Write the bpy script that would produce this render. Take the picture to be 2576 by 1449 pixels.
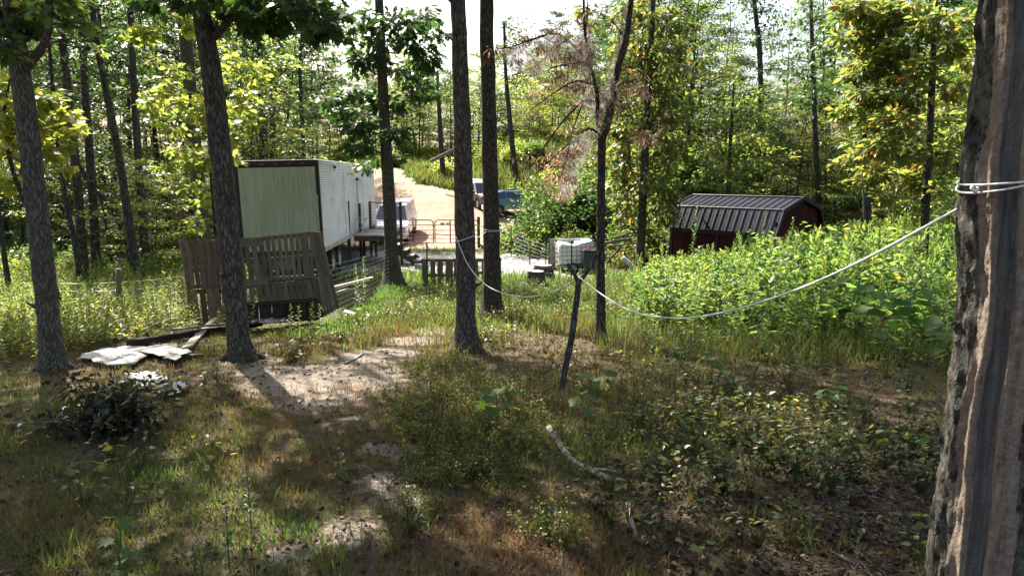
import bpy, bmesh, math, random
import numpy as np
from mathutils import Vector, Matrix, Euler

for o in list(bpy.data.objects):
    bpy.data.objects.remove(o)
SC = bpy.context.scene
COL = SC.collection
R = math.radians
random.seed(7)
RNG = np.random.default_rng(7)

# ------------------------------------------------------------------ camera, sky, sun, exposure
CAM_Z = 2.4
PITCH = R(9.4)
FPX = 1717.0                      # focal length in pixels of a 2576 px wide picture (24 mm on 36 mm)
cam_d = bpy.data.cameras.new('camera')
cam_d.sensor_width = 36.0
cam_d.lens = 24.0
cam_d.clip_end = 2000
cam_d.clip_start = 0.05
cam = bpy.data.objects.new('camera', cam_d)
COL.objects.link(cam)
cam.location = (0, 0, CAM_Z)
cam.rotation_euler = (R(90) - PITCH, 0, 0)
SC.camera = cam

SUN_EL, SUN_AZ = R(46), R(-33)    # azimuth from the viewing direction (+y), negative to the left
SUNV = Vector((math.sin(SUN_AZ) * math.cos(SUN_EL), math.cos(SUN_AZ) * math.cos(SUN_EL), math.sin(SUN_EL)))
world = bpy.data.worlds.new('World')
SC.world = world
world.use_nodes = True
wn = world.node_tree
bg = wn.nodes['Background']
sky = wn.nodes.new('ShaderNodeTexSky')
sky.sky_type = 'NISHITA'
sky.sun_disc = False
sky.sun_elevation = SUN_EL
sky.sun_rotation = SUN_AZ
sky.dust_density = 5.0
sky.air_density = 1.0
sky.ozone_density = 0.6
wn.links.new(sky.outputs[0], bg.inputs[0])
bg.inputs[1].default_value = 0.09
sun_d = bpy.data.lights.new('sun', 'SUN')
sun_d.energy = 5.0
sun_d.angle = R(0.55)
sun_d.color = (1.0, 0.94, 0.84)
sun = bpy.data.objects.new('sun', sun_d)
COL.objects.link(sun)
sun.rotation_euler = (-SUNV).to_track_quat('-Z', 'Y').to_euler()
SC.view_settings.view_transform = 'Standard'
SC.view_settings.look = 'None'
SC.view_settings.gamma = 1.0
SC.view_settings.use_curve_mapping = False
SC.view_settings.exposure = 1.8
SC.render.engine = 'CYCLES'
cy = SC.cycles
cy.max_bounces = 7
cy.diffuse_bounces = 3
cy.glossy_bounces = 3
cy.transmission_bounces = 5
cy.transparent_max_bounces = 12
cy.caustics_reflective = False
cy.caustics_refractive = False
cy.use_denoising = True

# ------------------------------------------------------------------ helpers: picture geometry (places were read off the photograph, 2576 px wide)
_c, _s = math.cos(PITCH), math.sin(PITCH)
def ray(px, py):
    xc, yc = (px - 1288) / FPX, (724.5 - py) / FPX
    y = _c + yc * _s
    return xc / y, (-_s + yc * _c) / y
def at(px, py, y):
    a, b = ray(px, py)
    return Vector((a * y, y, CAM_Z + b * y))
HT = np.array([(-40, 1.9), (-5, 2.0), (0, 2.05), (3.3, 2.1), (6, 2.2), (8.6, 2.36), (10, 2.47), (12, 2.64), (14.5, 2.9), (17, 3.2), (21, 3.5),
               (25, 3.6), (30, 3.65), (34, 3.62), (38, 3.56), (42, 3.05), (46, 2.2), (52, 1.1), (60, -0.4), (75, -1.9), (100, -3.2), (160, -6), (420, -16)], float)
_ty = np.arange(-40, 421, 0.25)
_th = np.interp(_ty, HT[:, 0], HT[:, 1])
_k = np.exp(-0.5 * (np.arange(-12, 13) / 5.0) ** 2); _k /= _k.sum()
_th = np.convolve(np.pad(_th, 12, mode='edge'), _k, mode='valid')
def sstep(x): 
    x = np.clip(x, 0, 1); return x * x * (3 - 2 * x)
def vnoise(x, y, seed=0):
    x = np.asarray(x, float); y = np.asarray(y, float)
    xi, yi = np.floor(x).astype(np.int64), np.floor(y).astype(np.int64)
    fx, fy = x - xi, y - yi
    def h(a, b):
        n = (a * 374761393 + b * 668265263 + seed * 974634777) & 0x7fffffff
        n = ((n ^ (n >> 13)) * 1274126177) & 0x7fffffff
        return ((n ^ (n >> 16)) & 0xffff) / 65535.0
    ux, uy = fx * fx * (3 - 2 * fx), fy * fy * (3 - 2 * fy)
    return (h(xi, yi) * (1 - ux) + h(xi + 1, yi) * ux) * (1 - uy) + (h(xi, yi + 1) * (1 - ux) + h(xi + 1, yi + 1) * ux) * uy
def fbm(x, y, seed=0, oct=3):
    v, a, t = 0.0, 1.0, 0.0
    for i in range(oct):
        v = v + a * vnoise(np.asarray(x) * 2 ** i, np.asarray(y) * 2 ** i, seed + i); t += a; a *= 0.5
    return v / t
def G(x, y):
    x = np.asarray(x, float); y = np.asarray(y, float)
    z = CAM_Z - np.interp(y, _ty, _th)
    z = z - 0.36 * sstep((-1.5 - x) / 2.5) * sstep((y - 9.5) / 4.5) * (1 - sstep((y - 17) / 6))
    z = z + 0.10 * (fbm(x * 0.35, y * 0.35, 3) - 0.5) * sstep((26 - y) / 8) + 0.9 * (fbm(x * 0.05, y * 0.05, 9) - 0.5) * sstep((np.abs(x) - 12) / 20)
    z = z + 0.05 * (fbm(x * 1.4, y * 1.4, 5) - 0.5) * sstep((20 - y) / 10)
    z = z + 2.2 * sstep((y - 48) / 10) * sstep((x + 5) / 6) * (1 - sstep((y - 70) / 20))
    return z
def g1(x, y):
    return float(G(x, y))
def gnd(px, py):
    a, b = ray(px, py)
    y = np.arange(2.0, 150, 0.05)
    f = CAM_Z + b * y - G(a * y, y)
    i = np.argmax(f < 0)
    yy = y[i]
    return Vector((a * yy, yy, g1(a * yy, yy)))

# ------------------------------------------------------------------ helpers: meshes and objects
def mesh_np(name, V, Fs, var=None, smooth=None):
    V = np.asarray(V, np.float32)
    Fs = [np.asarray(f, np.int32) for f in Fs if len(f)]
    me = bpy.data.meshes.new(name)
    me.vertices.add(len(V)); me.vertices.foreach_set('co', V.ravel())
    tot = np.concatenate([np.full(len(f), f.shape[1], np.int32) for f in Fs])
    loops = np.concatenate([f.ravel() for f in Fs])
    start = np.concatenate([[0], np.cumsum(tot)[:-1]]).astype(np.int32)
    me.loops.add(len(loops)); me.loops.foreach_set('vertex_index', loops)
    me.polygons.add(len(tot)); me.polygons.foreach_set('loop_start', start); me.polygons.foreach_set('loop_total', tot)
    if smooth is not None:
        sm = np.full(len(tot), bool(smooth)) if np.isscalar(smooth) else np.asarray(smooth, bool)
        me.polygons.foreach_set('use_smooth', sm)
    if var is not None:
        a = me.attributes.new('var', 'FLOAT', 'POINT')
        a.data.foreach_set('value', np.asarray(var, np.float32))
    me.update(calc_edges=True)
    return me

class MB:
    """collects shapes, links them as one mesh object"""
    def __init__(s): s.V = []; s.F = []; s.n = 0; s.S = []
    def add(s, V, faces, smooth=False):
        V = np.asarray(V, float).reshape(-1, 3)
        for f in faces:
            s.F.append([int(i) + s.n for i in f]); s.S.append(smooth)
        s.V.append(V); s.n += len(V)
        return s
    def box(s, c, d, rot=None, bev=0.0):
        hx, hy, hz = [v / 2 for v in d]
        if bev > 0:
            b = min(bev, hx * .9, hy * .9, hz * .9)
            V, idx = [], {}
            for sx in (-1, 1):
                for sy in (-1, 1):
                    for sz in (-1, 1):
                        for k in range(3):
                            p = [sx * hx, sy * hy, sz * hz]
                            for m in range(3):
                                if m != k: p[m] -= (sx, sy, sz)[m] * b
                            idx[(sx, sy, sz, k)] = len(V); V.append(p)
            F = []
            q = [(-1, -1), (1, -1), (1, 1), (-1, 1)]
            for k in range(3):
                for sg in (-1, 1):
                    f = []
                    for u, v in q:
                        sgn = [0, 0, 0]; sgn[k] = sg; sgn[(k + 1) % 3] = u; sgn[(k + 2) % 3] = v
                        f.append(idx[(*sgn, k)])
                    F.append(f if sg > 0 else f[::-1])
            for k in range(3):
                a, b2 = (k + 1) % 3, (k + 2) % 3
                for u in (-1, 1):
                    for v in (-1, 1):
                        def I(t, kk):
                            sgn = [0, 0, 0]; sgn[k] = t; sgn[a] = u; sgn[b2] = v
                            return idx[(*sgn, kk)]
                        f = [I(-1, a), I(1, a), I(1, b2), I(-1, b2)]
                        F.append(f if u * v > 0 else f[::-1])
            for sx in (-1, 1):
                for sy in (-1, 1):
                    for sz in (-1, 1):
                        f = [idx[(sx, sy, sz, k)] for k in range(3)]
                        F.append(f if sx * sy * sz > 0 else f[::-1])
        else:
            V = [(x, y, z) for x in (-hx, hx) for y in (-hy, hy) for z in (-hz, hz)]
            F = [(0, 1, 3, 2), (4, 6, 7, 5), (0, 4, 5, 1), (2, 3, 7, 6), (0, 2, 6, 4), (1, 5, 7, 3)]
        V = np.array(V)
        if rot is not None: V = V @ np.array(rot).T
        return s.add(V + np.array(c), F)
    def tube(s, pts, rad, n=8, cap=True, smooth=True):
        V, F = tube_np(pts, rad, n)
        s.add(V, F, smooth)
        if cap:
            k = len(pts)
            s.F.append([s.n - k * n + i for i in range(n)][::-1]); s.S.append(False)
            s.F.append([s.n - n + i for i in range(n)]); s.S.append(False)
        return s
    def mesh(s, name):
        me = bpy.data.meshes.new(name)
        V = np.concatenate(s.V) if s.V else np.zeros((0, 3))
        tot = np.array([len(f) for f in s.F], np.int32)
        loops = np.array([i for f in s.F for i in f], np.int32)
        start = np.concatenate([[0], np.cumsum(tot)[:-1]]).astype(np.int32)
        me.vertices.add(len(V)); me.vertices.foreach_set('co', V.astype(np.float32).ravel())
        me.loops.add(len(loops)); me.loops.foreach_set('vertex_index', loops)
        me.polygons.add(len(tot)); me.polygons.foreach_set('loop_start', start); me.polygons.foreach_set('loop_total', tot)
        me.polygons.foreach_set('use_smooth', np.array(s.S, bool))
        me.update(calc_edges=True)
        return me
    def build(s, name, mat, parent=None, **kw):
        return link(name, s.mesh(name), mat, parent, **kw)

def link(name, me, mat, parent=None, loc=None, rot=None, kind=None, label=None, cat=None, group=None):
    o = bpy.data.objects.new(name, me)
    COL.objects.link(o)
    if me is not None and mat is not None and len(me.materials) == 0: me.materials.append(mat)
    if parent is not None: o.parent = parent
    if loc is not None: o.location = loc
    if rot is not None: o.rotation_euler = rot
    if kind: o['kind'] = kind
    tag(o, label, cat, group)
    return o
def tag(o, label=None, cat=None, group=None):
    if label: o['label'] = label
    if cat: o['category'] = cat
    if group: o['group'] = group
    return o
def thing(name, label, cat, loc=(0, 0, 0), rot=(0, 0, 0), group=None):
    o = bpy.data.objects.new(name, None)
    o.empty_display_size = 0.2
    COL.objects.link(o)
    o.location = loc; o.rotation_euler = rot
    return tag(o, label, cat, group)
def dup(root, loc, rot=None, scale=None, label=None, group=None):
    r = root.copy(); COL.objects.link(r); r.location = loc
    if rot is not None: r.rotation_euler = rot
    if scale is not None: r.scale = (scale,) * 3 if np.isscalar(scale) else scale
    if label: r['label'] = label
    if group: r['group'] = group
    for ch in list(root.children):
        c = ch.copy(); COL.objects.link(c); c.parent = r
        for gch in list(ch.children):
            d = gch.copy(); COL.objects.link(d); d.parent = c
    return r

def frames(P):
    P = np.asarray(P, float)
    T = np.gradient(P, axis=0); T /= np.linalg.norm(T, axis=1)[:, None] + 1e-9
    ref = np.array([1.0, 0, 0]) if abs(T[0][0]) < 0.8 else np.array([0, 1.0, 0])
    Ns = []
    for t in T:
        n = ref - t * ref.dot(t); n /= np.linalg.norm(n) + 1e-9
        Ns.append(n); ref = n
    N = np.array(Ns)
    return T, N, np.cross(T, N)
def tube_np(P, rad, n=8):
    P = np.asarray([tuple(p) for p in P], float); k = len(P)
    rad = np.broadcast_to(np.asarray(rad, float), (k,))
    T, N, B = frames(P)
    a = np.linspace(0, 2 * np.pi, n, endpoint=False)
    V = P[:, None, :] + rad[:, None, None] * (np.cos(a)[None, :, None] * N[:, None, :] + np.sin(a)[None, :, None] * B[:, None, :])
    i = np.arange(k - 1)[:, None] * n; j = np.arange(n)[None, :]; j2 = (j + 1) % n
    F = np.stack([i + j, i + j2, i + n + j2, i + n + j], -1).reshape(-1, 4)
    return V.reshape(-1, 3), F
def spline(P, m=6):
    P = np.asarray([tuple(p) for p in P], float)
    if len(P) < 3:
        t = np.linspace(0, 1, m + 1)[:, None]
        return P[0] * (1 - t) + P[-1] * t
    Q = np.vstack([2 * P[0] - P[1], P, 2 * P[-1] - P[-2]])
    out = []
    for i in range(len(P) - 1):
        p0, p1, p2, p3 = Q[i:i + 4]
        for t in np.linspace(0, 1, m, endpoint=False):
            out.append(0.5 * ((2 * p1) + (p2 - p0) * t + (2 * p0 - 5 * p1 + 4 * p2 - p3) * t * t + (3 * p1 - p0 - 3 * p2 + p3) * t ** 3))
    out.append(P[-1])
    return np.array(out)

_plank = {}
def plank(parent, name, p0, p1, w, t, up, mat, label=None):
    """a board from p0 to p1 (local to parent): its own object, mesh shared between boards of the same size"""
    p0, p1 = Vector(p0), Vector(p1)
    L = (p1 - p0).length
    key = (round(L, 2), round(w, 3), round(t, 3), mat.name)
    if key not in _plank:
        _plank[key] = MB().box((0, 0, 0), (key[0], key[1], key[2]), bev=min(0.004, t * .3)).mesh(name)
    X = (p1 - p0).normalized(); Z = Vector(up); Z = (Z - X * Z.dot(X)).normalized(); Y = Z.cross(X)
    M = Matrix((X, Y, Z)).transposed().to_4x4(); M.translation = (p0 + p1) / 2
    o = link(name, _plank[key], mat, parent)
    o.matrix_local = M
    if label: o['label'] = label
    return o

# ------------------------------------------------------------------ materials
class NT:
    def __init__(s, name):
        s.m = bpy.data.materials.new(name); s.m.use_nodes = True
        s.t = s.m.node_tree; s.bsdf = s.t.nodes['Principled BSDF']; s.out = s.t.nodes['Material Output']
    def n(s, typ, **kw):
        nd = s.t.nodes.new(typ)
        for k, v in kw.items():
            if k.startswith('i_'):
                nd.inputs[k[2:].replace('_', ' ')].default_value = v
            else: setattr(nd, k, v)
        return nd
    def l(s, a, b): s.t.links.new(a, b)
    def ramp(s, fac, stops, interp='LINEAR'):
        r = s.n('ShaderNodeValToRGB'); cr = r.color_ramp; cr.interpolation = interp
        while len(cr.elements) < len(stops): cr.elements.new(0.5)
        for e, (p, c) in zip(cr.elements, stops): e.position = p; e.color = (*c[:3], 1)
        s.l(fac, r.inputs[0]); return r.outputs[0]
    def coord(s, kind='Object', scale=(1, 1, 1)):
        tc = s.n('ShaderNodeTexCoord'); mp = s.n('ShaderNodeMapping'); mp.inputs['Scale'].default_value = scale
        s.l(tc.outputs[kind], mp.inputs[0]); return mp.outputs[0]
    def noise(s, vec, scale, detail=4, rough=0.6, out='Fac'):
        nd = s.n('ShaderNodeTexNoise'); nd.inputs['Scale'].default_value = scale; nd.inputs['Detail'].default_value = detail; nd.inputs['Roughness'].default_value = rough
        if vec is not None: s.l(vec, nd.inputs['Vector'])
        return nd.outputs[out]
    def mix(s, fac, a, b, blend='MIX'):
        nd = s.n('ShaderNodeMix'); nd.data_type = 'RGBA'; nd.blend_type = blend
        for v, i in ((fac, 0), (a, 6), (b, 7)):
            if hasattr(v, 'links'): s.l(v, nd.inputs[i])
            else: nd.inputs[i].default_value = v if i == 0 else (*v[:3], 1)
        return nd.outputs[2]
    def math(s, op, a, b=0.0, clamp=False):
        nd = s.n('ShaderNodeMath'); nd.operation = op; nd.use_clamp = clamp
        for v, i in ((a, 0), (b, 1)):
            if hasattr(v, 'links'): s.l(v, nd.inputs[i])
            else: nd.inputs[i].default_value = v
        return nd.outputs[0]
    def bump(s, h, strength=0.5, dist=0.02):
        b = s.n('ShaderNodeBump'); b.inputs['Strength'].default_value = strength; b.inputs['Distance'].default_value = dist
        s.l(h, b.inputs['Height']); s.l(b.outputs[0], s.bsdf.inputs['Normal'])
    def base(s, c, rough=0.8, metal=0.0, spec=0.4):
        if hasattr(c, 'links'): s.l(c, s.bsdf.inputs['Base Color'])
        else: s.bsdf.inputs['Base Color'].default_value = (*c, 1)
        s.bsdf.inputs['Roughness'].default_value = rough; s.bsdf.inputs['Metallic'].default_value = metal
        s.bsdf.inputs['Specular IOR Level'].default_value = spec
        return s.m

def plain(name, col, rough=0.6, metal=0.0, var=0.25, scale=8.0, dirt=None, spec=0.4):
    """paint, metal or plastic with uneven tone and a little wear"""
    N = NT(name); v = N.coord('Object')
    n1 = N.noise(v, scale, 5, 0.65)
    lo = tuple(c * (1 - var) for c in col); hi = tuple(min(1, c * (1 + var * 0.6)) for c in col)
    c = N.ramp(n1, [(0.3, lo), (0.7, hi)])
    if dirt is not None:
        d = N.ramp(N.noise(v, scale * 0.35, 6, 0.7), [(0.48, (0, 0, 0)), (0.68, (1, 1, 1))])
        c = N.mix(N.math('MULTIPLY', d, 0.75), c, dirt)
    m = N.base(c, rough, metal, spec)
    rr = N.ramp(n1, [(0.2, (rough * .75,) * 3), (0.8, (min(1, rough * 1.25),) * 3)]); N.l(rr, N.bsdf.inputs['Roughness'])
    return m

def leaf_mat(name, stops, tstops, trans=0.5, rough=0.42, spec=0.45, orand=0.18):
    stops = [(p, (r, g, max(b, .27 * g))) for p, (r, g, b) in stops]
    tstops = [(p, (r, g, max(b, .17 * g))) for p, (r, g, b) in tstops]
    N = NT(name)
    a = N.n('ShaderNodeAttribute'); a.attribute_name = 'var'
    oi = N.n('ShaderNodeObjectInfo')
    f = N.math('ADD', a.outputs['Fac'], N.math('MULTIPLY', N.math('SUBTRACT', oi.outputs['Random'], 0.5), orand), True)
    N.base(N.ramp(f, stops), rough, 0, spec)
    tr = N.n('ShaderNodeBsdfTranslucent'); N.l(N.ramp(f, tstops), tr.inputs[0])
    mx = N.n('ShaderNodeMixShader'); mx.inputs[0].default_value = trans
    N.l(N.bsdf.outputs[0], mx.inputs[1]); N.l(tr.outputs[0], mx.inputs[2]); N.l(mx.outputs[0], N.out.inputs[0])
    return N.m

def bark_mat(name, dark, mid, light, scale=1.0, lichen=0.3, lcol=(0.30, 0.32, 0.26), bump=0.9):
    N = NT(name); v = N.coord('Object', (7 * scale, 7 * scale, 1.5 * scale))
    w = N.noise(v, 2.5, 4, 0.7, 'Color')
    v2 = N.mix(0.5, v, w, 'ADD')
    vo = N.n('ShaderNodeTexVoronoi', feature='DISTANCE_TO_EDGE'); vo.inputs['Scale'].default_value = 5.0; N.l(v2, vo.inputs['Vector'])
    crack = N.ramp(vo.outputs['Distance'], [(0.0, (0, 0, 0)), (0.3, (1, 1, 1))])
    n2 = N.noise(v, 7, 7, 0.75)
    hgt = N.mix(0.6, crack, n2)
    c = N.ramp(hgt, [(0.22, dark), (0.5, mid), (0.72, light), (0.9, tuple(min(1, q * 1.5) for q in light))])
    v3 = N.coord('Object', (8 * scale, 8 * scale, 4 * scale))
    li = N.ramp(N.noise(v3, 2.2, 6, 0.75), [(0.60 - 0.2 * lichen, (0, 0, 0)), (0.72 - 0.15 * lichen, (1, 1, 1))])
    c = N.mix(N.math('MULTIPLY', li, min(1.0, 0.35 + lichen)), c, lcol)
    N.base(c, 0.95, 0, 0.15); N.bump(hgt, bump, 0.025)
    return N.m

def wood_mat(name, dark, light, grain=1.0, rough=0.85):
    """weathered board: the grain runs along local x, each board gets its own tone"""
    N = NT(name); oi = N.n('ShaderNodeObjectInfo')
    tc = N.n('ShaderNodeTexCoord'); mp = N.n('ShaderNodeMapping'); mp.inputs['Scale'].default_value = (1.2 * grain, 22 * grain, 22 * grain)
    N.l(tc.outputs['Object'], mp.inputs[0])
    cb = N.n('ShaderNodeCombineXYZ'); N.l(N.math('MULTIPLY', oi.outputs['Random'], 50.0), cb.inputs[0]); N.l(cb.outputs[0], mp.inputs['Location'])
    n = N.noise(mp.outputs[0], 1.6, 6, 0.7)
    blot = N.noise(tc.outputs['Object'], 3.0, 4, 0.6)
    f = N.math('ADD', N.math('MULTIPLY', n, 0.75), N.math('MULTIPLY', blot, 0.3))
    c = N.ramp(f, [(0.3, dark), (0.75, light)])
    hv = N.n('ShaderNodeHueSaturation'); N.l(c, hv.inputs['Color'])
    N.l(N.math('ADD', N.math('MULTIPLY', oi.outputs['Random'], 0.6), 0.7), hv.inputs['Value'])
    N.base(hv.outputs[0], rough, 0, 0.2); N.bump(n, 0.4, 0.006)
    return N.m

M = {}
# leaves: (reflected, transmitted) colour ramps over the per-leaf value 'var'
M['leaf_green'] = leaf_mat('green_leaf', [(0, (0.030, 0.055, 0.014)), (0.6, (0.062, 0.105, 0.022)), (0.95, (0.11, 0.13, 0.025))],
                           [(0, (0.10, 0.20, 0.015)), (0.6, (0.22, 0.34, 0.025)), (0.95, (0.42, 0.42, 0.03))])
M['leaf_dark'] = leaf_mat('dark_green_leaf', [(0, (0.020, 0.040, 0.014)), (0.6, (0.040, 0.072, 0.020)), (1, (0.07, 0.10, 0.03))],
                          [(0, (0.05, 0.12, 0.012)), (0.6, (0.10, 0.20, 0.02)), (1, (0.20, 0.28, 0.03))], trans=0.42)
M['leaf_bright'] = leaf_mat('yellow_green_leaf', [(0, (0.055, 0.10, 0.015)), (0.6, (0.10, 0.14, 0.022)), (1, (0.16, 0.16, 0.03))],
                            [(0, (0.26, 0.42, 0.02)), (0.5, (0.48, 0.58, 0.03)), (1, (0.70, 0.62, 0.04))], trans=0.55)
M['leaf_autumn'] = leaf_mat('turning_leaf', [(0, (0.045, 0.075, 0.014)), (0.45, (0.10, 0.115, 0.018)), (0.8, (0.16, 0.13, 0.02)), (0.92, (0.26, 0.12, 0.02)), (1, (0.30, 0.07, 0.03))],
                            [(0, (0.12, 0.24, 0.02)), (0.45, (0.32, 0.40, 0.025)), (0.8, (0.58, 0.50, 0.03)), (0.93, (0.72, 0.34, 0.03)), (1, (0.60, 0.12, 0.04))], trans=0.5)
M['leaf_vine'] = leaf_mat('vine_leaf', [(0, (0.035, 0.055, 0.014)), (0.5, (0.085, 0.095, 0.02)), (0.85, (0.15, 0.12, 0.022)), (1, (0.28, 0.10, 0.02))],
                          [(0, (0.10, 0.19, 0.015)), (0.5, (0.24, 0.32, 0.02)), (0.85, (0.46, 0.40, 0.03)), (1, (0.65, 0.22, 0.03))], trans=0.48)
M['leaf_web'] = leaf_mat('dead_brown_leaf', [(0, (0.12, 0.065, 0.045)), (0.5, (0.33, 0.20, 0.14)), (1, (0.54, 0.38, 0.29))],
                         [(0, (0.22, 0.11, 0.07)), (0.5, (0.55, 0.32, 0.21)), (1, (0.75, 0.52, 0.38))], trans=0.5, rough=0.8, spec=0.1)
M['leaf_wilt'] = leaf_mat('wilted_leaf', [(0, (0.016, 0.018, 0.012)), (0.6, (0.045, 0.042, 0.022)), (1, (0.09, 0.09, 0.035))],
                          [(0, (0.02, 0.022, 0.01)), (0.6, (0.08, 0.075, 0.02)), (1, (0.22, 0.2, 0.04))], trans=0.3)
M['litter'] = leaf_mat('fallen_leaf', [(0, (0.035, 0.022, 0.016)), (0.4, (0.095, 0.060, 0.042)), (0.75, (0.20, 0.14, 0.10)), (1, (0.40, 0.33, 0.27))],
                       [(0, (0.04, 0.02, 0.01)), (0.5, (0.14, 0.07, 0.03)), (1, (0.3, 0.2, 0.1))], trans=0.2, rough=0.75, spec=0.15)
M['grass'] = leaf_mat('grass_blade', [(0, (0.165, 0.108, 0.058)), (0.25, (0.135, 0.10, 0.045)), (0.45, (0.085, 0.080, 0.026)), (0.7, (0.055, 0.080, 0.020)), (1, (0.06, 0.115, 0.024))],
                      [(0, (0.30, 0.15, 0.06)), (0.25, (0.26, 0.17, 0.05)), (0.45, (0.22, 0.19, 0.04)), (0.7, (0.20, 0.28, 0.035)), (1, (0.26, 0.46, 0.04))], trans=0.42, rough=0.5, spec=0.3)
M['weed'] = leaf_mat('weed_leaf', [(0, (0.022, 0.048, 0.012)), (0.5, (0.055, 0.10, 0.022)), (0.9, (0.11, 0.14, 0.035)), (1, (0.18, 0.16, 0.05))],
                     [(0, (0.06, 0.14, 0.02)), (0.5, (0.20, 0.37, 0.03)), (0.9, (0.44, 0.55, 0.06)), (1, (0.62, 0.58, 0.05))], trans=0.52, rough=0.45, spec=0.35)
M['forb'] = leaf_mat('low_leaf', [(0, (0.032, 0.058, 0.016)), (0.5, (0.066, 0.10, 0.024)), (0.85, (0.14, 0.13, 0.025)), (1, (0.26, 0.16, 0.03))],
                     [(0, (0.13, 0.17, 0.02)), (0.5, (0.32, 0.33, 0.03)), (0.85, (0.58, 0.5, 0.04)), (1, (0.7, 0.42, 0.04))], trans=0.45, rough=0.4, spec=0.45)
M['lobed'] = leaf_mat('tulip_tree_leaf', [(0, (0.035, 0.085, 0.03)), (0.6, (0.06, 0.13, 0.03)), (1, (0.12, 0.15, 0.03))],
                      [(0, (0.14, 0.34, 0.03)), (0.6, (0.26, 0.50, 0.03)), (1, (0.5, 0.55, 0.04))], trans=0.55, rough=0.5, spec=0.2, orand=0.7)
M['bark_grey'] = bark_mat('grey_bark', (0.022, 0.018, 0.014), (0.085, 0.072, 0.057), (0.185, 0.165, 0.14), 1.0, 0.30, (0.185, 0.175, 0.14))
M['bark_pale'] = bark_mat('lichen_bark', (0.030, 0.025, 0.019), (0.115, 0.10, 0.078), (0.22, 0.20, 0.17), 1.2, 0.45, (0.20, 0.19, 0.145))
M['bark_furrow'] = bark_mat('furrowed_bark', (0.013, 0.011, 0.009), (0.068, 0.055, 0.042), (0.15, 0.128, 0.105), 1.1, 0.05, bump=1.0)
M['bark_far'] = bark_mat('woodland_bark', (0.018, 0.016, 0.014), (0.062, 0.054, 0.046), (0.135, 0.122, 0.108), 0.7, 0.25)
M['bark_dead'] = bark_mat('bare_dead_wood', (0.05, 0.045, 0.04), (0.16, 0.145, 0.13), (0.30, 0.28, 0.26), 1.0, 0.2)
M['stem'] = plain('green_stem', (0.06, 0.08, 0.03), 0.7)
M['twig'] = plain('brown_twig', (0.07, 0.05, 0.035), 0.9)
M['pallet'] = wood_mat('weathered_pallet_wood', (0.060, 0.043, 0.030), (0.215, 0.162, 0.115))
M['pallet_grey'] = wood_mat('greyed_pallet_wood', (0.070, 0.055, 0.041), (0.235, 0.19, 0.145))
M['pallet_black'] = wood_mat('blackened_wood', (0.018, 0.014, 0.011), (0.065, 0.053, 0.042))
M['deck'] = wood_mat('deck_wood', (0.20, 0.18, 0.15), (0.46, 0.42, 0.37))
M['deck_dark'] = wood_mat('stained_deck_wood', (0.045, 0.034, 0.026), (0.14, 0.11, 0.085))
M['lumber'] = wood_mat('bleached_lumber', (0.17, 0.15, 0.125), (0.40, 0.365, 0.32))
M['plywood'] = wood_mat('plywood_sheet', (0.17, 0.14, 0.11), (0.42, 0.37, 0.31), 0.5)
M['black'] = plain('black_paint', (0.012, 0.012, 0.013), 0.45)
M['rubber'] = plain('tyre_rubber', (0.018, 0.017, 0.016), 0.85, dirt=(0.16, 0.09, 0.05))
M['rubber_clean'] = plain('dark_rubber', (0.018, 0.017, 0.016), 0.85)
M['steel'] = plain('worn_steel', (0.45, 0.45, 0.46), 0.4, 0.8)
M['wire'] = plain('galvanised_wire', (0.22, 0.22, 0.22), 0.5, 0.4)
M['glass'] = plain('tinted_glass', (0.02, 0.03, 0.05), 0.06, 0.0, spec=0.9)
M['white_paint'] = plain('white_paint', (0.74, 0.74, 0.73), 0.3, var=0.06)
M['white_plastic'] = plain('white_plastic', (0.80, 0.79, 0.76), 0.5, var=0.06)
M['red_gate'] = plain('red_gate_paint', (0.26, 0.016, 0.02), 0.5)
M['tpost'] = plain('green_post_paint', (0.02, 0.045, 0.03), 0.6)
M['rope'] = plain('white_rope', (0.66, 0.65, 0.62), 0.9, scale=60)
M['web'] = None
# ------------------------------------------------------------------ ground
def ground_mat():
    N = NT('forest_floor'); v = N.coord('Object')
    a = N.noise(v, 1.3, 8, 0.7); b = N.noise(v, 14, 8, 0.75); c = N.noise(v, 55, 4, 0.7)
    soil = N.ramp(N.math('ADD', N.math('MULTIPLY', b, 0.6), N.math('MULTIPLY', c, 0.4)), [(0.3, (0.045, 0.033, 0.026)), (0.5, (0.105, 0.075, 0.052)), (0.68, (0.19, 0.145, 0.105))])
    thatch = N.ramp(b, [(0.3, (0.055, 0.048, 0.022)), (0.55, (0.11, 0.085, 0.04)), (0.75, (0.19, 0.12, 0.065))])
    col = N.mix(N.ramp(a, [(0.42, (0, 0, 0)), (0.6, (1, 1, 1))]), soil, thatch)
    at_ = N.n('ShaderNodeAttribute'); at_.attribute_name = 'bare'
    bf = N.ramp(N.math('ADD', at_.outputs['Fac'], N.math('MULTIPLY', N.math('SUBTRACT', N.noise(v, 5, 7, .7), 0.5), 2.6)), [(0.40, (0, 0, 0)), (0.62, (1, 1, 1))])
    sand = N.ramp(N.math('ADD', N.math('MULTIPLY', b, 0.6), N.math('MULTIPLY', c, 0.4)), [(0.3, (0.10, 0.077, 0.058)), (0.46, (0.20, 0.163, 0.13)), (0.58, (0.32, 0.275, 0.23)), (0.74, (0.43, 0.385, 0.34))])
    col = N.mix(bf, col, sand)
    ag = N.n('ShaderNodeAttribute'); ag.attribute_name = 'green'
    col = N.mix(ag.outputs['Fac'], col, N.ramp(b, [(.3, (.025, .04, .014)), (.6, (.055, .075, .02)), (.8, (.10, .10, .035))]))
    N.base(col, 0.95, 0, 0.15)
    N.bump(N.math('ADD', N.math('MULTIPLY', b, 0.6), N.math('MULTIPLY', c, 0.4)), 0.9, 0.05)
    return N.m
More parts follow.
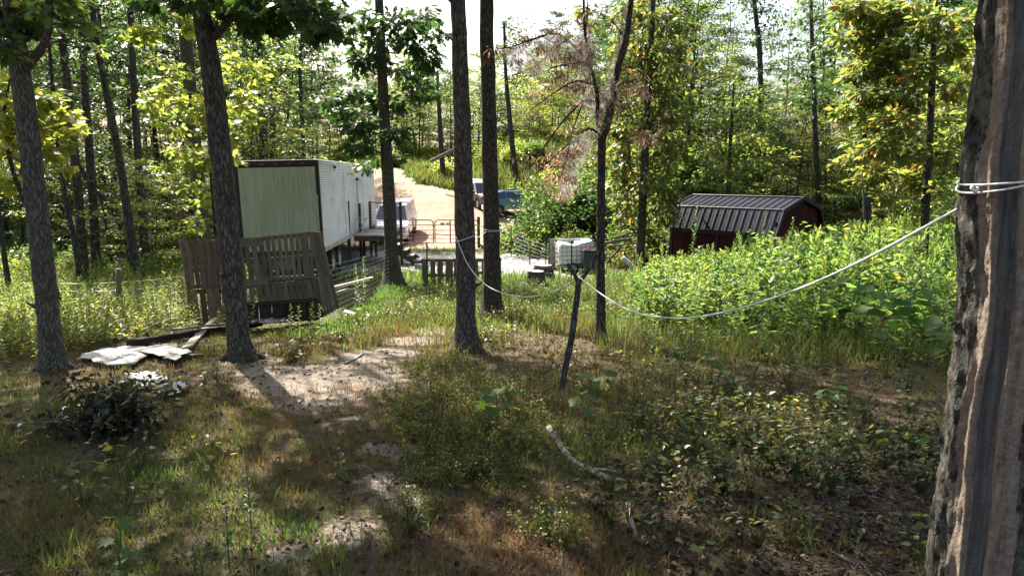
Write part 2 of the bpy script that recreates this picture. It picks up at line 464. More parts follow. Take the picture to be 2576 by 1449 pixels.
BARE_PX = [(740, 965, .75), (850, 940, .85), (950, 900, .7), (1040, 860, .55), (1095, 832, .5), (800, 1010, .5), (960, 960, .5), (880, 1060, .16), (950, 1130, .2), (950, 1215, .22), (1010, 1270, .22),
           (880, 1340, .2), (720, 1400, .16), (620, 905, .5), (680, 930, .5), (1010, 1140, .2)]
LITTER_PX = [(1290, 880, .9), (1420, 880, .9), (1500, 880, .6), (1340, 850, .6), (1620, 1230, .5), (1850, 1230, .8), (2050, 1250, .7), (2250, 1180, .6), (2330, 1280, .5), (2200, 1330, .6), (1950, 1340, .6), (1750, 1300, .5), (2100, 1420, .6), (2330, 1400, .5), (1800, 1420, .4)]
BARE = [(*gnd(px, py).to_2d(), r * .84) for px, py, r in BARE_PX]
LITT = [(*gnd(px, py).to_2d(), r) for px, py, r in LITTER_PX]
def blobs(L, x, y):
    w = np.zeros_like(np.asarray(x, float))
    for cx, cy, r in L:
        w = np.maximum(w, 1 - sstep((np.hypot(x - cx, (y - cy) * 1.0) / r - 0.6) / 0.8))
    return w
gx = np.unique(np.concatenate([np.arange(-200, -30, 4.0), np.arange(-30, -10, 0.6), np.arange(-10, 10, 0.14), np.arange(10, 30, 0.6), np.arange(30, 201, 4.0)]).round(3))
gy = np.unique(np.concatenate([np.arange(-40, 0, 2.0), np.arange(0, 26, 0.14), np.arange(26, 64, 0.5), np.arange(64, 140, 2.5), np.arange(140, 420, 12.0)]).round(3))
X, Y = np.meshgrid(gx, gy)
Z = G(X, Y)
nx, ny = len(gx), len(gy)
ii = np.arange(ny - 1)[:, None] * nx + np.arange(nx - 1)[None, :]
ii = ii.ravel()
gm = mesh_np('ground', np.stack([X, Y, Z], -1).reshape(-1, 3), [np.stack([ii, ii + 1, ii + nx + 1, ii + nx], -1)], smooth=True)
av = gm.attributes.new('bare', 'FLOAT', 'POINT')
av.data.foreach_set('value', blobs(BARE, X, Y).astype(np.float32).ravel())
av = gm.attributes.new('green', 'FLOAT', 'POINT')
av.data.foreach_set('value', (sstep((Y - 44) / 6) * .95 + .55 * sstep((Y - 12) / 4) * (1 - sstep((Y - 40) / 6))).clip(0, 1).astype(np.float32).ravel())
link('ground', gm, ground_mat(), kind='structure')

def drape(name, mask, x0, x1, y0, y1, step, lift, mat):
    xs = np.arange(x0, x1, step); ys = np.arange(y0, y1, step)
    X, Y = np.meshgrid(xs, ys); Z = G(X, Y) + lift
    m = mask(X, Y) > 0
    n = len(xs)
    i = (np.arange(len(ys) - 1)[:, None] * n + np.arange(n - 1)[None, :])
    keep = m[:-1, :-1] & m[1:, :-1] & m[:-1, 1:] & m[1:, 1:]
    i = i[keep]
    return link(name, mesh_np(name, np.stack([X, Y, Z], -1).reshape(-1, 3), [np.stack([i, i + 1, i + n + 1, i + n], -1)], smooth=True), mat, kind='structure')
def road_x(y):
    return np.interp(y, [36, 44, 50, 56, 62, 70, 90], [-4.5, -6.5, -9.0, -10.5, -12.0, -14.5, -20])
def lot_mask(x, y):
    w = np.interp(y, [32, 35, 38, 44, 48, 51, 54, 60, 90], [1.5, 4.5, 6.2, 7.5, 7.6, 4.8, 2.6, 1.7, 1.7])
    d = w - np.abs(x - road_x(y) - np.interp(y, [36, 44, 50], [0.3, 1.5, 0.3])) + 1.6 * (fbm(x * .5, y * .5, 21) - 0.5)
    return np.minimum(np.minimum(d, y - 33.0), 63 - y)
def gravel_mask(x, y):
    yc = np.interp(x, [-8, -4, 0, 4], [27.5, 27.0, 26.6, 26.0])
    return np.minimum(4.2 + 3.2 * (fbm(x * .45, y * .45, 31) - 0.5) + 1.6 * (fbm(x * 1.6, y * 1.6, 33) - .5) - np.abs(y - yc - 1.2), np.minimum(x + 8.5, 3.4 - x + (fbm(x * .5, y * .5, 5) - .5) * 5))
def dirt_mat():
    N = NT('tan_dirt'); v = N.coord('Object')
    a = N.noise(v, 0.35, 6, 0.65); b = N.noise(v, 6, 8, 0.75); mp = N.coord('Object', (1, .12, 1))
    t = N.noise(mp, 2.2, 4, 0.6)
    c = N.ramp(N.math('ADD', N.math('MULTIPLY', a, 0.5), N.math('MULTIPLY', b, 0.5)), [(0.32, (0.19, 0.13, 0.082)), (0.5, (0.285, 0.21, 0.148)), (0.66, (0.35, 0.285, 0.22))])
    c = N.mix(N.math('MULTIPLY', N.ramp(t, [(0.5, (0, 0, 0)), (0.62, (1, 1, 1))]), 0.35), c, (0.33, 0.29, 0.25))
    N.base(c, 0.95, 0, 0.15); N.bump(b, 0.8, 0.06); return N.m
def gravel_mat():
    N = NT('grey_gravel'); v = N.coord('Object')
    vo = N.n('ShaderNodeTexVoronoi'); vo.inputs['Scale'].default_value = 22; N.l(v, vo.inputs['Vector'])
    b = N.noise(v, 3, 6, 0.7)
    c = N.ramp(vo.outputs['Color'], [(0.1, (0.14, 0.135, 0.13)), (0.6, (0.33, 0.325, 0.32)), (0.95, (0.52, 0.51, 0.5))])
    c = N.mix(N.ramp(b, [(0.5, (0, 0, 0)), (0.66, (1, 1, 1))]), c, (0.20, 0.16, 0.115))
    N.base(c, 0.95, 0, 0.2); N.bump(vo.outputs['Distance'], 0.8, 0.04); return N.m
drape('dirt_lot', lot_mask, -24, 5, 32, 92, 0.4, 0.03, dirt_mat())
drape('gravel_drive', gravel_mask, -9, 6, 20, 36, 0.08, 0.02, gravel_mat())

# ------------------------------------------------------------------ foliage building blocks
def tri(a): return np.array(a, np.int32)
T_QUAD = (np.array([(0, 0, 0), (-.30, .45, .07), (0, 1, -.06), (.30, .45, .07)]), tri([(0, 3, 2), (0, 2, 1)]))
T_OVATE = (np.array([(0, 0, 0), (-.25, .28, .05), (-.22, .62, .05), (0, 1, -.10), (.22, .62, .05), (.25, .28, .05)]), tri([(0, 5, 4), (0, 4, 3), (0, 3, 2), (0, 2, 1)]))
_mp = [(0, 0), (-.30, -.02), (-.24, .14), (-.56, .34), (-.30, .42), (-.33, .72), (-.12, .60), (0, 1), (.12, .60), (.33, .72), (.30, .42), (.56, .34), (.24, .14), (.30, -.02)]
T_MAPLE = (np.array([(0, .35, -.03)] + [(x, y, .09 * abs(x) - .10 * y * y) for x, y in _mp]), tri([(0, (i + 1) % 14 + 1, i + 1) for i in range(14)]))
_ok = [(0, 0), (-.10, .15), (-.22, .25), (-.12, .36), (-.34, .50), (-.15, .60), (-.26, .82), (-.08, .84), (0, 1), (.08, .84), (.26, .82), (.15, .60), (.34, .50), (.12, .36), (.22, .25), (.10, .15)]
T_OAK = (np.array([(0, .5, -.02)] + [(x, y, .10 * abs(x) - .06 * y) for x, y in _ok]), tri([(0, (i + 1) % 16 + 1, i + 1) for i in range(16)]))
T_LANCE = (np.array([(0, 0, 0), (-.085, .35, .05), (.085, .35, .05), (-.07, .7, .01), (.07, .7, .01), (0, 1, -.12)]), tri([(0, 2, 1), (1, 2, 4), (1, 4, 3), (3, 4, 5)]))
T_BLADE = (np.array([(-.5, 0, 0), (.5, 0, 0), (-.4, .45, .05), (.4, .45, .05), (0, 1, .30)]), tri([(0, 1, 3), (0, 3, 2), (2, 3, 4)]))

def unit(a): return a / (np.linalg.norm(a, axis=-1, keepdims=True) + 1e-9)
def scatter(T, pos, axis, normal, size, width=1.0):
    """copies of the leaf template T: tip along axis, face along normal -> vertices, triangles"""
    tv, tf = T
    y = unit(axis); z = normal - y * np.sum(normal * y, -1, keepdims=True); z = unit(z); x = np.cross(y, z)
    size = np.broadcast_to(np.asarray(size, float), (len(pos),))[:, None, None]
    w = np.broadcast_to(np.asarray(width, float), (len(pos),))[:, None, None]
    V = pos[:, None, :] + size * (tv[None, :, 0:1] * w * x[:, None, :] + tv[None, :, 1:2] * y[:, None, :] + tv[None, :, 2:3] * z[:, None, :])
    F = tf[None] + (np.arange(len(pos)) * len(tv))[:, None, None]
    return V.reshape(-1, 3), F.reshape(-1, 3)
def leaf_spray(rng, sites, outward, per, spread, size, T, droop=0.35, tilt=0.45, svar=0.35, var=(0.5, 0.22), width=1.0, clump=0.12, flat=.5):
    """per leaves round each site -> V, F, var ; outward is the twig direction at each site"""
    n = len(sites)
    p = np.repeat(sites, per, 0); o = np.repeat(outward, per, 0); m = n * per
    j = rng.normal(0, 1, (m, 3)) * [1, 1, flat]
    pos = p + j * spread
    ax = unit(unit(o) * 0.7 + unit(j) * 0.9 + np.array([0, 0, -droop]))
    nm = np.array([0, 0, 1.0]) + rng.normal(0, tilt, (m, 3))
    sz = size * (1 + svar * rng.uniform(-1, 1, m))
    cv = np.repeat(rng.normal(0, clump, n), per)
    vv = np.clip(var[0] + cv + rng.normal(0, var[1], m), 0, 1)
    V, F = scatter(T, pos, ax, nm, sz, width)
    return V, F, np.repeat(vv, len(T[0]))
class Leaves:
    def __init__(s): s.V = []; s.F = []; s.v = []; s.n = 0
    def add(s, V, F, v):
        s.V.append(V); s.F.append(F + s.n); s.v.append(v); s.n += len(V)
    def mesh(s, name, origin=(0, 0, 0)):
        return mesh_np(name, np.concatenate(s.V) - np.array(origin), [np.concatenate(s.F)], np.concatenate(s.v))
    def empty(s): return s.n == 0

def bark_tube(mb, rng, P, r, n=10, rough=0.06):
    V, F = tube_np(P, r, n)
    k = len(P)
    a = 1 + rng.normal(0, rough, (k, n)); a = (a + np.roll(a, 1, 1)) / 2
    C = np.asarray([tuple(p) for p in P], float)
    V = V.reshape(k, n, 3); V = C[:, None, :] + (V - C[:, None, :]) * a[..., None]
    mb.add(V.reshape(-1, 3), F, True)

def grow(rng, H, r0, cb, crad, nl, sub=5, sites=5, per=5, size=0.2, T=T_QUAD, lean=(0, 0), rise=0.5, spread=0.16, droop=0.35, tilt=0.45, var=(0.5, 0.2), shape=None, wob=0.012, flat=.5):
    """a tree in local coordinates -> (trunk MB, Leaves)"""
    mb, L = MB(), Leaves()
    k = 9
    t = np.linspace(0, 1, k)
    P = np.stack([lean[0] * t * H + np.cumsum(rng.normal(0, wob, k)) * H * t, lean[1] * t * H + np.cumsum(rng.normal(0, wob, k)) * H * t, t * H - 0.15], -1)
    P = spline(P, 2); tt = np.linspace(0, 1, len(P))
    rad = r0 * (1 - 0.88 * tt ** 1.1) * (1 + 0.5 * np.exp(-tt * H / 0.35))
    bark_tube(mb, rng, P, rad, 8)
    az = rng.uniform(0, 6.28)
    S, O = [], []
    for i in range(nl):
        u = (i + rng.uniform(0, 1)) / nl
        th = cb + (1 - cb) * u * 0.98
        az += 2.4 + rng.uniform(-.5, .5)
        prof = shape(u) if shape else (0.45 + 0.9 * math.sin(math.pi * min(1, 0.15 + 0.8 * u)) ** 1.0) * (1.0 if u < .8 else .75)
        Ln = crad * prof * rng.uniform(0.6, 1.15)
        b = np.array([np.interp(th, tt, P[:, q]) for q in range(3)])
        el = rise * (0.4 + 0.9 * u) + rng.uniform(-.15, .2)
        d = np.array([math.cos(az) * math.cos(el), math.sin(az) * math.cos(el), math.sin(el)])
        q = np.array([b + d * Ln * s + np.array([0, 0, -0.10 * Ln * s * s]) + rng.normal(0, .03 * Ln, 3) * (s > 0) for s in (0, .33, .66, 1)])
        rl = max(0.008, np.interp(th, tt, rad) * 0.42)
        mb.tube(q, np.linspace(rl, 0.006, 4), 5, cap=False)
        for j in range(sub):
            s = 0.3 + 0.7 * (j + rng.uniform(0, 1)) / sub
            pb = np.array([np.interp(s, (0, .33, .66, 1), q[:, c]) for c in range(3)])
            a2 = az + rng.choice([-1, 1]) * rng.uniform(.5, 1.2)
            e2 = el * 0.5 + rng.uniform(-.35, .35)
            d2 = np.array([math.cos(a2) * math.cos(e2), math.sin(a2) * math.cos(e2), math.sin(e2)])
            l2 = Ln * rng.uniform(.25, .5)
            e = pb + d2 * l2
            mb.tube([pb, e], [0.008, 0.003], 3, cap=False)
            w = np.linspace(.25, 1.05, sites)[:, None]
            S.append(pb + d2 * l2 * w + rng.normal(0, .05 * Ln, (sites, 3))); O.append(np.repeat(d2[None], sites, 0))
    S, O = np.concatenate(S), np.concatenate(O)
    L.add(*leaf_spray(rng, S, O, per, spread, size, T, droop, tilt, var=var, flat=flat, clump=.16))
    return mb, L
def tree_proto(name, mb, L, bark, leafm, label=None, cat='tree', group=None, loc=(0, 0, 0), leafname='crown', trunkname='trunk'):
    r = thing(name, label, cat, loc, group=group)
    link(trunkname, mb.mesh(trunkname), bark, r)
    if L is not None and not L.empty(): link(leafname, L.mesh(leafname), leafm, r)
    return r
# ------------------------------------------------------------------ named trees near the camera
def px_path(pts, y0, dy=0.0):
    n = len(pts)
    return [at(px, py, y0 + dy * i / max(1, n - 1)) for i, (px, py) in enumerate(pts)]
def mpp(y): return y / FPX * 1.013         # metres per (2576-wide) pixel at depth y
def clumps(L, mb, rng, trunk, spec, y, per_px, size, T, dyr=1.0, per=6, droop=0.5, tilt=0.6, var=(0.5, .2), branch_r=0.02, spread=0.5):
    """leaf clumps seen at picture places, carried on drooping branches from the nearest lower point of the trunk path"""
    tr = np.asarray([tuple(p) for p in trunk]); nt = len(tr)
    for px, py, r in spec:
        c = np.array(at(px, py, y + rng.uniform(-dyr, dyr))); rm = r * mpp(y)
        dd = np.linalg.norm(tr - c, axis=1)
        b = tr[np.argmin(dd + 1.1 * np.maximum(0, tr[:, 2] - c[2] + .2 * dd) + .15 * (np.arange(len(tr)) >= nt))]
        tr = np.vstack([tr, c])
        mid = (b + c) / 2 + np.array([0, 0, 0.12 * np.linalg.norm(c - b)])
        q = spline([b, mid + rng.normal(0, .05, 3) * np.linalg.norm(c - b), c], 5)
        mb.tube(q, np.linspace(branch_r * (0.35 + np.linalg.norm(c - b) * .25), 0.006, len(q)), 5, cap=False)
        ns = max(3, int(per_px * r * r / 100))
        d = unit(rng.normal(0, 1, (ns, 3))) * rng.uniform(0.2, 1, (ns, 1)) ** 0.6 * rm * np.array([1, 1, .75])
        for k in range(min(ns, 7)):
            mb.tube([c, c + d[k]], [0.006, 0.002], 3, cap=False)
        out = unit(d) + unit(c - b) * .5
        L.add(*leaf_spray(rng, c + d, out, per, rm * 0.16 * spread + size * .35, size, T, droop, tilt, var=var))
def named_tree(name, label, pts, y, wpx, bark, top=None, dy=0.0, n=14, rough=0.05, flare=0.6, group=None, cat='tree', seed=1):
    rng = np.random.default_rng(seed)
    P = px_path(pts, y, dy)
    gz = g1(P[0].x, P[0].y)
    if P[0].z > gz + .03:
        e = (P[0] - P[1]).normalized() if len(P) > 1 else Vector((0, 0, -1))
        P.insert(0, Vector((P[0].x + max(-.15, min(.15, e.x * (P[0].z - gz))), P[0].y, gz))); wpx = [wpx[0] * 1.04] + list(wpx)
    base = P[0].copy()
    if top: P.append(P[-1] + Vector(top))
    Q = spline(P, 7)
    w = np.array(wpx, float) * mpp(y) / 2 / math.sqrt(1 + (P[0].x / P[0].y) ** 2)
    if top: w = np.append(w, w[-1] * .35)
    rad = np.interp(np.linspace(0, 1, len(Q)), np.linspace(0, 1, len(w)), w)
    hgt = Q[:, 2] - Q[0, 2]
    rad = rad * (1 + flare * np.exp(-np.maximum(hgt, 0) / 0.16))
    Q[0, 2] -= 0.12
    mb = MB(); bark_tube(mb, rng, Q, rad, n, rough)
    for k in range(5):                                       # roots running out from the foot
        a = k * 1.26 + rng.uniform(-.3, .3); r = rad[8] * 1.05
        b = np.array(base)
        e = b + np.array([math.cos(a), math.sin(a), 0]) * r * rng.uniform(1.9, 2.6)
        e[2] = g1(e[0], e[1]) - 0.03
        m = b + np.array([math.cos(a), math.sin(a), 0]) * r * 1.2; m[2] = g1(m[0], m[1]) + r * .35
        mb.tube(spline([b + [0, 0, r * .9], m, e], 4), np.linspace(r * .42, r * .12, 9), 6, cap=False)
    root = thing(name, label, cat, base, group=group)
    return dict(root=root, mb=mb, L=Leaves(), Q=Q, rad=rad, bark=bark, rng=rng, base=base)
def finish(t, leafm=None, leafname='crown'):
    o = Vector(t['base'])
    me = t['mb'].mesh('trunk'); me.transform(Matrix.Translation(-o)); link('trunk', me, t['bark'], t['root'])
    if not t['L'].empty(): link(leafname, t['L'].mesh(leafname, o), leafm, t['root'])
    return t['root']
def snap(px, py):
    return gnd(px, py).y

yT1, yT2, yT4, yT5, yT7 = snap(137, 930), snap(607, 905), snap(1173, 886), snap(1238, 806), snap(1510, 864)
T1 = named_tree('maple_tree', 'lichen-patched grey trunk forking near the top at the left edge', [(137, 935), (128, 860), (112, 700), (88, 480), (62, 260), (45, 130), (28, 0)], yT1, [72, 62, 62, 58, 56, 52, 46], M['bark_pale'], top=(-.3, .2, 5.5), seed=11)
T2 = named_tree('maple_tree', 'dark furrowed trunk standing in front of the upright pallets', [(610, 912), (600, 850), (585, 700), (562, 450), (540, 240), (513, 60), (500, -40)], yT2, [70, 57, 58, 56, 52, 46, 42], M['bark_grey'], top=(-.3, .3, 6), seed=12)
T3 = named_tree('maple_tree', 'slim pale lichen-covered trunk rising behind the pallets left of the dark trunk', [(524, 690), (512, 580), (492, 400), (476, 200), (462, 20), (458, -40)], 18.0, [40, 36, 35, 33, 31, 30], M['bark_pale'], top=(0, 0, 6), seed=13)
T4 = named_tree('oak_tree', 'left and nearer of two straight grey trunks in the middle, rope tied at waist height', [(1174, 888), (1172, 800), (1170, 600), (1163, 330), (1156, 100), (1150, -40)], yT4, [66, 50, 50, 42, 37, 36], M['bark_grey'], top=(-.2, .2, 6), seed=14)
T5 = named_tree('oak_tree', 'right and farther of two straight trunks in the middle, brown furrowed bark', [(1238, 808), (1238, 720), (1234, 480), (1228, 200), (1224, -40)], yT5, [60, 44, 40, 35, 32], M['bark_furrow'], top=(.1, .2, 6), seed=15)
T6 = named_tree('oak_tree', 'leafy oak with a grey trunk beside the deck steps', [(990, 716), (985, 640), (980, 520), (972, 380), (962, 200), (955, 30), (952, -40)], 22.2, [52, 34, 32, 29, 25, 21, 20], M['bark_grey'], top=(0, 0, 3.5), seed=16, rough=0.04)
for t_, zs in ((T1, (.9, 1.7, 2.6)), (T2, (1.2, 2.2, 2.9, 3.4)), (T4, (1.0, 2.3, 3.1)), (T5, (1.4, 2.6)), (T6, (1.6, 2.9)), (T3, (1.5, 2.5, 3.6))):   # dead stubs and knots
    for z_ in zs:
        Q_, r0_ = np.asarray(t_['Q']), t_['rad']; i_ = np.argmin(np.abs(Q_[:, 2] - (Q_[0, 2] + z_))); a_ = t_['rng'].uniform(-2.2, 2.2); d_ = np.array([math.sin(a_), -math.cos(a_), .35])
        c_ = Q_[i_]; R_ = r0_[i_]; l_ = t_['rng'].uniform(.02, .16)
        t_['mb'].tube([c_ + d_ * R_ * .5, c_ + d_ * R_ * 1.02, c_ + d_ * (R_ + l_ * .6), c_ + d_ * (R_ + l_) + [0, 0, .02]], [R_ * .45, R_ * .28, R_ * .13, R_ * .09], 7)
for P_, r_, t_ in (([(72, 165), (112, 110), (126, 50), (130, -60)], 11, T1), ([(58, 170), (20, 140), (0, 100), (-50, 60)], 13, T1), ([(540, 95), (575, 55), (610, 10), (660, -50)], 9, T2), ([(1150, 40), (1138, 8), (1118, -8)], 6, T4)):
    yy = {id(T1): yT1, id(T2): yT2, id(T4): yT4}[id(t_)]
    q = spline(px_path(P_, yy, -.3), 5); t_['mb'].tube(q, np.linspace(r_ * mpp(yy), r_ * mpp(yy) * .5, len(q)), 8, cap=False)
clumps(T1['L'], T1['mb'], T1['rng'], T1['Q'], [(15, 60, 60), (95, 45, 55), (160, 25, 50), (30, 10, 60), (120, 0, 50), (65, 130, 26), (190, 70, 22), (5, 120, 40)], yT1 - .2, .6, 0.125, T_MAPLE, .5, 5, var=(.42, .2))
clumps(T2['L'], T2['mb'], T2['rng'], T2['Q'], [(600, 15, 48), (660, 40, 50), (720, 30, 48), (775, 50, 46), (830, 65, 38), (850, 30, 30), (700, 82, 24), (800, 95, 18), (560, 5, 40), (480, 0, 36), (390, 5, 30), (640, 0, 50), (740, 0, 50), (560, 60, 18)], yT2 - .3, .75, 0.15, T_MAPLE, .6, 5, var=(.28, .18))
clumps(T6['L'], T6['mb'], T6['rng'], T6['Q'], [(895, 300, 42), (860, 275, 34), (930, 345, 30), (900, 375, 26), (1000, 335, 26), (1020, 185, 40), (1070, 150, 34), (1055, 225, 30), (930, 140, 36), (905, 165, 28), (1000, 60, 40), (1055, 45, 38), (1090, 85, 24), (880, 235, 34), (950, 250, 34), (1000, 265, 24), (948, 400, 13), (935, 425, 9), (830, 255, 20), (1085, 235, 16), (930, 50, 34), (880, 90, 22), (1040, 110, 34), (960, 100, 34), (915, 420, 14), (1010, 395, 10)],
       22.2, 2.6, 0.23, T_OAK, 1.2, 6, droop=.7, var=(.34, .2))

# yellow-green maple saplings and other near understory
def sapling_px(name, label, pts, y, wpx, spec, size, T, leafm, per_px=1.3, per=5, var=(.6, .2), seed=3, bark=None, dyr=.8, tilt=.5, droop=.45, group=None):
    t = named_tree(name, label, pts, y, wpx, bark or M['bark_far'], seed=seed, n=8, flare=.3, group=group)
    clumps(t['L'], t['mb'], t['rng'], t['Q'], spec, y, per_px, size, T, dyr, per, droop, tilt, var, branch_r=.012)
    return finish(t, leafm)
sapling_px('maple_sapling', 'sunlit yellow-green maple branches behind the trunk at the left edge', [(150, 760), (100, 600), (60, 500), (30, 420), (10, 300), (30, 180)], 11.5, [16, 14, 13, 12, 9, 5],
           [(35, 300, 55), (105, 320, 48), (160, 300, 36), (150, 365, 28), (30, 380, 44), (110, 250, 36), (190, 330, 22), (170, 420, 18), (15, 230, 40), (60, 340, 40), (120, 385, 26), (20, 460, 32)], 0.135, T_MAPLE, M['leaf_bright'], 1.7, seed=21)
sapling_px('maple_sapling', 'sunlit yellow-green maple with layered branches beside the slim lichen trunk', [(548, 690), (540, 560), (530, 430), (520, 260), (500, 100), (490, 20)], 16.5, [10, 9, 8, 7, 6, 4],
           [(370, 88, 30), (345, 95, 20), (470, 62, 34), (510, 40, 28), (430, 235, 36), (380, 262, 28), (480, 285, 40), (535, 250, 30), (440, 318, 26), (590, 275, 34), (500, 400, 40), (450, 385, 28), (560, 400, 36), (615, 310, 30), (470, 470, 28), (520, 500, 30), (400, 300, 20), (640, 190, 28), (590, 170, 30), (620, 240, 22), (440, 180, 24), (255, 128, 14), (420, 420, 18), (540, 320, 36), (590, 350, 28), (500, 560, 22)], 0.155, T_MAPLE, M['leaf_bright'], 1.7, seed=22)
sapling_px('beech_tree', 'yellow and orange tinged tree with drooping layers by the right edge', [(2325, 600), (2330, 500), (2338, 350), (2345, 200), (2350, 60), (2352, -60)], 15.5, [26, 22, 20, 18, 15, 12],
           [(2150, 20, 44), (2210, 50, 44), (2280, 30, 44), (2350, 60, 40), (2160, 100, 30), (2120, 100, 18), (2200, 115, 40), (2270, 110, 40), (2390, 120, 30), (2180, 165, 40), (2250, 180, 42), (2150, 185, 24), (2310, 180, 34), (2170, 235, 34), (2230, 245, 40), (2290, 250, 34), (2130, 285, 26), (2180, 300, 30), (2250, 310, 40), (2310, 320, 34), (2370, 300, 26), (2170, 355, 28), (2220, 370, 38), (2280, 380, 40), (2340, 400, 34), (2150, 400, 22), (2200, 430, 32), (2260, 450, 36), (2310, 460, 30), (2390, 380, 26), (2400, 220, 28), (2430, 60, 36), (2440, 150, 26), (2230, 495, 22), (2160, 460, 18), (2280, 510, 20), (2360, 480, 20), (2420, 330, 20), (2100, 60, 14), (2110, 410, 14)],
           0.165, T_OVATE, M['leaf_autumn'], 2.3, 7, var=(.42, .2), seed=23, bark=M['bark_furrow'], tilt=.55, droop=.35)
sapling_px('vine_covered_tree', 'tall tree hung with yellowing vines behind the web-covered tree', [(1612, 600), (1618, 480), (1625, 340), (1632, 200), (1640, 60), (1645, -60)], 25.0, [24, 20, 18, 16, 14, 12],
           [(1590 + dx, 20 + 34 * i + dyy, 30) for i in range(16) for dx, dyy in ((-20, 8), (35, -6), (85, 12))] + [(1720, 60 + 60 * i, 26) for i in range(6)] + [(1545, 120 + 70 * i, 22) for i in range(6)] + [(1760, 150, 20), (1500, 60, 24), (1470, 30, 20), (1460, 110, 18)],
           0.21, T_OVATE, M['leaf_vine'], 1.9, 6, var=(.5, .2), seed=24, tilt=.8, droop=.8, dyr=1.0)
sapling_px('young_tree', 'bushy young tree rising behind the black shed roof', [(1830, 560), (1832, 480), (1836, 380), (1842, 280), (1846, 210)], 33.0, [14, 12, 10, 8, 4],
           [(1840, 215, 24), (1800, 260, 30), (1880, 250, 32), (1840, 290, 40), (1780, 310, 34), (1910, 300, 32), (1800, 360, 40), (1870, 360, 42), (1760, 380, 26), (1930, 350, 26), (1790, 430, 36), (1860, 430, 38), (1910, 420, 30), (1750, 450, 24), (1830, 470, 30)], 0.20, T_OVATE, M['leaf_green'], 2.2, 6, var=(.6, .2), seed=25, tilt=.5)

# the web-covered tree
T7 = named_tree('webbed_tree', 'slim dead tree wrapped in grey caterpillar webs and brown leaves', [(1510, 866), (1511, 780), (1511, 620), (1512, 480), (1514, 350)], yT7, [30, 24, 22, 21, 21], M['bark_furrow'], seed=17, n=10)
t = T7; mw = mpp(yT7)
WB = [([(1514, 352), (1530, 300), (1540, 250), (1552, 180), (1575, 100), (1588, 0), (1592, -50)], (11, 5.5)), ([(1514, 352), (1503, 310), (1503, 250), (1495, 200), (1480, 150), (1470, 60), (1468, -40)], (6, 2.5)),
      ([(1488, 175), (1460, 130), (1425, 100), (1395, 85), (1340, 100), (1290, 118), (1250, 125)], (4, 1)), ([(1504, 260), (1470, 255), (1430, 290), (1390, 340), (1350, 400), (1325, 430)], (3, 1)),
      ([(1505, 335), (1480, 325), (1450, 345), (1400, 390), (1345, 440)], (3, 1)), ([(1500, 215), (1450, 205), (1400, 230), (1360, 260)], (2.5, 1)), ([(1508, 285), (1530, 262), (1560, 215), (1590, 205)], (2.5, 1)),
      ([(1550, 185), (1580, 170), (1610, 180), (1640, 210)], (2.5, 1)), ([(1480, 150), (1450, 160), (1410, 165), (1370, 180)], (2, .8)), ([(1425, 100), (1390, 130), (1340, 170), (1290, 190)], (2, .8)), ([(1472, 80), (1478, 30), (1474, -30)], (2, 1)),
      ([(1468, 255), (1440, 330), (1425, 400), (1410, 440)], (2, .7)), ([(1575, 105), (1545, 60), (1500, 30)], (2, .7)), ([(1640, 210), (1650, 270), (1645, 330)], (1.6, .7))]
wl = Leaves(); rng = t['rng']; sites = []
for pts, (ra, rb) in WB:
    q = spline([at(px, py, yT7 + rng.uniform(-.25, .25) * (i > 0)) for i, (px, py) in enumerate(pts)], 5)
    t['mb'].tube(q, np.linspace(ra * mw, rb * mw, len(q)), 7, cap=False)
    if ra < 5:
        for k in range(len(q) * 2):                       # bare side twigs
            b = q[rng.integers(2, len(q))]; e = b + rng.normal(0, 1, 3) * [.16, .16, .11] + [0, 0, -.05]
            m = (b + e) / 2 + rng.normal(0, .02, 3)
            t['mb'].tube([b, m, e], [.004, .003, .0015], 3, cap=False)
            if k % 2: sites += [e, m]
S = [(1400, 85, 14), (1330, 100, 8), (1270, 120, 7), (1240, 124, 6), (1425, 140, 10), (1440, 150, 10), (1465, 110, 16), (1470, 150, 16), (1480, 60, 9), (1475, 180, 12), (1445, 375, 10), (1425, 385, 12), (1405, 400, 12), (1400, 435, 12), (1395, 450, 10), (1432, 450, 11), (1425, 475, 9), (1415, 500, 8), (1530, 265, 14), (1525, 290, 12), (1520, 310, 10), (1570, 225, 14), (1600, 215, 14), (1550, 240, 10), (1620, 235, 10), (1615, 330, 9), (1615, 355, 10), (1640, 355, 9), (1365, 70, 4), (1385, 130, 9), (1355, 125, 8), (1380, 210, 9), (1350, 240, 8), (1820, 30, 0.1),
     (1425, 210, 10), (1460, 215, 12), (1490, 200, 14), (1410, 180, 10), (1475, 130, 14), (1300, 150, 7), (1340, 165, 8), (1390, 480, 7), (1500, 240, 9), (1455, 45, 5), (1540, 60, 5)]
cs = []
for px, py, r in S:
    c = np.array(at(px, py, yT7 + rng.uniform(-.25, .25)))
    for k in range(max(1, int(r * 1.3))): cs.append(c + rng.normal(0, r * mw * .65, 3))
cs = np.concatenate([np.array(cs), np.array(sites)[::2]])
wl.add(*leaf_spray(rng, cs, unit(rng.normal(0, 1, (len(cs), 3))), 4, .045, .07, T_OVATE, droop=1.1, tilt=1.0, var=(.5, .25), width=.5))
t['L'] = wl
finish(t, M['leaf_web'], 'dead_leaves')
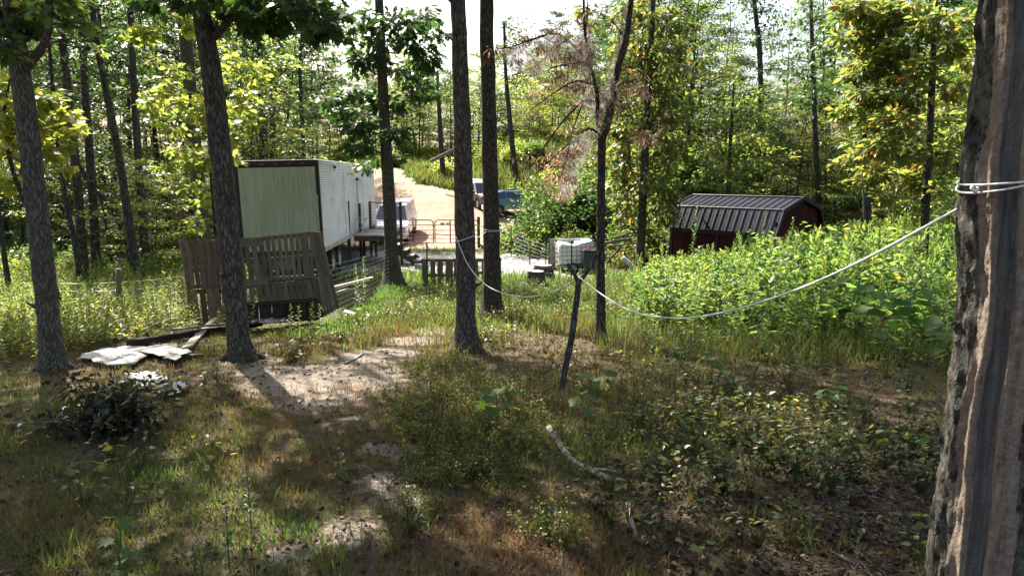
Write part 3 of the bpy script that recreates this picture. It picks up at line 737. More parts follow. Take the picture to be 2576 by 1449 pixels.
def web_mat():
    N = NT('caterpillar_web'); v = N.coord('Object')
    n = N.noise(v, 9, 6, .7); fil = N.noise(N.coord('Object', (30, 30, 9)), 2.0, 5, .75)
    N.base((0.62, 0.60, 0.55), .9, 0, .1)
    tr = N.n('ShaderNodeBsdfTransparent'); tl = N.n('ShaderNodeBsdfTranslucent'); tl.inputs[0].default_value = (.55, .52, .46, 1)
    a = N.n('ShaderNodeMixShader'); a.inputs[0].default_value = .5; N.l(N.bsdf.outputs[0], a.inputs[1]); N.l(tl.outputs[0], a.inputs[2])
    f = N.math('MULTIPLY', N.ramp(n, [(.28, (.08,) * 3), (.66, (.95,) * 3)]), N.ramp(fil, [(.34, (.18,) * 3), (.62, (.85,) * 3)]))
    b = N.n('ShaderNodeMixShader'); N.l(f, b.inputs[0]); N.l(tr.outputs[0], b.inputs[1]); N.l(a.outputs[0], b.inputs[2]); N.l(b.outputs[0], N.out.inputs[0])
    return N.m
M['web'] = web_mat()
def web_sheet(outline, y, bulge, seed):
    """a gauze pocket spun between branches: two billowed layers over the outline"""
    rng = np.random.default_rng(seed); mb = MB()
    P = np.array([at(px, py, y + rng.uniform(-.12, .12)) for px, py in outline]); c = P.mean(0); n = len(P)
    for sgn in (-1, 1):
        rings = [c + (P - c) * f + np.array([0, sgn * bulge * (1 - f * f), 0]) + rng.normal(0, .012, P.shape) for f in (1, .75, .5, .25)]
        V = np.concatenate(rings + [c[None] + [0, sgn * bulge, 0]])
        F = [(r * n + i, r * n + (i + 1) % n, (r + 1) * n + (i + 1) % n, (r + 1) * n + i) for r in range(3) for i in range(n)] + [(3 * n + i, 3 * n + (i + 1) % n, 4 * n) for i in range(n)]
        mb.add(V, F, True)
    me = mb.mesh('web'); me.transform(Matrix.Translation(-Vector(T7['base'])))
    link('web', me, M['web'], T7['root'])
web_sheet([(1500, 330), (1478, 325), (1440, 350), (1400, 395), (1420, 440), (1455, 430), (1490, 380)], yT7, .12, 1)
web_sheet([(1540, 250), (1510, 250), (1495, 200), (1482, 150), (1440, 170), (1400, 215), (1440, 250), (1490, 300)], yT7 + .1, .18, 2)
web_sheet([(1590, -20), (1570, 20), (1555, 90), (1530, 180), (1505, 260), (1520, 300), (1545, 240), (1560, 170), (1580, 90)], yT7, .10, 3)
web_sheet([(1480, 60), (1468, 100), (1425, 98), (1395, 84), (1340, 100), (1380, 150), (1450, 170), (1490, 180), (1500, 120)], yT7 - .1, .15, 4)
web_sheet([(1340, 100), (1290, 118), (1250, 126), (1290, 180), (1350, 200), (1390, 160), (1380, 110)], yT7 + .05, .10, 5)
web_sheet([(1525, 260), (1512, 340), (1495, 330), (1498, 270)], yT7, .08, 6)
web_sheet([(1440, 400), (1460, 420), (1450, 470), (1420, 510), (1405, 470)], yT7, .10, 7)

# the near trunk at the right edge, with a long peeled scar
def scar_tree():
    y = 2.55
    pts = [(2610, -260), (2618, -100), (2620, 100), (2605, 300), (2590, 450), (2580, 650), (2572, 750), (2560, 900), (2535, 1080), (2515, 1250), (2490, 1449), (2470, 1650)][::-1]
    hw = [146, 142, 141, 140, 138, 136, 138, 140, 138, 120, 116, 112]
    P = [at(px, py, y) for px, py in pts]
    foot = P[0] + (P[0] - P[1]) * 1.0; foot.z = g1(foot.x, foot.y) - .1
    P = [foot] + P + [P[-1] + Vector((-.01, .01, .25)), P[-1] + Vector((-.02, .02, .6)), P[-1] + Vector((-.05, .05, 1.2)), P[-1] + Vector((-.08, .08, 2.2))]
    w = np.array([165] + hw + [110, 105, 98, 80]) * mpp(y)
    Q = spline(P, 14); n = 120
    rad = np.interp(np.linspace(0, 1, len(Q)), np.linspace(0, 1, len(w)), w)
    V, F = tube_np(Q, 1.0, n); k = len(Q); V = V.reshape(k, n, 3)
    C = Q[:, None, :]; D = V - C
    ang = np.arctan2(D[..., 0], -D[..., 1])                 # 0 faces the camera, negative to the left
    s = np.linspace(0, 1, k)[:, None] * (Q[-1, 2] - Q[0, 2]); s = np.broadcast_to(s, ang.shape)
    rng = np.random.default_rng(5)
    ridge = fbm(ang * 9, s * 3.2, 41, 4); plate = fbm(ang * 22, s * 7, 43, 3)
    rough_ = 1 + 1.0 * sstep((-1.25 - ang) / .2)
    rr = rad[:, None] * (1 + .13 * rough_ * (ridge - .5) + .07 * rough_ * (plate - .5) + .05 * (fbm(ang * 40, s * 22, 49, 2) - .5))
    sc = -0.94 + 0.10 * (1 - np.clip(s / 1.2, 0, 1)) + 0.03 * np.sin(s * 3.1 + .5) + .06 * (fbm(s * 2, s * 0, 45) - .5)   # scar centre angle
    hwid = 0.15 + .05 * (fbm(s * 1.5, s * 0 + 3, 47) - .5)
    d = np.abs(ang - sc) / hwid
    scar = 1 - sstep((d - .75) / .35)
    lip = np.exp(-((d - 1.35) / .35) ** 2)
    inner = (1 - sstep((d - 2.6) / .8)) * (1 - scar)
    inner = np.maximum(inner, ((ang > sc) & (ang < sc + .55)) * .7 * (1 - scar))
    rr = rr * (1 - .16 * scar + .07 * lip) - .006 * inner
    V = C + D * rr[..., None]
    mb = mesh_np('trunk', V.reshape(-1, 3) - np.array(foot), [F], smooth=True)
    for nm, val in (('scar', scar), ('inner', inner)):
        a = mb.attributes.new(nm, 'FLOAT', 'POINT'); a.data.foreach_set('value', val.astype(np.float32).ravel())
    N = NT('scarred_bark'); v = N.coord('Object', (13, 13, 6)); vf = N.coord('Object', (26, 26, 1.6)); vb = N.coord('Object', (26, 26, 20))
    n1 = N.noise(v, 2.2, 7, .7); n2 = N.noise(vf, 2.0, 5, .65); n3 = N.noise(vb, 1.8, 5, .7)
    bark = N.ramp(n1, [(.36, (.014, .012, .010)), (.5, (.07, .06, .048)), (.66, (.19, .17, .14))])
    li = N.ramp(N.noise(N.coord('Object', (5, 5, 4)), 2, 6, .75), [(.5, (0, 0, 0)), (.62, (1, 1, 1))])
    bark = N.mix(N.math('MULTIPLY', li, .6), bark, (.19, .215, .175))
    inn = N.ramp(N.math('ADD', N.math('MULTIPLY', n3, .6), N.math('MULTIPLY', n2, .4)), [(.33, (.13, .092, .066)), (.46, (.27, .205, .155)), (.57, (.35, .28, .22)), (.72, (.50, .42, .35))])
    wood = N.ramp(n2, [(.3, (.085, .08, .073)), (.55, (.19, .18, .165)), (.75, (.27, .256, .236))])
    a1 = N.n('ShaderNodeAttribute'); a1.attribute_name = 'scar'; a2 = N.n('ShaderNodeAttribute'); a2.attribute_name = 'inner'
    f2 = N.ramp(N.math('ADD', a2.outputs['Fac'], N.math('MULTIPLY', N.math('SUBTRACT', n1, .5), .9)), [(.35, (0, 0, 0)), (.5, (1, 1, 1))])
    c = N.mix(f2, bark, inn); c = N.mix(N.ramp(a1.outputs['Fac'], [(.4, (0, 0, 0)), (.6, (1, 1, 1))]), c, wood)
    N.base(c, .95, 0, .15); N.bump(N.math('ADD', N.math('MULTIPLY', n1, .5), N.math('MULTIPLY', n3, .5)), 1.0, .05)
    r = thing('scarred_tree', 'large near trunk at the right edge with a long peeled grey scar', 'tree', foot)
    link('trunk', mb, N.m, r)
    return Q, rad
TQ, TR = scar_tree()
# ------------------------------------------------------------------ unseen crowns above the frame, shaped to shade the yard, gaps cut for sun patches
HOLE_PX = [(740, 960, .75), (840, 935, .9), (950, 895, .8), (1050, 850, .9), (1110, 820, .7), (800, 1000, .35), (960, 970, .4), (1290, 880, .8), (1420, 885, .6), (1350, 860, .7), (480, 1170, .14), (620, 1190, .10), (700, 1340, .20), (760, 1330, .14), (640, 1300, .12),
           (1900, 1130, .55), (2010, 1170, .5), (1800, 1080, .35), (2180, 1170, .5), (2080, 1130, .2), (1200, 1200, .16), (1080, 1290, .14), (1430, 1090, .12), (1500, 1190, .12), (340, 1390, .12), (2330, 1230, .2), (2310, 1390, .16), (1780, 1400, .08),
           (400, 950, .8), (250, 900, .9), (520, 930, .4), (100, 900, .6), (1010, 1120, .14), (1560, 1000, .2), (1640, 930, .35), (1900, 960, .4), (2200, 1000, .35), (590, 1400, .1), (850, 1220, .1), (1250, 1010, .16), (1480, 950, .14), (2100, 1060, .25), (60, 1000, .25), (930, 1340, .14), (300, 1110, .08)]
HOLES = [(*gnd(px, py).to_2d(), r) for px, py, r in HOLE_PX]
HOLES += [(2.9, .9, .3), (2.5, 1.4, .3), (2.2, 1.9, .28), (2.4, .7, .25)]
def overhead():
    rng = np.random.default_rng(77)
    n = 4900
    s = np.stack([rng.uniform(-12, 9.5, n), rng.uniform(-4, 9.6, n)], -1)
    keep = np.ones(n, bool)
    hw = blobs([(a, b, r * .85 if r >= .5 else (r + .26 if r > .24 else r + .10)) for a, b, r in HOLES], s[:, 0], s[:, 1])
    keep &= (hw < .45) | (rng.uniform(0, 1, n) < .20)
    edge = 8.6 + 0.8 * (fbm(s[:, 0] * .6, s[:, 0] * 0 + 2, 61) - .5)
    keep &= (s[:, 1] < edge) | (rng.uniform(0, 1, n) < .35)
    s = s[keep]; n = len(s)
    z = rng.uniform(7.6, 11.5, n)
    k = np.array([SUNV.x, SUNV.y]) / SUNV.z
    p = np.stack([s[:, 0] + k[0] * z, s[:, 1] + k[1] * z, z + .2], -1)
    owners = [T1, T2, T3, T4, T5]
    tops = np.array([np.array(o['Q'][-1])[:2] for o in owners])
    own = np.argmin(np.linalg.norm(p[:, None, :2] - tops[None], axis=2), 1)
    for i, o in enumerate(owners):
        q = p[own == i]
        if not len(q): continue
        Q = np.asarray(o['Q'])
        cell = np.floor(q[:, :2] / 1.7).astype(int); keys = np.unique(cell, axis=0)
        for kx in keys:
            grp = q[(cell == kx).all(1)]; c = grp.mean(0)
            zz = min(max(6.2, c[2] - 0.35 * np.linalg.norm(c[:2] - Q[-1, :2])), Q[-1, 2] - .1)
            b = Q[np.argmin(np.abs(Q[:, 2] - zz))]
            if np.linalg.norm(c - b) > .3:
                m = (b + c) / 2 + [0, 0, .25]
                sp = spline([b, m, c], 4); o['mb'].tube(sp, np.linspace(.05, .015, len(sp)), 5, cap=False)
            for g_ in grp[:14]: o['mb'].tube([c, g_], [.012, .004], 3, cap=False)
        o['L'].add(*leaf_spray(rng, q, rng.normal(0, 1, (len(q), 3)), 11, .21, .19, T_QUAD, .3, .35, var=(.45, .2), width=1.25))
overhead()
for t_, m_ in ((T1, 'leaf_green'), (T2, 'leaf_dark'), (T3, 'leaf_green'), (T4, 'leaf_green'), (T5, 'leaf_green'), (T6, 'leaf_dark')):
    finish(t_, M[m_])

# ------------------------------------------------------------------ woods
def explicit_tree(label, pts, y, wpx, top, seed, bark='bark_far', group=None, name='woodland_tree', crown=True, leafm='leaf_dark', cl=None):
    t = named_tree(name, label, pts, y, wpx, M[bark], top=top, seed=seed, n=9, flare=.35, group=group)
    rng = t['rng']
    if crown:
        Q = np.asarray(t['Q']); S = []
        for i in range(26):
            b = Q[rng.integers(len(Q) // 2, len(Q))]
            if b[2] < CAM_Z + .10 * y: continue
            a = rng.uniform(0, 6.28); L = rng.uniform(.8, 2.4)
            e = b + np.array([math.cos(a) * L, math.sin(a) * L, rng.uniform(.0, .9)])
            t['mb'].tube([b, (b + e) / 2 + [0, 0, .12], e], [.03, .015, .006], 4, cap=False)
            S.append(b + (e - b) * rng.uniform(.35, 1.1, (9, 1)) + rng.normal(0, .22, (9, 3)))
        S = np.concatenate(S)
        q_ = S[:, :2] - (S[:, 2:3] + 1) * np.array([SUNV.x, SUNV.y]) / SUNV.z
        S = S[(np.hypot((q_[:, 0] + 8.5) / 6.5, (q_[:, 1] - 12.5) / 6) > 1) | (rng.uniform(0, 1, len(S)) > .75)]
        t['L'].add(*leaf_spray(rng, S, rng.normal(0, 1, S.shape), 6, .2, .19, T_QUAD, .4, .5, var=(.45, .2)))
    if cl: clumps(t['L'], t['mb'], rng, t['Q'], cl, y, 1.6, .19, T_OVATE, 1.0, 6)
    return finish(t, M[leafm])
gl = 'dark slim trunks in the woods left of the pallets'
explicit_tree('thick dark trunk of the close pair left of the pallets, left of the two', [(212, 692), (205, 600), (190, 420), (170, 220), (150, 40), (146, -40)], 22, [30, 26, 24, 22, 20, 18], (-.3, 0, 5), 31, group=gl)
explicit_tree('straight dark trunk of the close pair left of the pallets, right of the two', [(243, 692), (238, 580), (228, 420), (215, 240), (205, 60), (204, -40)], 22.6, [28, 24, 22, 20, 18, 16], (0, 0, 5), 32, group=gl)
explicit_tree('dark trunk leaning left with its foot near the log post', [(338, 665), (325, 560), (300, 400), (270, 240), (240, 90), (222, -40)], 21, [26, 24, 21, 19, 17, 15], (-.6, 0, 5), 33, group=gl)
explicit_tree('upright bluish-grey trunk right of the leaning trunk near the log post', [(364, 625), (355, 500), (345, 350), (335, 180), (328, 20), (326, -40)], 24, [24, 22, 20, 18, 17, 16], (0, 0, 5), 34, group=gl)
explicit_tree('thin dark trunk just left of the close pair of trunks', [(203, 712), (190, 620), (165, 500), (148, 380), (135, 250), (120, 60), (116, -40)], 20.5, [17, 16, 14, 12, 11, 9, 8], (0, 0, 3), 35, group=gl)
explicit_tree('crooked dark trunk leaning steeply left from the foot of the leaning tree', [(330, 645), (318, 600), (290, 540), (255, 495), (228, 462), (190, 400), (170, 320)], 23, [20, 17, 15, 14, 13, 10, 7], (-.4, 0, 1.5), 36, group=gl)
explicit_tree('thin brown trunk at the very left edge', [(28, 748), (16, 680), (5, 600), (-8, 480), (-18, 300), (-30, 100)], 19, [18, 16, 15, 13, 12, 10], (0, 0, 4), 37, group=gl)
explicit_tree('straight grey trunk rising behind the left half of the trailer', [(668, 560), (664, 400), (660, 250), (656, 110), (652, -20), (651, -60)], 40, [26, 24, 22, 20, 17, 15], (0, 0, 4), 38)
explicit_tree('thin grey trunk rising behind the middle of the trailer', [(690, 560), (686, 400), (686, 260), (690, 130), (690, -30)], 43, [16, 15, 14, 11, 9], (0, 0, 4), 39)
explicit_tree('thin dark trunk with a leaning twin behind the trailer', [(640, 560), (636, 400), (628, 260), (612, 120), (600, 0)], 44, [12, 11, 10, 8, 6], (0, 0, 3), 40)
explicit_tree('tall thin trunk with ragged leaves against the white sky behind the shed', [(1912, 560), (1912, 400), (1914, 250), (1910, 120), (1898, 10), (1895, -40)], 42, [18, 16, 14, 13, 11, 9], (0, 0, 3), 41, cl=[(1890, 30, 22), (1935, 60, 22), (1895, 110, 18), (1940, 130, 20), (1900, 165, 18), (1930, 20, 20)])
explicit_tree('dark trunk behind the right end of the shed', [(2182, 600), (2180, 500), (2170, 300), (2155, 100), (2150, -40)], 24, [24, 22, 18, 15, 13], (0, 0, 4), 42)
explicit_tree('dark tree with hanging foliage between the shed and the yellow tree', [(2062, 590), (2058, 480), (2050, 320), (2045, 160), (2040, -20)], 34, [18, 16, 14, 12, 9], (0, 0, 3), 43, cl=[(2040, 60, 30), (2010, 120, 26), (2070, 150, 30), (2030, 210, 30), (2000, 250, 26), (2080, 270, 26), (2030, 300, 30), (1990, 90, 20), (2060, 350, 28), (2100, 380, 24), (2100, 220, 22)])
explicit_tree('slim trunk standing in the brush right of the parked cars', [(1292, 400), (1286, 340), (1280, 280), (1272, 180), (1268, 60)], 52, [14, 13, 12, 9, 6], None, 44, cl=[(1270, 60, 20), (1290, 110, 20), (1262, 150, 18)])
explicit_tree('slim trunk on the bank left of the middle trunks', [(1112, 400), (1108, 340), (1104, 260), (1100, 180)], 55, [13, 12, 10, 6], None, 45, cl=[(1100, 180, 24), (1120, 220, 18), (1085, 240, 18), (1110, 130, 18)])
explicit_tree('grey trunk rising through the shrubs left of the shed', [(1618, 545), (1615, 470), (1612, 400)], 28, [16, 14, 12], (0, 0, 1.5), 46, crown=False)

def protos():
    P = {}
    rng = np.random.default_rng(101)
    tall = []
    for i in range(6):
        H = 13 + 1.2 * i
        mb, L = grow(rng, H, .11 + .012 * i, .34, 2.3, 28, 5, 4, 11, .21, T_QUAD, lean=(rng.uniform(-.05, .05), rng.uniform(-.05, .05)), rise=.5, spread=.24, var=(.45, .2), flat=.16, tilt=.32)
        tall.append((mb.mesh('trunk'), L.mesh('crown')))
    low = []
    for i in range(5):
        H = 4.5 + .9 * i
        mb, L = grow(rng, H, .035 + .006 * i, .12, 1.5 + .12 * i, 19, 4, 4, 10, .15, T_QUAD, lean=(rng.uniform(-.08, .08), rng.uniform(-.08, .08)), rise=.36, spread=.19, tilt=.28, var=(.55, .2), flat=.14)
        low.append((mb.mesh('trunk'), L.mesh('crown')))
    shr = []
    for i in range(5):
        mb, L = MB(), Leaves(); S, O = [], []
        for k in range(30):
            a = rng.uniform(0, 6.28); el = rng.uniform(.35, 1.45); Ln = rng.uniform(.7, 1.25)
            d = np.array([math.cos(a) * math.cos(el), math.sin(a) * math.cos(el), math.sin(el)])
            q = np.array([d * Ln * s + np.array([0, 0, -.18 * s * s * Ln]) + np.array([math.cos(a), math.sin(a), 0]) * .12 for s in (0, .33, .66, 1)])
            q[0, 2] = -.1
            mb.tube(q, [.014, .011, .008, .004], 4, cap=False)
            w = rng.uniform(.25, 1.05, (16, 1)); b = d * Ln * w + np.array([0, 0, -.18]) * w * w * Ln
            S.append(b + rng.normal(0, .13, b.shape)); O.append(np.repeat(d[None], 16, 0))
        S, O = np.concatenate(S), np.concatenate(O)
        L.add(*leaf_spray(rng, S, O, 6, .09, .11, T_QUAD, .3, .5, var=(.5, .2), width=1.1))
        shr.append((mb.mesh('stems'), L.mesh('foliage')))
    big = []
    for i in range(4):
        mb, L = MB(), Leaves(); S, O = [], []
        for k in range(52):
            a = rng.uniform(0, 6.28); el = rng.uniform(.25, 1.5); Ln = rng.uniform(1.6, 2.7)
            d = np.array([math.cos(a) * math.cos(el), math.sin(a) * math.cos(el), math.sin(el)])
            q = np.array([d * Ln * s + np.array([0, 0, -.14 * s * s * Ln]) + np.array([math.cos(a), math.sin(a), 0]) * .2 for s in (0, .33, .66, 1)])
            q[0, 2] = -.1
            mb.tube(q, [.022, .016, .011, .005], 4, cap=False)
            w = rng.uniform(.35, 1.05, (20, 1)); b = d * Ln * w + np.array([0, 0, -.14]) * w * w * Ln
            S.append(b + rng.normal(0, .2, b.shape)); O.append(np.repeat(d[None], 20, 0))
        S, O = np.concatenate(S), np.concatenate(O)
        L.add(*leaf_spray(rng, S, O, 7, .13, .15, T_QUAD, .3, .5, var=(.5, .2), width=1.1))
        big.append((mb.mesh('stems'), L.mesh('foliage')))
    dead = []
    for i in range(2):
        mb, L = grow(rng, 13, .09, .5, 1.6, 20, 4, 3, 2, .14, T_QUAD, rise=.8, spread=.15, var=(.5, .2))
        dead.append((mb.mesh('trunk'), L.mesh('crown')))
    return tall, low, shr, dead, big
TALL, LOW, SHR, DEAD, BIG = protos()
_mc = {}
def with_mat(me, mat):
    k = (me.name, mat.name)
    if k not in _mc:
        m = me.copy(); m.materials.clear(); m.materials.append(mat); _mc[k] = m
    return _mc[k]
def plant(name, pair, parts, bark, leafm, x, y, s, label, group, cat, rng, dz=0.0, sz=1.0):
    r = thing(name, label, cat, (x, y, g1(x, y) - .05 + dz), (0, 0, rng.uniform(0, 6.28)), group)
    r.scale = (s, s, s * sz)
    link(parts[0], with_mat(pair[0], M[bark]), None, r); link(parts[1], with_mat(pair[1], M[leafm]), None, r)
    return r
KEEP_OUT = []
def is_open(x, y):
    if -9.9 < x < 4.2 and y < 36: return True
    if y < 62 and abs(x - road_x(y)) < 3.0: return True
    if 33 < y < 50 and -10.5 < x < 5.5: return True
    if y < 27 and -9 < x < 15 : return True
    if 4.5 < x < 13.5 and 20 < y < 31: return True
    if y < 17.5 and abs(x) < 22: return True
    return False
def fill(n, xr, yr, rng, test=None, dmin=1.0):
    out = []; tries = 0
    while len(out) < n and tries < 8000:
        tries += 1
        x, y = rng.uniform(*xr), rng.uniform(*yr)
        if is_open(x, y) or (test and not test(x, y)): continue
        if abs(x / y) > .95: continue
        if any((x - a) ** 2 + (y - b) ** 2 < dmin ** 2 for a, b in out): continue
        out.append((x, y))
    return out
rng = np.random.default_rng(202)
pick = lambda L: L[rng.integers(len(L))]
USED = set()
def woods(n, xr, yr, kind, label, group, mats, test=None, dmin=1.2, sr=(.8, 1.15), cat='tree'):
    label0 = label
    for x, y in fill(n, xr, yr, rng, test, dmin):
        lm = mats[rng.integers(len(mats))]
        px = 1288 + FPX * .985 * x / y
        sect = [w for lim_, w in ((20, 'by the left picture edge'), (130, 'behind the leftmost trunk'), (330, 'right of the leftmost trunk'), (480, 'left of the pallets'), (610, 'behind the dark furrowed trunk'), (800, 'behind the trailer'), (960, 'left of the oak'), (1160, 'right of the oak'), (1215, 'between the two middle trunks'), (1300, 'just right of the two middle trunks'), (1400, 'above the left part of the overgrown mound'),
                                  (1500, 'left of the webbed tree'), (1690, 'between webbed tree and shed'), (1880, 'behind the left half of the shed'), (2060, 'behind the right half of the shed'), (2230, 'right of the shed'), (2440, 'behind the yellow tree'), (9999, 'by the scarred trunk')) if px < lim_][0]
        tone = {'leaf_green': 'mid-green', 'leaf_dark': 'dark green', 'leaf_bright': 'yellow-green', 'leaf_vine': 'yellowing'}[lm]
        far = 'front' if y < yr[0] + .33 * (yr[1] - yr[0]) else ('middle-distance' if y < yr[0] + .66 * (yr[1] - yr[0]) else 'farther')
        noun = {'tall': 'tall tree', 'low': 'leafy sapling', 'dead': 'thin bare tree', 'shrub': 'shrub'}[kind] if 'hill' not in label0 and 'distant' not in label0 else ('small hill tree' if kind == 'low' else 'distant tree')
        q_ = (len(bpy.data.objects) * 7) % 3 if False else (0 if px % 150 < 50 else (1 if px % 150 < 100 else 2))
        siz = ('slim', '', 'broad')[q_]
        label = ' '.join(w for w in (far, siz, tone, noun, sect) if w)
        if label in USED: continue
        USED.add(label)
        if kind == 'tall': plant('woodland_tree', pick(TALL), ('trunk', 'crown'), 'bark_far', lm, x, y, rng.uniform(*sr), label, group, cat, rng)
        elif kind == 'low': plant('sapling', pick(LOW), ('trunk', 'crown'), 'bark_far', lm, x, y, rng.uniform(*sr), label, group, cat, rng)
        elif kind == 'dead': plant('bare_tree', pick(DEAD), ('trunk', 'crown'), 'bark_far', lm, x, y, rng.uniform(*sr), label, group, cat, rng)
        else: plant('shrub', pick(SHR), ('stems', 'foliage'), 'twig', lm, x, y, rng.uniform(*sr), label, group, cat, rng)
G_, D_, B_ = 'leaf_green', 'leaf_dark', 'leaf_bright'
left = lambda x, y: x < -10.3 - max(0, (y - 37) * .25)
woods(44, (-48, -9), (21, 62), 'tall', 'tall slim tree in the dense woods left of the trailer', 'trees of the dense woods left of the trailer', [G_, D_, D_], lambda x, y: left(x, y) and not (y < 33 and x > -24), 1.7, (.8, 1.1))
woods(60, (-42, -9), (22, 55), 'low', 'leafy sapling in the sunlit understory left of the trailer', 'saplings of the understory left of the trailer', [G_, B_, B_, D_], left, 1.3, (.7, 1.25))
woods(60, (-36, -9.5), (18.5, 45), 'shrub', 'low leafy shrub under the woods left of the trailer', 'shrubs under the woods left of the trailer', [G_, B_, D_], left, 1.2, (.6, 1.2), 'shrub')
right = lambda x, y: x > 5.5 and (y > 34.5 or x > 16.5)
woods(42, (5, 48), (26, 66), 'tall', 'tall tree in the dense woods behind the shed', 'trees of the dense woods behind the shed', [G_, D_], lambda x, y: right(x, y) and not (y < 52 and .30 < x / y < .52) and not (.255 < x / y < .42), 1.8, (.75, 1.0))
woods(72, (5, 44), (22, 56), 'low', 'leafy sapling in the woods behind the shed', 'saplings of the woods behind the shed', [G_, D_, B_, 'leaf_vine', G_, B_], right, 1.4, (.8, 1.35))
woods(60, (4, 40), (20, 46), 'shrub', 'leafy shrub at the edge of the woods around the shed', 'shrubs at the edge of the woods around the shed', [G_, D_, G_], lambda x, y: right(x, y) or (x > 5.5 and y > 33), 1.3, (.8, 1.5), 'shrub')
cen = lambda x, y: (abs(x - road_x(y)) > 3.2 or y > 64) and y > 54
woods(16, (-30, 30), (66, 105), 'tall', 'tall thin tree on the far hill beyond the dirt road', 'trees on the far hill beyond the dirt road', [G_, D_], cen, 3.0, (.55, .8))
woods(30, (-34, 22), (60, 84), 'low', 'broad small tree closing the top of the dirt road hill', 'broad small trees on top of the hill', [G_, D_, B_], cen, 2.2, (1.2, 1.8))
woods(70, (-30, 32), (57, 90), 'low', 'small tree on the sunny hill beyond the dirt road', 'small trees on the sunny hill beyond the dirt road', [G_, B_, G_, 'leaf_vine'], cen, 1.8, (.8, 1.4))
woods(46, (-32, -4), (58, 84), 'shrub', 'green shrub on the slope left of the dirt road', 'shrubs on the slope beside the dirt road', [G_, B_, 'leaf_vine'], lambda x, y: y > 63.5 or abs(x - road_x(y)) > 2.9, 1.5, (1.0, 1.9), 'shrub')
woods(54, (-9, 16), (50.5, 72), 'shrub', 'yellow-green shrub on the bank behind the parked cars', 'shrubs on the bank behind the parked cars', [G_, B_, 'leaf_vine'], lambda x, y: abs(x - road_x(y)) > 3.3 and x > -9, 1.2, (.8, 1.7), 'shrub')
woods(44, (-40, 16), (84, 125), 'tall', 'distant hazy tree closing the view above the dirt road', 'distant trees above the dirt road', [G_, G_, B_], None, 2.6, (.5, .75))
woods(110, (-110, 110), (70, 130), 'tall', 'distant tree on the wooded skyline', 'distant trees of the wooded skyline', [G_, D_], lambda x, y: (abs(x) > 22 or y > 105) and not (.255 < x / y < .42) and not (-.30 < x / y < -.2), 3.5, (.8, 1.1))
woods(5, (9, 26), (48, 66), 'dead', 'thin nearly bare tree against the white sky', 'thin bare trees against the white sky', [G_], lambda x, y: .28 < x / y < .44, 2.0, (.85, 1.1))
woods(4, (-8, 12), (58, 80), 'dead', 'thin nearly bare tree on the far bank', 'thin bare trees on the far bank', [G_], None, 2.0, (.7, .9))
# the mound of greenery between the cars and the tote
MOUND = ['low bush right below the parked blue car', 'round bush on the left of the overgrown mound', 'large bush in the middle of the overgrown mound front', 'dark bush on the right of the overgrown mound behind the tank', 'low bush hiding the bonnet of the blue car', 'dark tall bush forming the top of the overgrown mound',
         'tall bush at the back right of the overgrown mound', 'yellowing bush beside the broken snag', 'small yellow-green bush at the left foot of the overgrown mound', 'green bush between the webbed tree and the broken snag', 'yellowing bush at the left end of the shed', 'yellowing bush behind the broken snag',
         'dark bush behind the webbed trunk', 'green bush behind the left corner of the shed', 'small yellow-green bush just above the black crate', 'small green bush just behind the plywood sheet']
for i, (px, py, y, s, lm) in enumerate([(1305, 600, 33.5, .75, 'leaf_green'), (1355, 590, 33, .9, 'leaf_green'), (1425, 590, 32.5, 1.9, 'leaf_green'), (1460, 585, 32, 2.2, 'leaf_dark'), (1370, 560, 36, .7, 'leaf_green'), (1425, 550, 36.5, 2.0, 'leaf_dark'), (1470, 540, 37, 2.6, 'leaf_green'),
                                      (1540, 590, 31, 1.5, 'leaf_vine'), (1275, 610, 34.5, .55, 'leaf_bright'), (1600, 600, 29, 1.3, 'leaf_green'), (1640, 610, 27.5, 1.2, 'leaf_vine'), (1560, 560, 34, 1.6, 'leaf_green'), (1510, 570, 33, 1.6, 'leaf_dark'), (1680, 590, 33, 1.5, 'leaf_green'), (1370, 615, 31.5, 1.0, 'leaf_bright'), (1445, 625, 29.5, .9, 'leaf_green')]):
    x = at(px, py, y).x
    plant('shrub', BIG[i % 4], ('stems', 'foliage'), 'twig', lm, x, y, s * .68, MOUND[i], 'bushes of the overgrown mound by the parked cars', 'shrub', rng)
for i, (px, y, s) in enumerate([(1755, 40, 1.2), (1820, 39, 1.3), (1900, 40, 1.2), (1980, 41, 1.3), (2080, 38, 1.2), (2140, 33, 1.0), (1690, 38, 1.2), (2240, 30, .9), (2400, 26, 1.0), (2460, 30, 1.2), (1560, 42, 1.3), (1480, 46, 1.3), (1640, 44, 1.3)]):
    plant('sapling', LOW[(i * 2) % 5], ('trunk', 'crown'), 'bark_far', [G_, D_, G_, 'leaf_vine'][i % 4], at(px, 500, y).x, y, s, 'layered leafy sapling ' + ['above the left end of the shed roof', 'above the shed roof, left of its middle', 'above the middle of the shed roof', 'above the shed roof, right of its middle', 'above the gable end of the shed', 'right behind the shed gable', 'left of the shed above the dead sticks', 'behind the yellow tree', 'by the scarred trunk, nearer one', 'by the scarred trunk, farther one', 'behind the brush pile', 'right behind the webbed tree', 'behind the vine covered tree'][i], 'layered saplings above the shed roof', 'tree', rng)
snag = named_tree('broken_snag', 'broken grey tree stump trunk with vines left of the shed', [(1578, 625), (1574, 560), (1580, 500), (1590, 460)], 28.5, [44, 34, 32, 26], M['bark_dead'], seed=50, n=10)
clumps(snag['L'], snag['mb'], snag['rng'], snag['Q'], [(1600, 480, 12), (1565, 540, 12), (1605, 540, 14), (1560, 600, 14), (1610, 590, 14)], 28.3, 2, .16, T_OVATE, .4, 5)
finish(snag, M['leaf_vine'])

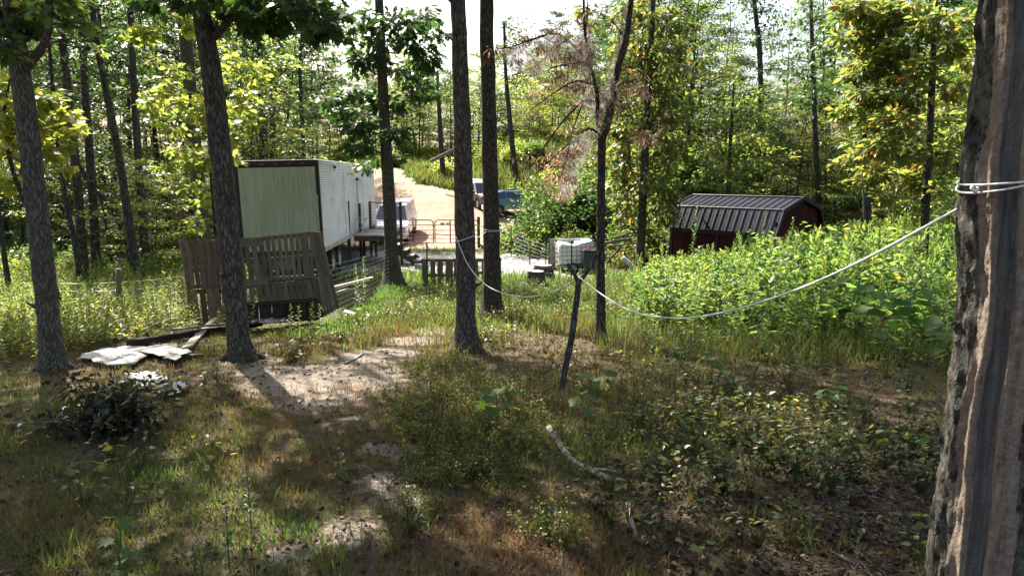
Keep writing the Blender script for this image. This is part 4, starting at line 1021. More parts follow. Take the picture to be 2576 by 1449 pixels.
# ------------------------------------------------------------------ ground vegetation that nobody could count
def blades(rng, x, y, h, w, lean, var):
    n = len(x); p = np.stack([x, y, G(x, y) - .01], -1)
    a = rng.uniform(0, 6.28, n)
    nm = np.stack([np.cos(a), np.sin(a), rng.uniform(-.2, .2, n)], -1)
    ax = np.stack([np.cos(a) * lean * rng.uniform(-.3, 1, n), np.sin(a) * lean * rng.uniform(-.3, 1, n), np.ones(n)], -1)
    V, F = scatter(T_BLADE, p, ax, nm, h, w / h)
    return V, F, np.repeat(var, 5)
def grass():
    rng = np.random.default_rng(303); L = Leaves()
    n = 150000                                                   # the yard in front
    u = rng.uniform(0, 1, n); y = 2.6 * (13.0 / 2.6) ** u; x = rng.uniform(-.86, .86, n) * y
    bare, lit = blobs(BARE, x, y), blobs(LITT, x, y)
    pr = (1 - .82 * bare) * (1 - .80 * lit) * np.clip(.35 + 1.5 * (fbm(x * 1.2, y * 1.2, 71) - .3), .12, 1)
    soil = sstep((x - 1.4) / 1.2) * sstep((6.2 - y) / 1.0); pr = pr * (1 - .85 * soil)
    k = rng.uniform(0, 1, n) < pr; x, y, bare = x[k], y[k], bare[k]
    g = fbm(x * .8, y * .8, 73); var = np.clip(.36 + 1.3 * (g - .5) + rng.normal(0, .16, len(x)), 0, 1)
    olive = sstep((x + .9) / .6) * sstep((2.2 - x) / .8) * sstep((y - 4.4) / .6) * sstep((8.2 - y) / .8)
    var = np.clip(var + .22 * olive - .3 * bare, 0, 1)
    tall = np.clip(fbm(x * 1.7, y * 1.7, 75) * 1.6 - .35, .25, 1.6)
    h = (.042 + .065 * tall + .09 * olive * rng.uniform(.3, 1.2, len(x))) * rng.uniform(.6, 1.35, len(x))
    L.add(*blades(rng, x, y, h, .0055 + .0012 * y / 4, .8, var))
    n = 5200                                                     # long loose tufts
    tx = rng.uniform(-.8, .8, n // 26); ty = 3.2 * (13 / 3.2) ** rng.uniform(0, 1, n // 26); tx = tx * ty
    x = np.repeat(tx, 26) + rng.normal(0, .05, len(tx) * 26); y = np.repeat(ty, 26) + rng.normal(0, .05, len(tx) * 26)
    k = blobs(BARE, x, y) < .3; x, y = x[k], y[k]
    L.add(*blades(rng, x, y, rng.uniform(.08, .22, len(x)), .006, 1.0, np.clip(rng.normal(.55, .22, len(x)), 0, 1)))
    n = 34000                                                    # tall grass in front of the weeds
    u = rng.uniform(0, 1, n); y = rng.uniform(6.4, 11.5, n); x = rng.uniform(1.2, 9.5, n)
    k = (rng.uniform(0, 1, n) < np.clip(1.8 * (fbm(x * .9, y * .9, 81) - .25), 0, 1)) & (y > 8.6 - .25 * (x - 1.2)) ; x, y = x[k], y[k]
    L.add(*blades(rng, x, y, rng.uniform(.18, .52, len(x)), .008, .7, np.clip(rng.normal(.55, .25, len(x)), 0, 1)))
    n = 60000                                                    # lush clearing by the stumps
    y = rng.uniform(11.0, 25, n); x = rng.uniform(-4.2, 5.0, n)
    k = (gravel_mask(x, y) < .1) & (rng.uniform(0, 1, n) < np.clip(.35 + sstep((y - 13) / 3), 0, 1)) & ~((x > -4.9) & (x < -2.6) & (y > 18.5) & (y < 24) & (fbm(x * 1.2, y * 1.2, 83) < .5)); x, y = x[k], y[k]
    L.add(*blades(rng, x, y, rng.uniform(.08, .26, len(x)), .022, .9, np.clip(rng.normal(.86, .14, len(x)), 0, 1)))
    n = 16000                                                    # red-brown grass on the rise behind the path
    y = rng.uniform(8.6, 13.5, n); x = rng.uniform(-4.2, 1.4, n)
    k = (rng.uniform(0, 1, n) < (1 - .9 * blobs(BARE, x, y)) * (1 - .85 * blobs(LITT, x, y)) * np.clip(2 * (fbm(x * .9, y * .9, 85) - .2), 0, 1)) & ~((x < -2.4) & (y > 9.4)); x, y = x[k], y[k]
    L.add(*blades(rng, x, y, rng.uniform(.10, .32, len(x)), .010, .7, np.clip(rng.normal(.38, .22, len(x)), 0, 1)))
    n = 14000                                                    # sunny ground on the left
    y = rng.uniform(8.4, 24, n); x = rng.uniform(-19, -3.2, n)
    k = (np.abs(x / y) < .85) & ~((x > -6.3) & (y < 13)); x, y = x[k], y[k]
    L.add(*blades(rng, x, y, rng.uniform(.06, .18, len(x)), .018, .8, np.clip(rng.normal(.72, .2, len(x)), 0, 1)))
    n = 16000                                                    # edges of the drive and the lot
    y = rng.uniform(22, 40, n); x = rng.uniform(-9, 6, n)
    k = (gravel_mask(x, y) < 1.0) & (lot_mask(x, y) < .4) & (rng.uniform(0, 1, n) < np.clip(2.4 * (fbm(x * .6, y * .6, 87) - .35), 0, 1)); x, y = x[k], y[k]
    L.add(*blades(rng, x, y, rng.uniform(.15, .5, len(x)), .04, .7, np.clip(rng.normal(.75, .15, len(x)), 0, 1)))
    n = 30000                                                    # rank grass on the bank
    y = rng.uniform(46, 66, n); x = rng.uniform(-14, 14, n)
    k = (lot_mask(x, y) < 0); x, y = x[k], y[k]
    L.add(*blades(rng, x, y, rng.uniform(.4, 1.1, len(x)), .07, .6, np.clip(rng.normal(.6, .2, len(x)), 0, 1)))
    link('grass', L.mesh('grass'), M['grass'], kind='stuff', label='patchy green and straw-coloured grass over the yard', cat='grass')
grass()

def litter():
    rng = np.random.default_rng(404); L = Leaves()
    n = 30000
    y = 2.6 * (13 / 2.6) ** rng.uniform(0, 1, n); x = rng.uniform(-.86, .86, n) * y
    soil = sstep((x - 1.0) / 1.2) * sstep((7.0 - y) / 1.0)
    pr = np.clip(.2 + .9 * blobs(LITT, x, y) + .8 * soil + .06 * blobs(BARE, x, y), .06, 1)
    k = rng.uniform(0, 1, n) < pr; x, y = x[k], y[k]; m = len(x)
    a = rng.uniform(0, 6.28, m)
    ax = np.stack([np.cos(a), np.sin(a), rng.normal(0, .25, m)], -1); nm = np.array([0, 0, 1.0]) + rng.normal(0, .45, (m, 3))
    T = (T_OVATE[0] * [1.2, 1, 3.0], T_OVATE[1])
    V, F = scatter(T, np.stack([x, y, G(x, y) + .012], -1), ax, nm, rng.uniform(.022, .06, m), rng.uniform(.5, 1.2, m))
    L.add(V, F, np.repeat(np.clip(rng.normal(.38, .26, m), 0, 1), 6))
    link('leaf_litter', L.mesh('leaf_litter'), M['litter'], kind='stuff', label='dry brown fallen leaves scattered on the bare soil', cat='leaves')
    mb = MB()
    for i in range(1700):
        y = 2.6 * (11 / 2.6) ** rng.uniform(); x = rng.uniform(-.85, .85) * y
        if rng.uniform() > .12 + .75 * float(sstep((x - .8) / 1.2) * sstep((7.2 - y))) + .5 * float(blobs(BARE, x, y)): continue
        a = rng.uniform(0, 6.28); ln = rng.uniform(.05, .26); z = g1(x, y) + .012
        P = [(x + math.cos(a) * ln * s + rng.normal(0, .012), y + math.sin(a) * ln * s + rng.normal(0, .012), z + rng.uniform(0, .02)) for s in (-1, -.3, .3, 1)]
        mb.tube(P, np.array([1, 1, .8, .5]) * rng.uniform(.0025, .006), 4, cap=False)
    mb.build('twig_litter', M['bark_dead'], kind='stuff', label='small dead twigs littering the ground', cat='twigs')
litter()

def weed_template(rng, H, nleaf, ll, T, stem_r=.006, plume=False, up=.25):
    L = Leaves()
    k = 5; b = rng.normal(0, .05, 2) * H
    ts = np.linspace(0, 1, k); P = np.stack([b[0] * ts ** 2, b[1] * ts ** 2, ts * H], -1)
    V, F = tube_np(P, np.linspace(stem_r, stem_r * .35, k), 3)
    Ft = np.concatenate([F[:, [0, 1, 2]], F[:, [0, 2, 3]]])
    L.add(V, Ft, np.full(len(V), .35))
    t = np.linspace(.16, 1, nleaf) ** .85; az = np.arange(nleaf) * 2.4 + rng.normal(0, .3, nleaf)
    pos = np.stack([np.interp(t, ts, P[:, i]) for i in range(3)], -1)
    ax = np.stack([np.cos(az), np.sin(az), up + .9 * t + rng.normal(0, .25, nleaf)], -1)
    nm = np.stack([-np.cos(az) * .5, -np.sin(az) * .5, np.ones(nleaf)], -1) + rng.normal(0, .25, (nleaf, 3))
    sz = ll * (1.15 - .7 * t) * rng.uniform(.75, 1.25, nleaf)
    V, F = scatter(T, pos, ax, nm, sz); L.add(V, F, np.repeat(np.clip(rng.normal(.5, .18, nleaf), 0, 1), len(T[0])))
    if plume:
        m = 14; az = rng.uniform(0, 6.28, m); t = rng.uniform(.82, 1, m); pos = np.stack([np.interp(t, ts, P[:, i]) for i in range(3)], -1)
        ax = np.stack([np.cos(az) * .6, np.sin(az) * .6, np.ones(m)], -1)
        V, F = scatter(T_LANCE, pos, ax, rng.normal(0, 1, (m, 3)), ll * .8); L.add(V, F, np.repeat(rng.uniform(.45, .8, m), 6))
    return np.concatenate(L.V), np.concatenate(L.F), np.concatenate(L.v)
def spread_templates(rng, temps, x, y, s, vs, lean=.12, idx=None):
    L = Leaves(); idx = rng.integers(0, len(temps), len(x)) if idx is None else idx; z = G(x, y) - .02
    for i, (tv, tf, tv_) in enumerate(temps):
        m = idx == i; n = m.sum()
        if not n: continue
        a = rng.uniform(0, 6.28, n); c, sn = np.cos(a)[:, None], np.sin(a)[:, None]; sc = s[m][:, None]
        lx, ly = rng.normal(0, lean, (n, 1)), rng.normal(0, lean, (n, 1))
        X = (c * tv[None, :, 0] - sn * tv[None, :, 1]) * sc + x[m][:, None] + lx * tv[None, :, 2] * sc
        Yy = (sn * tv[None, :, 0] + c * tv[None, :, 1]) * sc + y[m][:, None] + ly * tv[None, :, 2] * sc
        Zz = tv[None, :, 2] * sc + z[m][:, None]
        V = np.stack([X, Yy, Zz], -1).reshape(-1, 3)
        F = (tf[None] + (np.arange(n) * len(tv))[:, None, None]).reshape(-1, 3)
        L.add(V, F, np.clip(tv_[None] + vs[m][:, None], 0, 1).ravel())
    return L
LA2 = (np.array([(0, 0, 0), (-.11, .45, .04), (0, 1, -.10), (.11, .45, .04)]), tri([(0, 3, 2), (0, 2, 1)]))
def weeds():
    rng = np.random.default_rng(505)
    temps = [weed_template(rng, 1.0, 46, .15, LA2, plume=True) for _ in range(3)] + [weed_template(rng, 1.0, 58, .125, LA2) for _ in range(4)] + [weed_template(rng, .85, 44, .13, T_QUAD, up=.0) for _ in range(5)]
    n = 9000
    y = rng.uniform(9.0, 28, n); x = rng.uniform(1.6, 19, n)
    xl = np.interp(y, [9, 11, 15, 20, 24, 28], [3.2, 2.0, 2.6, 3.5, 4.4, 5.2])
    k = (x > xl + .9 * (fbm(y, y * 0, 91) - .5)) & (x / y < .88) & (rng.uniform(0, 1, n) < np.clip(.5 + 2.2 * (fbm(x * .7, y * .7, 93) - .42), .04, 1)) & ~((x > 5.2) & (x < 12.5) & (y > 22.6 - np.minimum(0, (x - 8.8)) * 1.1)) & ~((np.abs(x - 4.6) < 1.2) & (y > 21.5) & (y < 25))
    x, y = x[k][:3900], y[k][:3900]
    ramp = sstep((y - 8.6) / 5.5) * .75 + .25
    s = (.45 + .95 * ramp) * rng.uniform(.45, 1.2, len(x)) * np.clip(.6 + .95 * (fbm(x * .35, y * .35, 95)), .6, 1.25) * np.where(rng.uniform(0, 1, len(x)) > .95, 1.3, 1.0)
    pxl = 1288 + FPX * .985 * x / y
    lim = np.interp(pxl, [1500, 1600, 1660, 1720, 1800, 1900, 2000, 2100, 2250, 2400, 2600], [770, 700, 652, 640, 630, 592, 586, 575, 552, 470, 450]) + rng.normal(0, 12, len(x)) + 70 * (fbm(x * .8, y * .8, 96) - .45) - 30 * (rng.uniform(0, 1, len(x)) > .96)
    zl = CAM_Z + y * np.array([ray(1288, v)[1] for v in lim]); s = np.minimum(s, np.maximum(.3, (zl - G(x, y)) / 1.08))
    temps += [weed_template(rng, .75, 26, .19, T_OVATE, up=-.1) for _ in range(3)] + [weed_template(rng, 1.2, 90, .10, LA2, plume=True, up=.3) for _ in range(2)]
    for _ in range(4):                                        # bushy branching plants with broader leaves
        LL = Leaves()
        for q in range(6):
            a = rng.uniform(0, 6.28); rr_ = rng.uniform(.1, .34); e = np.array([math.cos(a) * rr_, math.sin(a) * rr_, rng.uniform(.75, 1.1)])
            m_ = e * [.3, .3, .55]; V, F = tube_np([(0, 0, 0), m_, e], [.006, .004, .002], 3); LL.add(V, np.concatenate([F[:, [0, 1, 2]], F[:, [0, 2, 3]]]), np.full(9, .3))
            nl_ = 15; w = rng.uniform(.2, 1.02, (nl_, 1)); pos = np.where(w < .5, m_ * w * 2, m_ + (e - m_) * (w - .5) * 2)
            az = np.arange(nl_) * 2.4 + a; ax = np.stack([np.cos(az), np.sin(az), rng.normal(.15, .35, nl_)], -1)
            V, F = scatter(T_OVATE, pos, ax, np.array([0, 0, 1.]) + rng.normal(0, .4, (nl_, 3)), rng.uniform(.10, .19, nl_) * (1.15 - .4 * w[:, 0]), rng.uniform(.7, 1.1, nl_)); LL.add(V, F, np.repeat(np.clip(rng.normal(.5, .18, nl_), 0, 1), 6))
        temps.append((np.concatenate(LL.V), np.concatenate(LL.F), np.concatenate(LL.v)))
    sp = (fbm(x * .9, y * .9, 94) * 1.5 + rng.normal(0, .16, len(x)))                       # species grow in drifts
    bands = [([0, 1, 2, 17], .46), ([17, 18, 19, 20, 1, 9], .64), ([3, 4, 5, 6, 8, 0, 1], .88), ([12, 13, 14, 19, 2], 1.06), ([15, 16, 0], 9)]
    idx = np.zeros(len(x), int); vb = np.zeros(len(x)); lo = -9
    for (ids, hi), dv in zip(bands, (.10, -.04, .04, .14, .10)):
        m = (sp >= lo) & (sp < hi); idx[m] = rng.choice(ids, m.sum()); vb[m] = dv; lo = hi
    L = spread_templates(rng, temps, x, y, s, vb + rng.normal(.05, .13, len(x)) + .3 * (fbm(x * .6, y * .6, 97) - .5), idx=idx)
    link('weeds', L.mesh('weeds'), M['weed'], kind='stuff', label='dense tall sunlit weeds filling the right side in front of the shed', cat='weeds')
    dead = [weed_template(rng, 1.0, 14, .10, LA2) for _ in range(2)]
    n = 160; y = rng.uniform(9.5, 22, n); x = np.interp(y, [9, 15, 22], [3, 2.8, 4]) + rng.uniform(0, 9, n) * y / 16
    LD = spread_templates(rng, dead, x, y, rng.uniform(.6, 1.25, n), np.full(n, .5), lean=.35)
    link('dry_stalks', LD.mesh('dry_stalks'), M['litter'], kind='stuff', label='dry brown stalks standing among the tall weeds', cat='stalks')
    t2 = [weed_template(rng, .7, 22, .125, T_OVATE, up=-.1) for _ in range(4)] + [weed_template(rng, .9, 26, .15, LA2, up=.1) for _ in range(2)]
    n = 14000
    y = 8.2 * 2.8 ** rng.uniform(0, 1, n); x = rng.uniform(-20, -3.3, n)
    k = (np.abs(x / y) < .86) & (rng.uniform(0, 1, n) < np.clip(.3 + 1.6 * (fbm(x * .6, y * .6, 99) - .35), .1, 1)) & ~((x > -7.6) & (y > 13.4)) & ~((x > -7.4) & (y > 10.6) & (x < -3.2) & (rng.uniform(0, 1, n) < .93)) & ~((x > -5.6) & (y < 11.5)) & ~((x > -5.0) & (x < -4.) & (y < 13.5))
    sheet = np.hypot((x + 4.4) / 1.5, (y - 9.0) / 1.1) < 1; k &= ~sheet
    x, y = x[k][:3600], y[k][:3600]
    L = spread_templates(rng, t2, x, y, rng.uniform(.5, 1.05, len(x)) * (.75 + .35 * sstep((y - 9) / 3)), rng.normal(.28, .15, len(x)))
    link('weeds', L.mesh('weeds'), M['weed'], kind='stuff', label='bright yellow-green weeds around the left edge trunk and pallets', cat='weeds')
    n = 900; y = rng.uniform(6.6, 10.5, n); x = rng.uniform(1.6, 9, n)
    k = (x / y < .86) & (rng.uniform(0, 1, n) < np.clip(2.4 * (fbm(x * .8, y * .8, 111) - .36), 0, 1) * sstep((y - 6.2) / 2.2 + (x - 3) * .12)); x, y = x[k], y[k]
    L = spread_templates(rng, t2, x, y, rng.uniform(.35, .8, len(x)) * (.6 + .4 * sstep((y - 7) / 3)), rng.normal(.10, .15, len(x)))
    link('weeds', L.mesh('weeds'), M['weed'], kind='stuff', label='broad-leaved lower weeds spilling forward below the rope', cat='weeds')
    # weeds along the foot of the woods and the bank
    n = 3000
    y = rng.uniform(18, 46, n); x = rng.uniform(-34, 34, n)
    k = np.array([(abs(a / b) < .9) and not (-9.4 < a < 5.5 and b < 50) and not (b < 29 and a > 0 and a < 19) for a, b in zip(x, y)]); x, y = x[k][:1300], y[k][:1300]
    L = spread_templates(rng, t2, x, y, rng.uniform(.7, 1.5, len(x)), rng.normal(.1, .15, len(x)))
    link('undergrowth', L.mesh('undergrowth'), M['weed'], kind='stuff', label='knee-high undergrowth along the foot of the woods', cat='undergrowth')
    # low small-leaved cover in the foreground
    t3 = []
    for _ in range(5):
        m = 46; LL = Leaves(); st = 7
        for q in range(st):
            a = rng.uniform(0, 6.28); e = np.array([math.cos(a) * .09, math.sin(a) * .09, rng.uniform(.14, .26)])
            V, F = tube_np([(0, 0, 0), e * .5 + [0, 0, .03], e], [.0022, .0018, .001], 3); LL.add(V, np.concatenate([F[:, [0, 1, 2]], F[:, [0, 2, 3]]]), np.full(9, .2))
            w = rng.uniform(.25, 1.05, (10, 1)); pos = e * w + rng.normal(0, .018, (10, 3))
            V, F = scatter(T_QUAD, pos, rng.normal(0, 1, (10, 3)) + [0, 0, .3], rng.normal(0, .5, (10, 3)) + [0, 0, 1], rng.uniform(.014, .026, 10), 1.3); LL.add(V, F, np.repeat(np.clip(rng.normal(.42, .15, 10), 0, 1), 4))
        t3.append((np.concatenate(LL.V), np.concatenate(LL.F), np.concatenate(LL.v)))
    pts = []
    for px, py, r, n in [(1120, 1000, .8, 120), (1200, 1060, .8, 130), (1130, 1120, .5, 90), (1250, 1130, .5, 70), (1190, 1200, .28, 46), (1090, 1210, .25, 22), (1060, 1300, .2, 22), (1300, 980, .7, 60), (1050, 1060, .3, 36), (1500, 1120, .6, 40), (1900, 1030, .7, 40), (760, 870, .8, 46), (1350, 1330, .25, 12), (1120, 930, .6, 60), (1450, 1370, .2, 10)]:
        c = gnd(px, py); q = rng.normal(0, r * .5, (n, 2)); pts.append(np.array([c.x, c.y]) + q)
    pts = np.concatenate(pts)
    L = spread_templates(rng, t3, pts[:, 0], pts[:, 1], rng.uniform(.42, .95, len(pts)), rng.normal(.03, .12, len(pts)))
    t4 = []
    for _ in range(5):
        LL = Leaves(); m = 14
        a = rng.uniform(0, 6.28, m); r = rng.uniform(.02, .14, m); z = rng.uniform(.08, .24, m)
        pos = np.stack([np.cos(a) * r, np.sin(a) * r, z], -1)
        for q in pos: 
            V, F = tube_np([(0, 0, 0), q * [.6, .6, .7], q], [.0022, .0016, .001], 3); LL.add(V, np.concatenate([F[:, [0, 1, 2]], F[:, [0, 2, 3]]]), np.full(9, .1))
        V, F = scatter(T_OVATE, pos, np.stack([np.cos(a), np.sin(a), rng.normal(-.1, .3, m)], -1), np.array([0, 0, 1.]) + rng.normal(0, .4, (m, 3)), rng.uniform(.028, .055, m), 1.25); LL.add(V, F, np.repeat(np.clip(rng.normal(.55, .2, m), 0, 1), 6))
        t4.append((np.concatenate(LL.V), np.concatenate(LL.F), np.concatenate(LL.v)))
    pts = []
    for px, py, r, n in [(1850, 1090, .7, 60), (1960, 1130, .8, 80), (1750, 1060, .6, 40), (2150, 1110, .9, 60), (2260, 1180, .6, 40), (2330, 1130, .4, 26), (1640, 960, .7, 40), (1480, 930, .6, 30), (1950, 960, .8, 50), (2050, 1240, .6, 26), (1820, 1300, .5, 26), (1650, 1230, .5, 20), (2120, 1350, .5, 16), (1620, 1100, .5, 22), (1280, 870, .7, 36), (1210, 860, .4, 20), (2200, 900, .9, 50), (1700, 870, .7, 36), (420, 1000, .6, 30), (250, 850, .9, 50), (700, 900, .5, 20), (960, 1380, .4, 10), (500, 1200, .9, 14), (1540, 1330, .5, 16), (1000, 800, .7, 40), (880, 850, .6, 30)]:
        c = gnd(px, py); pts.append(np.array([c.x, c.y]) + rng.normal(0, r * .55, (n, 2))[:int(n * .55)])
    pts = np.concatenate(pts)
    L2 = spread_templates(rng, t4, pts[:, 0], pts[:, 1], rng.uniform(.6, 1.35, len(pts)), rng.normal(-.06, .17, len(pts)))
    L.add(np.concatenate(L2.V), np.concatenate(L2.F), np.concatenate(L2.v))
    y = rng.uniform(11.5, 22, 900); x = rng.uniform(-3, 4.5, 900); k = gravel_mask(x, y) < -.2; x, y = x[k], y[k]
    L2 = spread_templates(rng, t3, x, y, rng.uniform(.9, 1.9, len(x)), rng.normal(-.12, .15, len(x)))
    L.add(np.concatenate(L2.V), np.concatenate(L2.F), np.concatenate(L2.v))
    link('ground_cover', L.mesh('ground_cover'), M['forb'], kind='stuff', label='low leafy plants and seedlings scattered over the foreground', cat='plants')
weeds()
# ------------------------------------------------------------------ semi-trailer used as a building
def pxz(px, py, y): return at(px, py, y)
TY = 22.0
TRX = at(810, 520, TY).x
ALPHA = R(4.0)
TW, TLEN, TH_ = 2.55, 13.7, 2.92
def wall_x(y): return TRX - math.tan(ALPHA) * (y - TY)
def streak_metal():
    N = NT('green_reflection_aluminium'); v = N.coord('Object', (14, 14, .35)); v2 = N.coord('Object', (1.2, 1.2, .6))
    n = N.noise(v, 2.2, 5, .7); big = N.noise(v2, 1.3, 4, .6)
    untinted = N.ramp(n, [(.3, (.42, .44, .41)), (.7, (.74, .76, .72))]); green = N.ramp(n, [(.3, (.27, .31, .19)), (.7, (.60, .65, .50))])  # green of trees mirrored in the doors, painted into the metal colour
    c = N.mix(N.ramp(big, [(.30, (.45,) * 3), (.7, (1,) * 3)]), untinted, green)
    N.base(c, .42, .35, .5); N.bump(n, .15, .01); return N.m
def semi_trailer():
    corner = Vector((TRX, TY, 0))
    zg = g1(TRX - 1.2, TY + 2)
    zb = at(818, 636, TY).z
    r = thing('semi_trailer', 'white corrugated semi-trailer with greenish metal rear doors behind the pallets', 'trailer', (TRX - 1.27, TY - .09, zg), (0, R(-1.3), ALPHA))
    z0 = zb - zg
    hw = TW / 2
    wp = plain('trailer_white', (.82, .82, .82), .42, 0, .06, dirt=(.58, .55, .5), scale=3)
    def lbox(name, c, d, mat, parent=r, bev=.01, label=None):
        o = MB().box(c, d, bev=bev).build(name, mat, parent)
        if label: o['label'] = label
        return o
    mb = MB(); p = .070; nr = int(TH_ / p)                        # right side: horizontal ribs
    prof = []
    for i in range(nr):
        z = z0 + .04 + i * p
        prof += [(0, z), (0, z + .016), (.024, z + .026), (.024, z + .042)]
    V = []; F = []
    ys = (.03, 4.6, 9.1, TLEN)
    for a, z in prof:
        for yy in ys: V.append((hw - .012 + a, yy, z))
    for i in range(len(prof) - 1):
        for j in range(3): F.append((i * 4 + j, i * 4 + j + 1, i * 4 + j + 5, i * 4 + j + 4))
    mb.add(V, F); mb.build('side_wall', wp, r)
    lbox('left_wall', (-hw + .02, TLEN / 2, z0 + TH_ / 2), (.04, TLEN - .1, TH_), wp)
    lbox('front_wall', (0, TLEN - .02, z0 + TH_ / 2), (TW - .1, .04, TH_ - .02), wp)
    lbox('roof', (0, TLEN / 2, z0 + TH_ + .012), (TW - .02, TLEN, .03), wp)
    lbox('floor_deck', (0, TLEN / 2, z0 - .03), (TW - .06, TLEN - .05, .06), M['black'])
    lbox('top_rail', (hw + .012, TLEN / 2 + .05, z0 + TH_ - .05), (.03, TLEN - .1, .14), wp)
    lbox('bottom_rail', (hw + .014, TLEN / 2 + .05, z0 + .04), (.032, TLEN - .1, .16), plain('scuffed_rail', (.62, .60, .56), .5, .2, .15, dirt=(.30, .15, .09)))
    for yy in (4.6, 9.1): lbox('seam_strip', (hw + .012, yy, z0 + TH_ / 2), (.02, .05, TH_ - .4), wp)
    for sx in (-1, 1): lbox('rear_post', (sx * (hw - .03), .0, z0 + TH_ / 2), (.13, .13, TH_ + .02), M['black'])
    lbox('rear_header', (0, -.01, z0 + TH_ - .08), (TW - .19, .12, .20), M['black'])
    lbox('rear_sill', (0, -.02, z0 - .03), (TW, .16, .16), M['black'])
    red = plain('red_lens', (.30, .02, .02), .3)
    for fx in (-.85, -.43, 0, .43, .85): lbox('marker_light', (fx * .98, -.085, z0 + TH_ - .10), (.11, .03, .05), red, bev=.008)
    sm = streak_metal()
    for k, (xa, xb) in enumerate(((-hw + .07, .165), (.17, hw - .07))):
        mb = MB(); n = int((xb - xa) / .0485); V, F = [], []
        w = (xb - xa) / n
        zz = (z0 + .07, z0 + TH_ - .20)
        pts = []
        for i in range(n): pts += [(xa + i * w, 0), (xa + (i + .5) * w, 0), (xa + (i + .60) * w, -.020), (xa + (i + .90) * w, -.020)]
        pts.append((xb, 0))
        for x, d in pts:
            for z in zz: V.append((x, -.05 + d - .004 * k, z))
        for i in range(len(pts) - 1): F.append((i * 2, i * 2 + 2, i * 2 + 3, i * 2 + 1))
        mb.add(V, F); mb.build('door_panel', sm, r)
    for x in (hw - .05,):
        lbox('lock_bar', (x, -.085, z0 + 1.1), (.03, .03, 1.5), M['steel'], bev=.006)
        lbox('door_handle', (x - .01, -.11, z0 + 1.25), (.05, .03, .34), M['steel'], bev=.006)
    # running gear
    for sx in (-1, 1): lbox('chassis_rail', (sx * .45, 4.5, z0 - .18), (.12, 8.6, .22), M['black'])
    tyre = MB()
    def lathe(mb, prof, n=28, ax=0):
        V = []
        for a in np.linspace(0, 2 * np.pi, n, endpoint=False):
            for rr, x in prof: V.append((x, rr * math.cos(a), rr * math.sin(a)))
        m = len(prof); F = [(i * m + j, i * m + j + 1, ((i + 1) % n) * m + j + 1, ((i + 1) % n) * m + j) for i in range(n) for j in range(m - 1)]
        mb.add(V, F, True)
    tm = MB(); lathe(tm, [(.29, -.12), (.44, -.14), (.50, -.10), (.51, 0), (.50, .10), (.44, .14), (.29, .12)]); tme = tm.mesh('tyre')
    rm = MB(); lathe(rm, [(.02, .05), (.12, .06), (.17, .02), (.24, .06), (.29, .12), (.30, .12)], 20); rme = rm.mesh('rim')
    alu = plain('wheel_aluminium', (.55, .55, .55), .35, .7, dirt=(.2, .17, .13))
    for yy in (2.0, 3.25):
        lbox('axle', (0, yy, .52), (2.1, .12, .12), M['black'])
        for sx in (-1, 1):
            w = link('wheel', tme, M['rubber_clean'], r, loc=(sx * 1.08, yy, .51), rot=(0, 0, 0 if sx > 0 else math.pi))
            link('rim', rme, alu, w)
    lbox('bumper_bar', (0, .02, .52), (2.3, .08, .10), M['black'])
    for fx in (-.9, -.3, .3, .9): lbox('reflective_tape', (fx, -.025, .52), (.28, .006, .06), red if fx in (-.9, .3) else M['white_paint'], bev=.002)
    for sx in (-1, 1): lbox('bumper_strut', (sx * .5, .04, (z0 + .45) / 2 + .06), (.08, .07, z0 - .5), M['black'])
    lbox('tool_chest', (-.42, 1.0, .72), (.95, .5, .62), plain('cream_paint', (.55, .50, .30), .5), label='cream yellow box slung under the trailer')
    # side door
    yd = 7.8
    lbox('side_door', (hw + .03, yd + .55, z0 + 1.13), (.05, 1.0, 2.1), M['white_paint'], bev=.01)
    fr = MB()
    for dy in (-.02, 1.12): fr.box((hw + .035, yd + dy, z0 + 1.14), (.07, .09, 2.26), bev=.008)
    fr.box((hw + .035, yd + .55, z0 + 2.24), (.07, 1.05, .09), bev=.008); fr.build('door_frame', M['white_paint'], r)
    lbox('door_lamp', (hw + .06, yd - .14, z0 + 2.28), (.12, .16, .10), M['black'])
    sc = thing('security_camera', 'small black security camera under the trailer roof edge', 'camera', r.matrix_basis @ Vector((hw + .06, 2.35, z0 + TH_ - .16)), (0, 0, ALPHA))
    MB().box((0, 0, .06), (.10, .10, .04), bev=.01).tube([(0, 0, .05), (.06, 0, 0)], .02, 8).build('bracket', M['white_plastic'], sc)
    MB().tube([(.04, .10, .01), (.07, -.14, -.05)], .05, 12).build('camera_body', M['black'], sc)
    MB().tube([(0, .05, .03), (.01, .1, -.15), (0, .16, -.2)], .008, 5).build('cable', M['black'], sc)
semi_trailer()

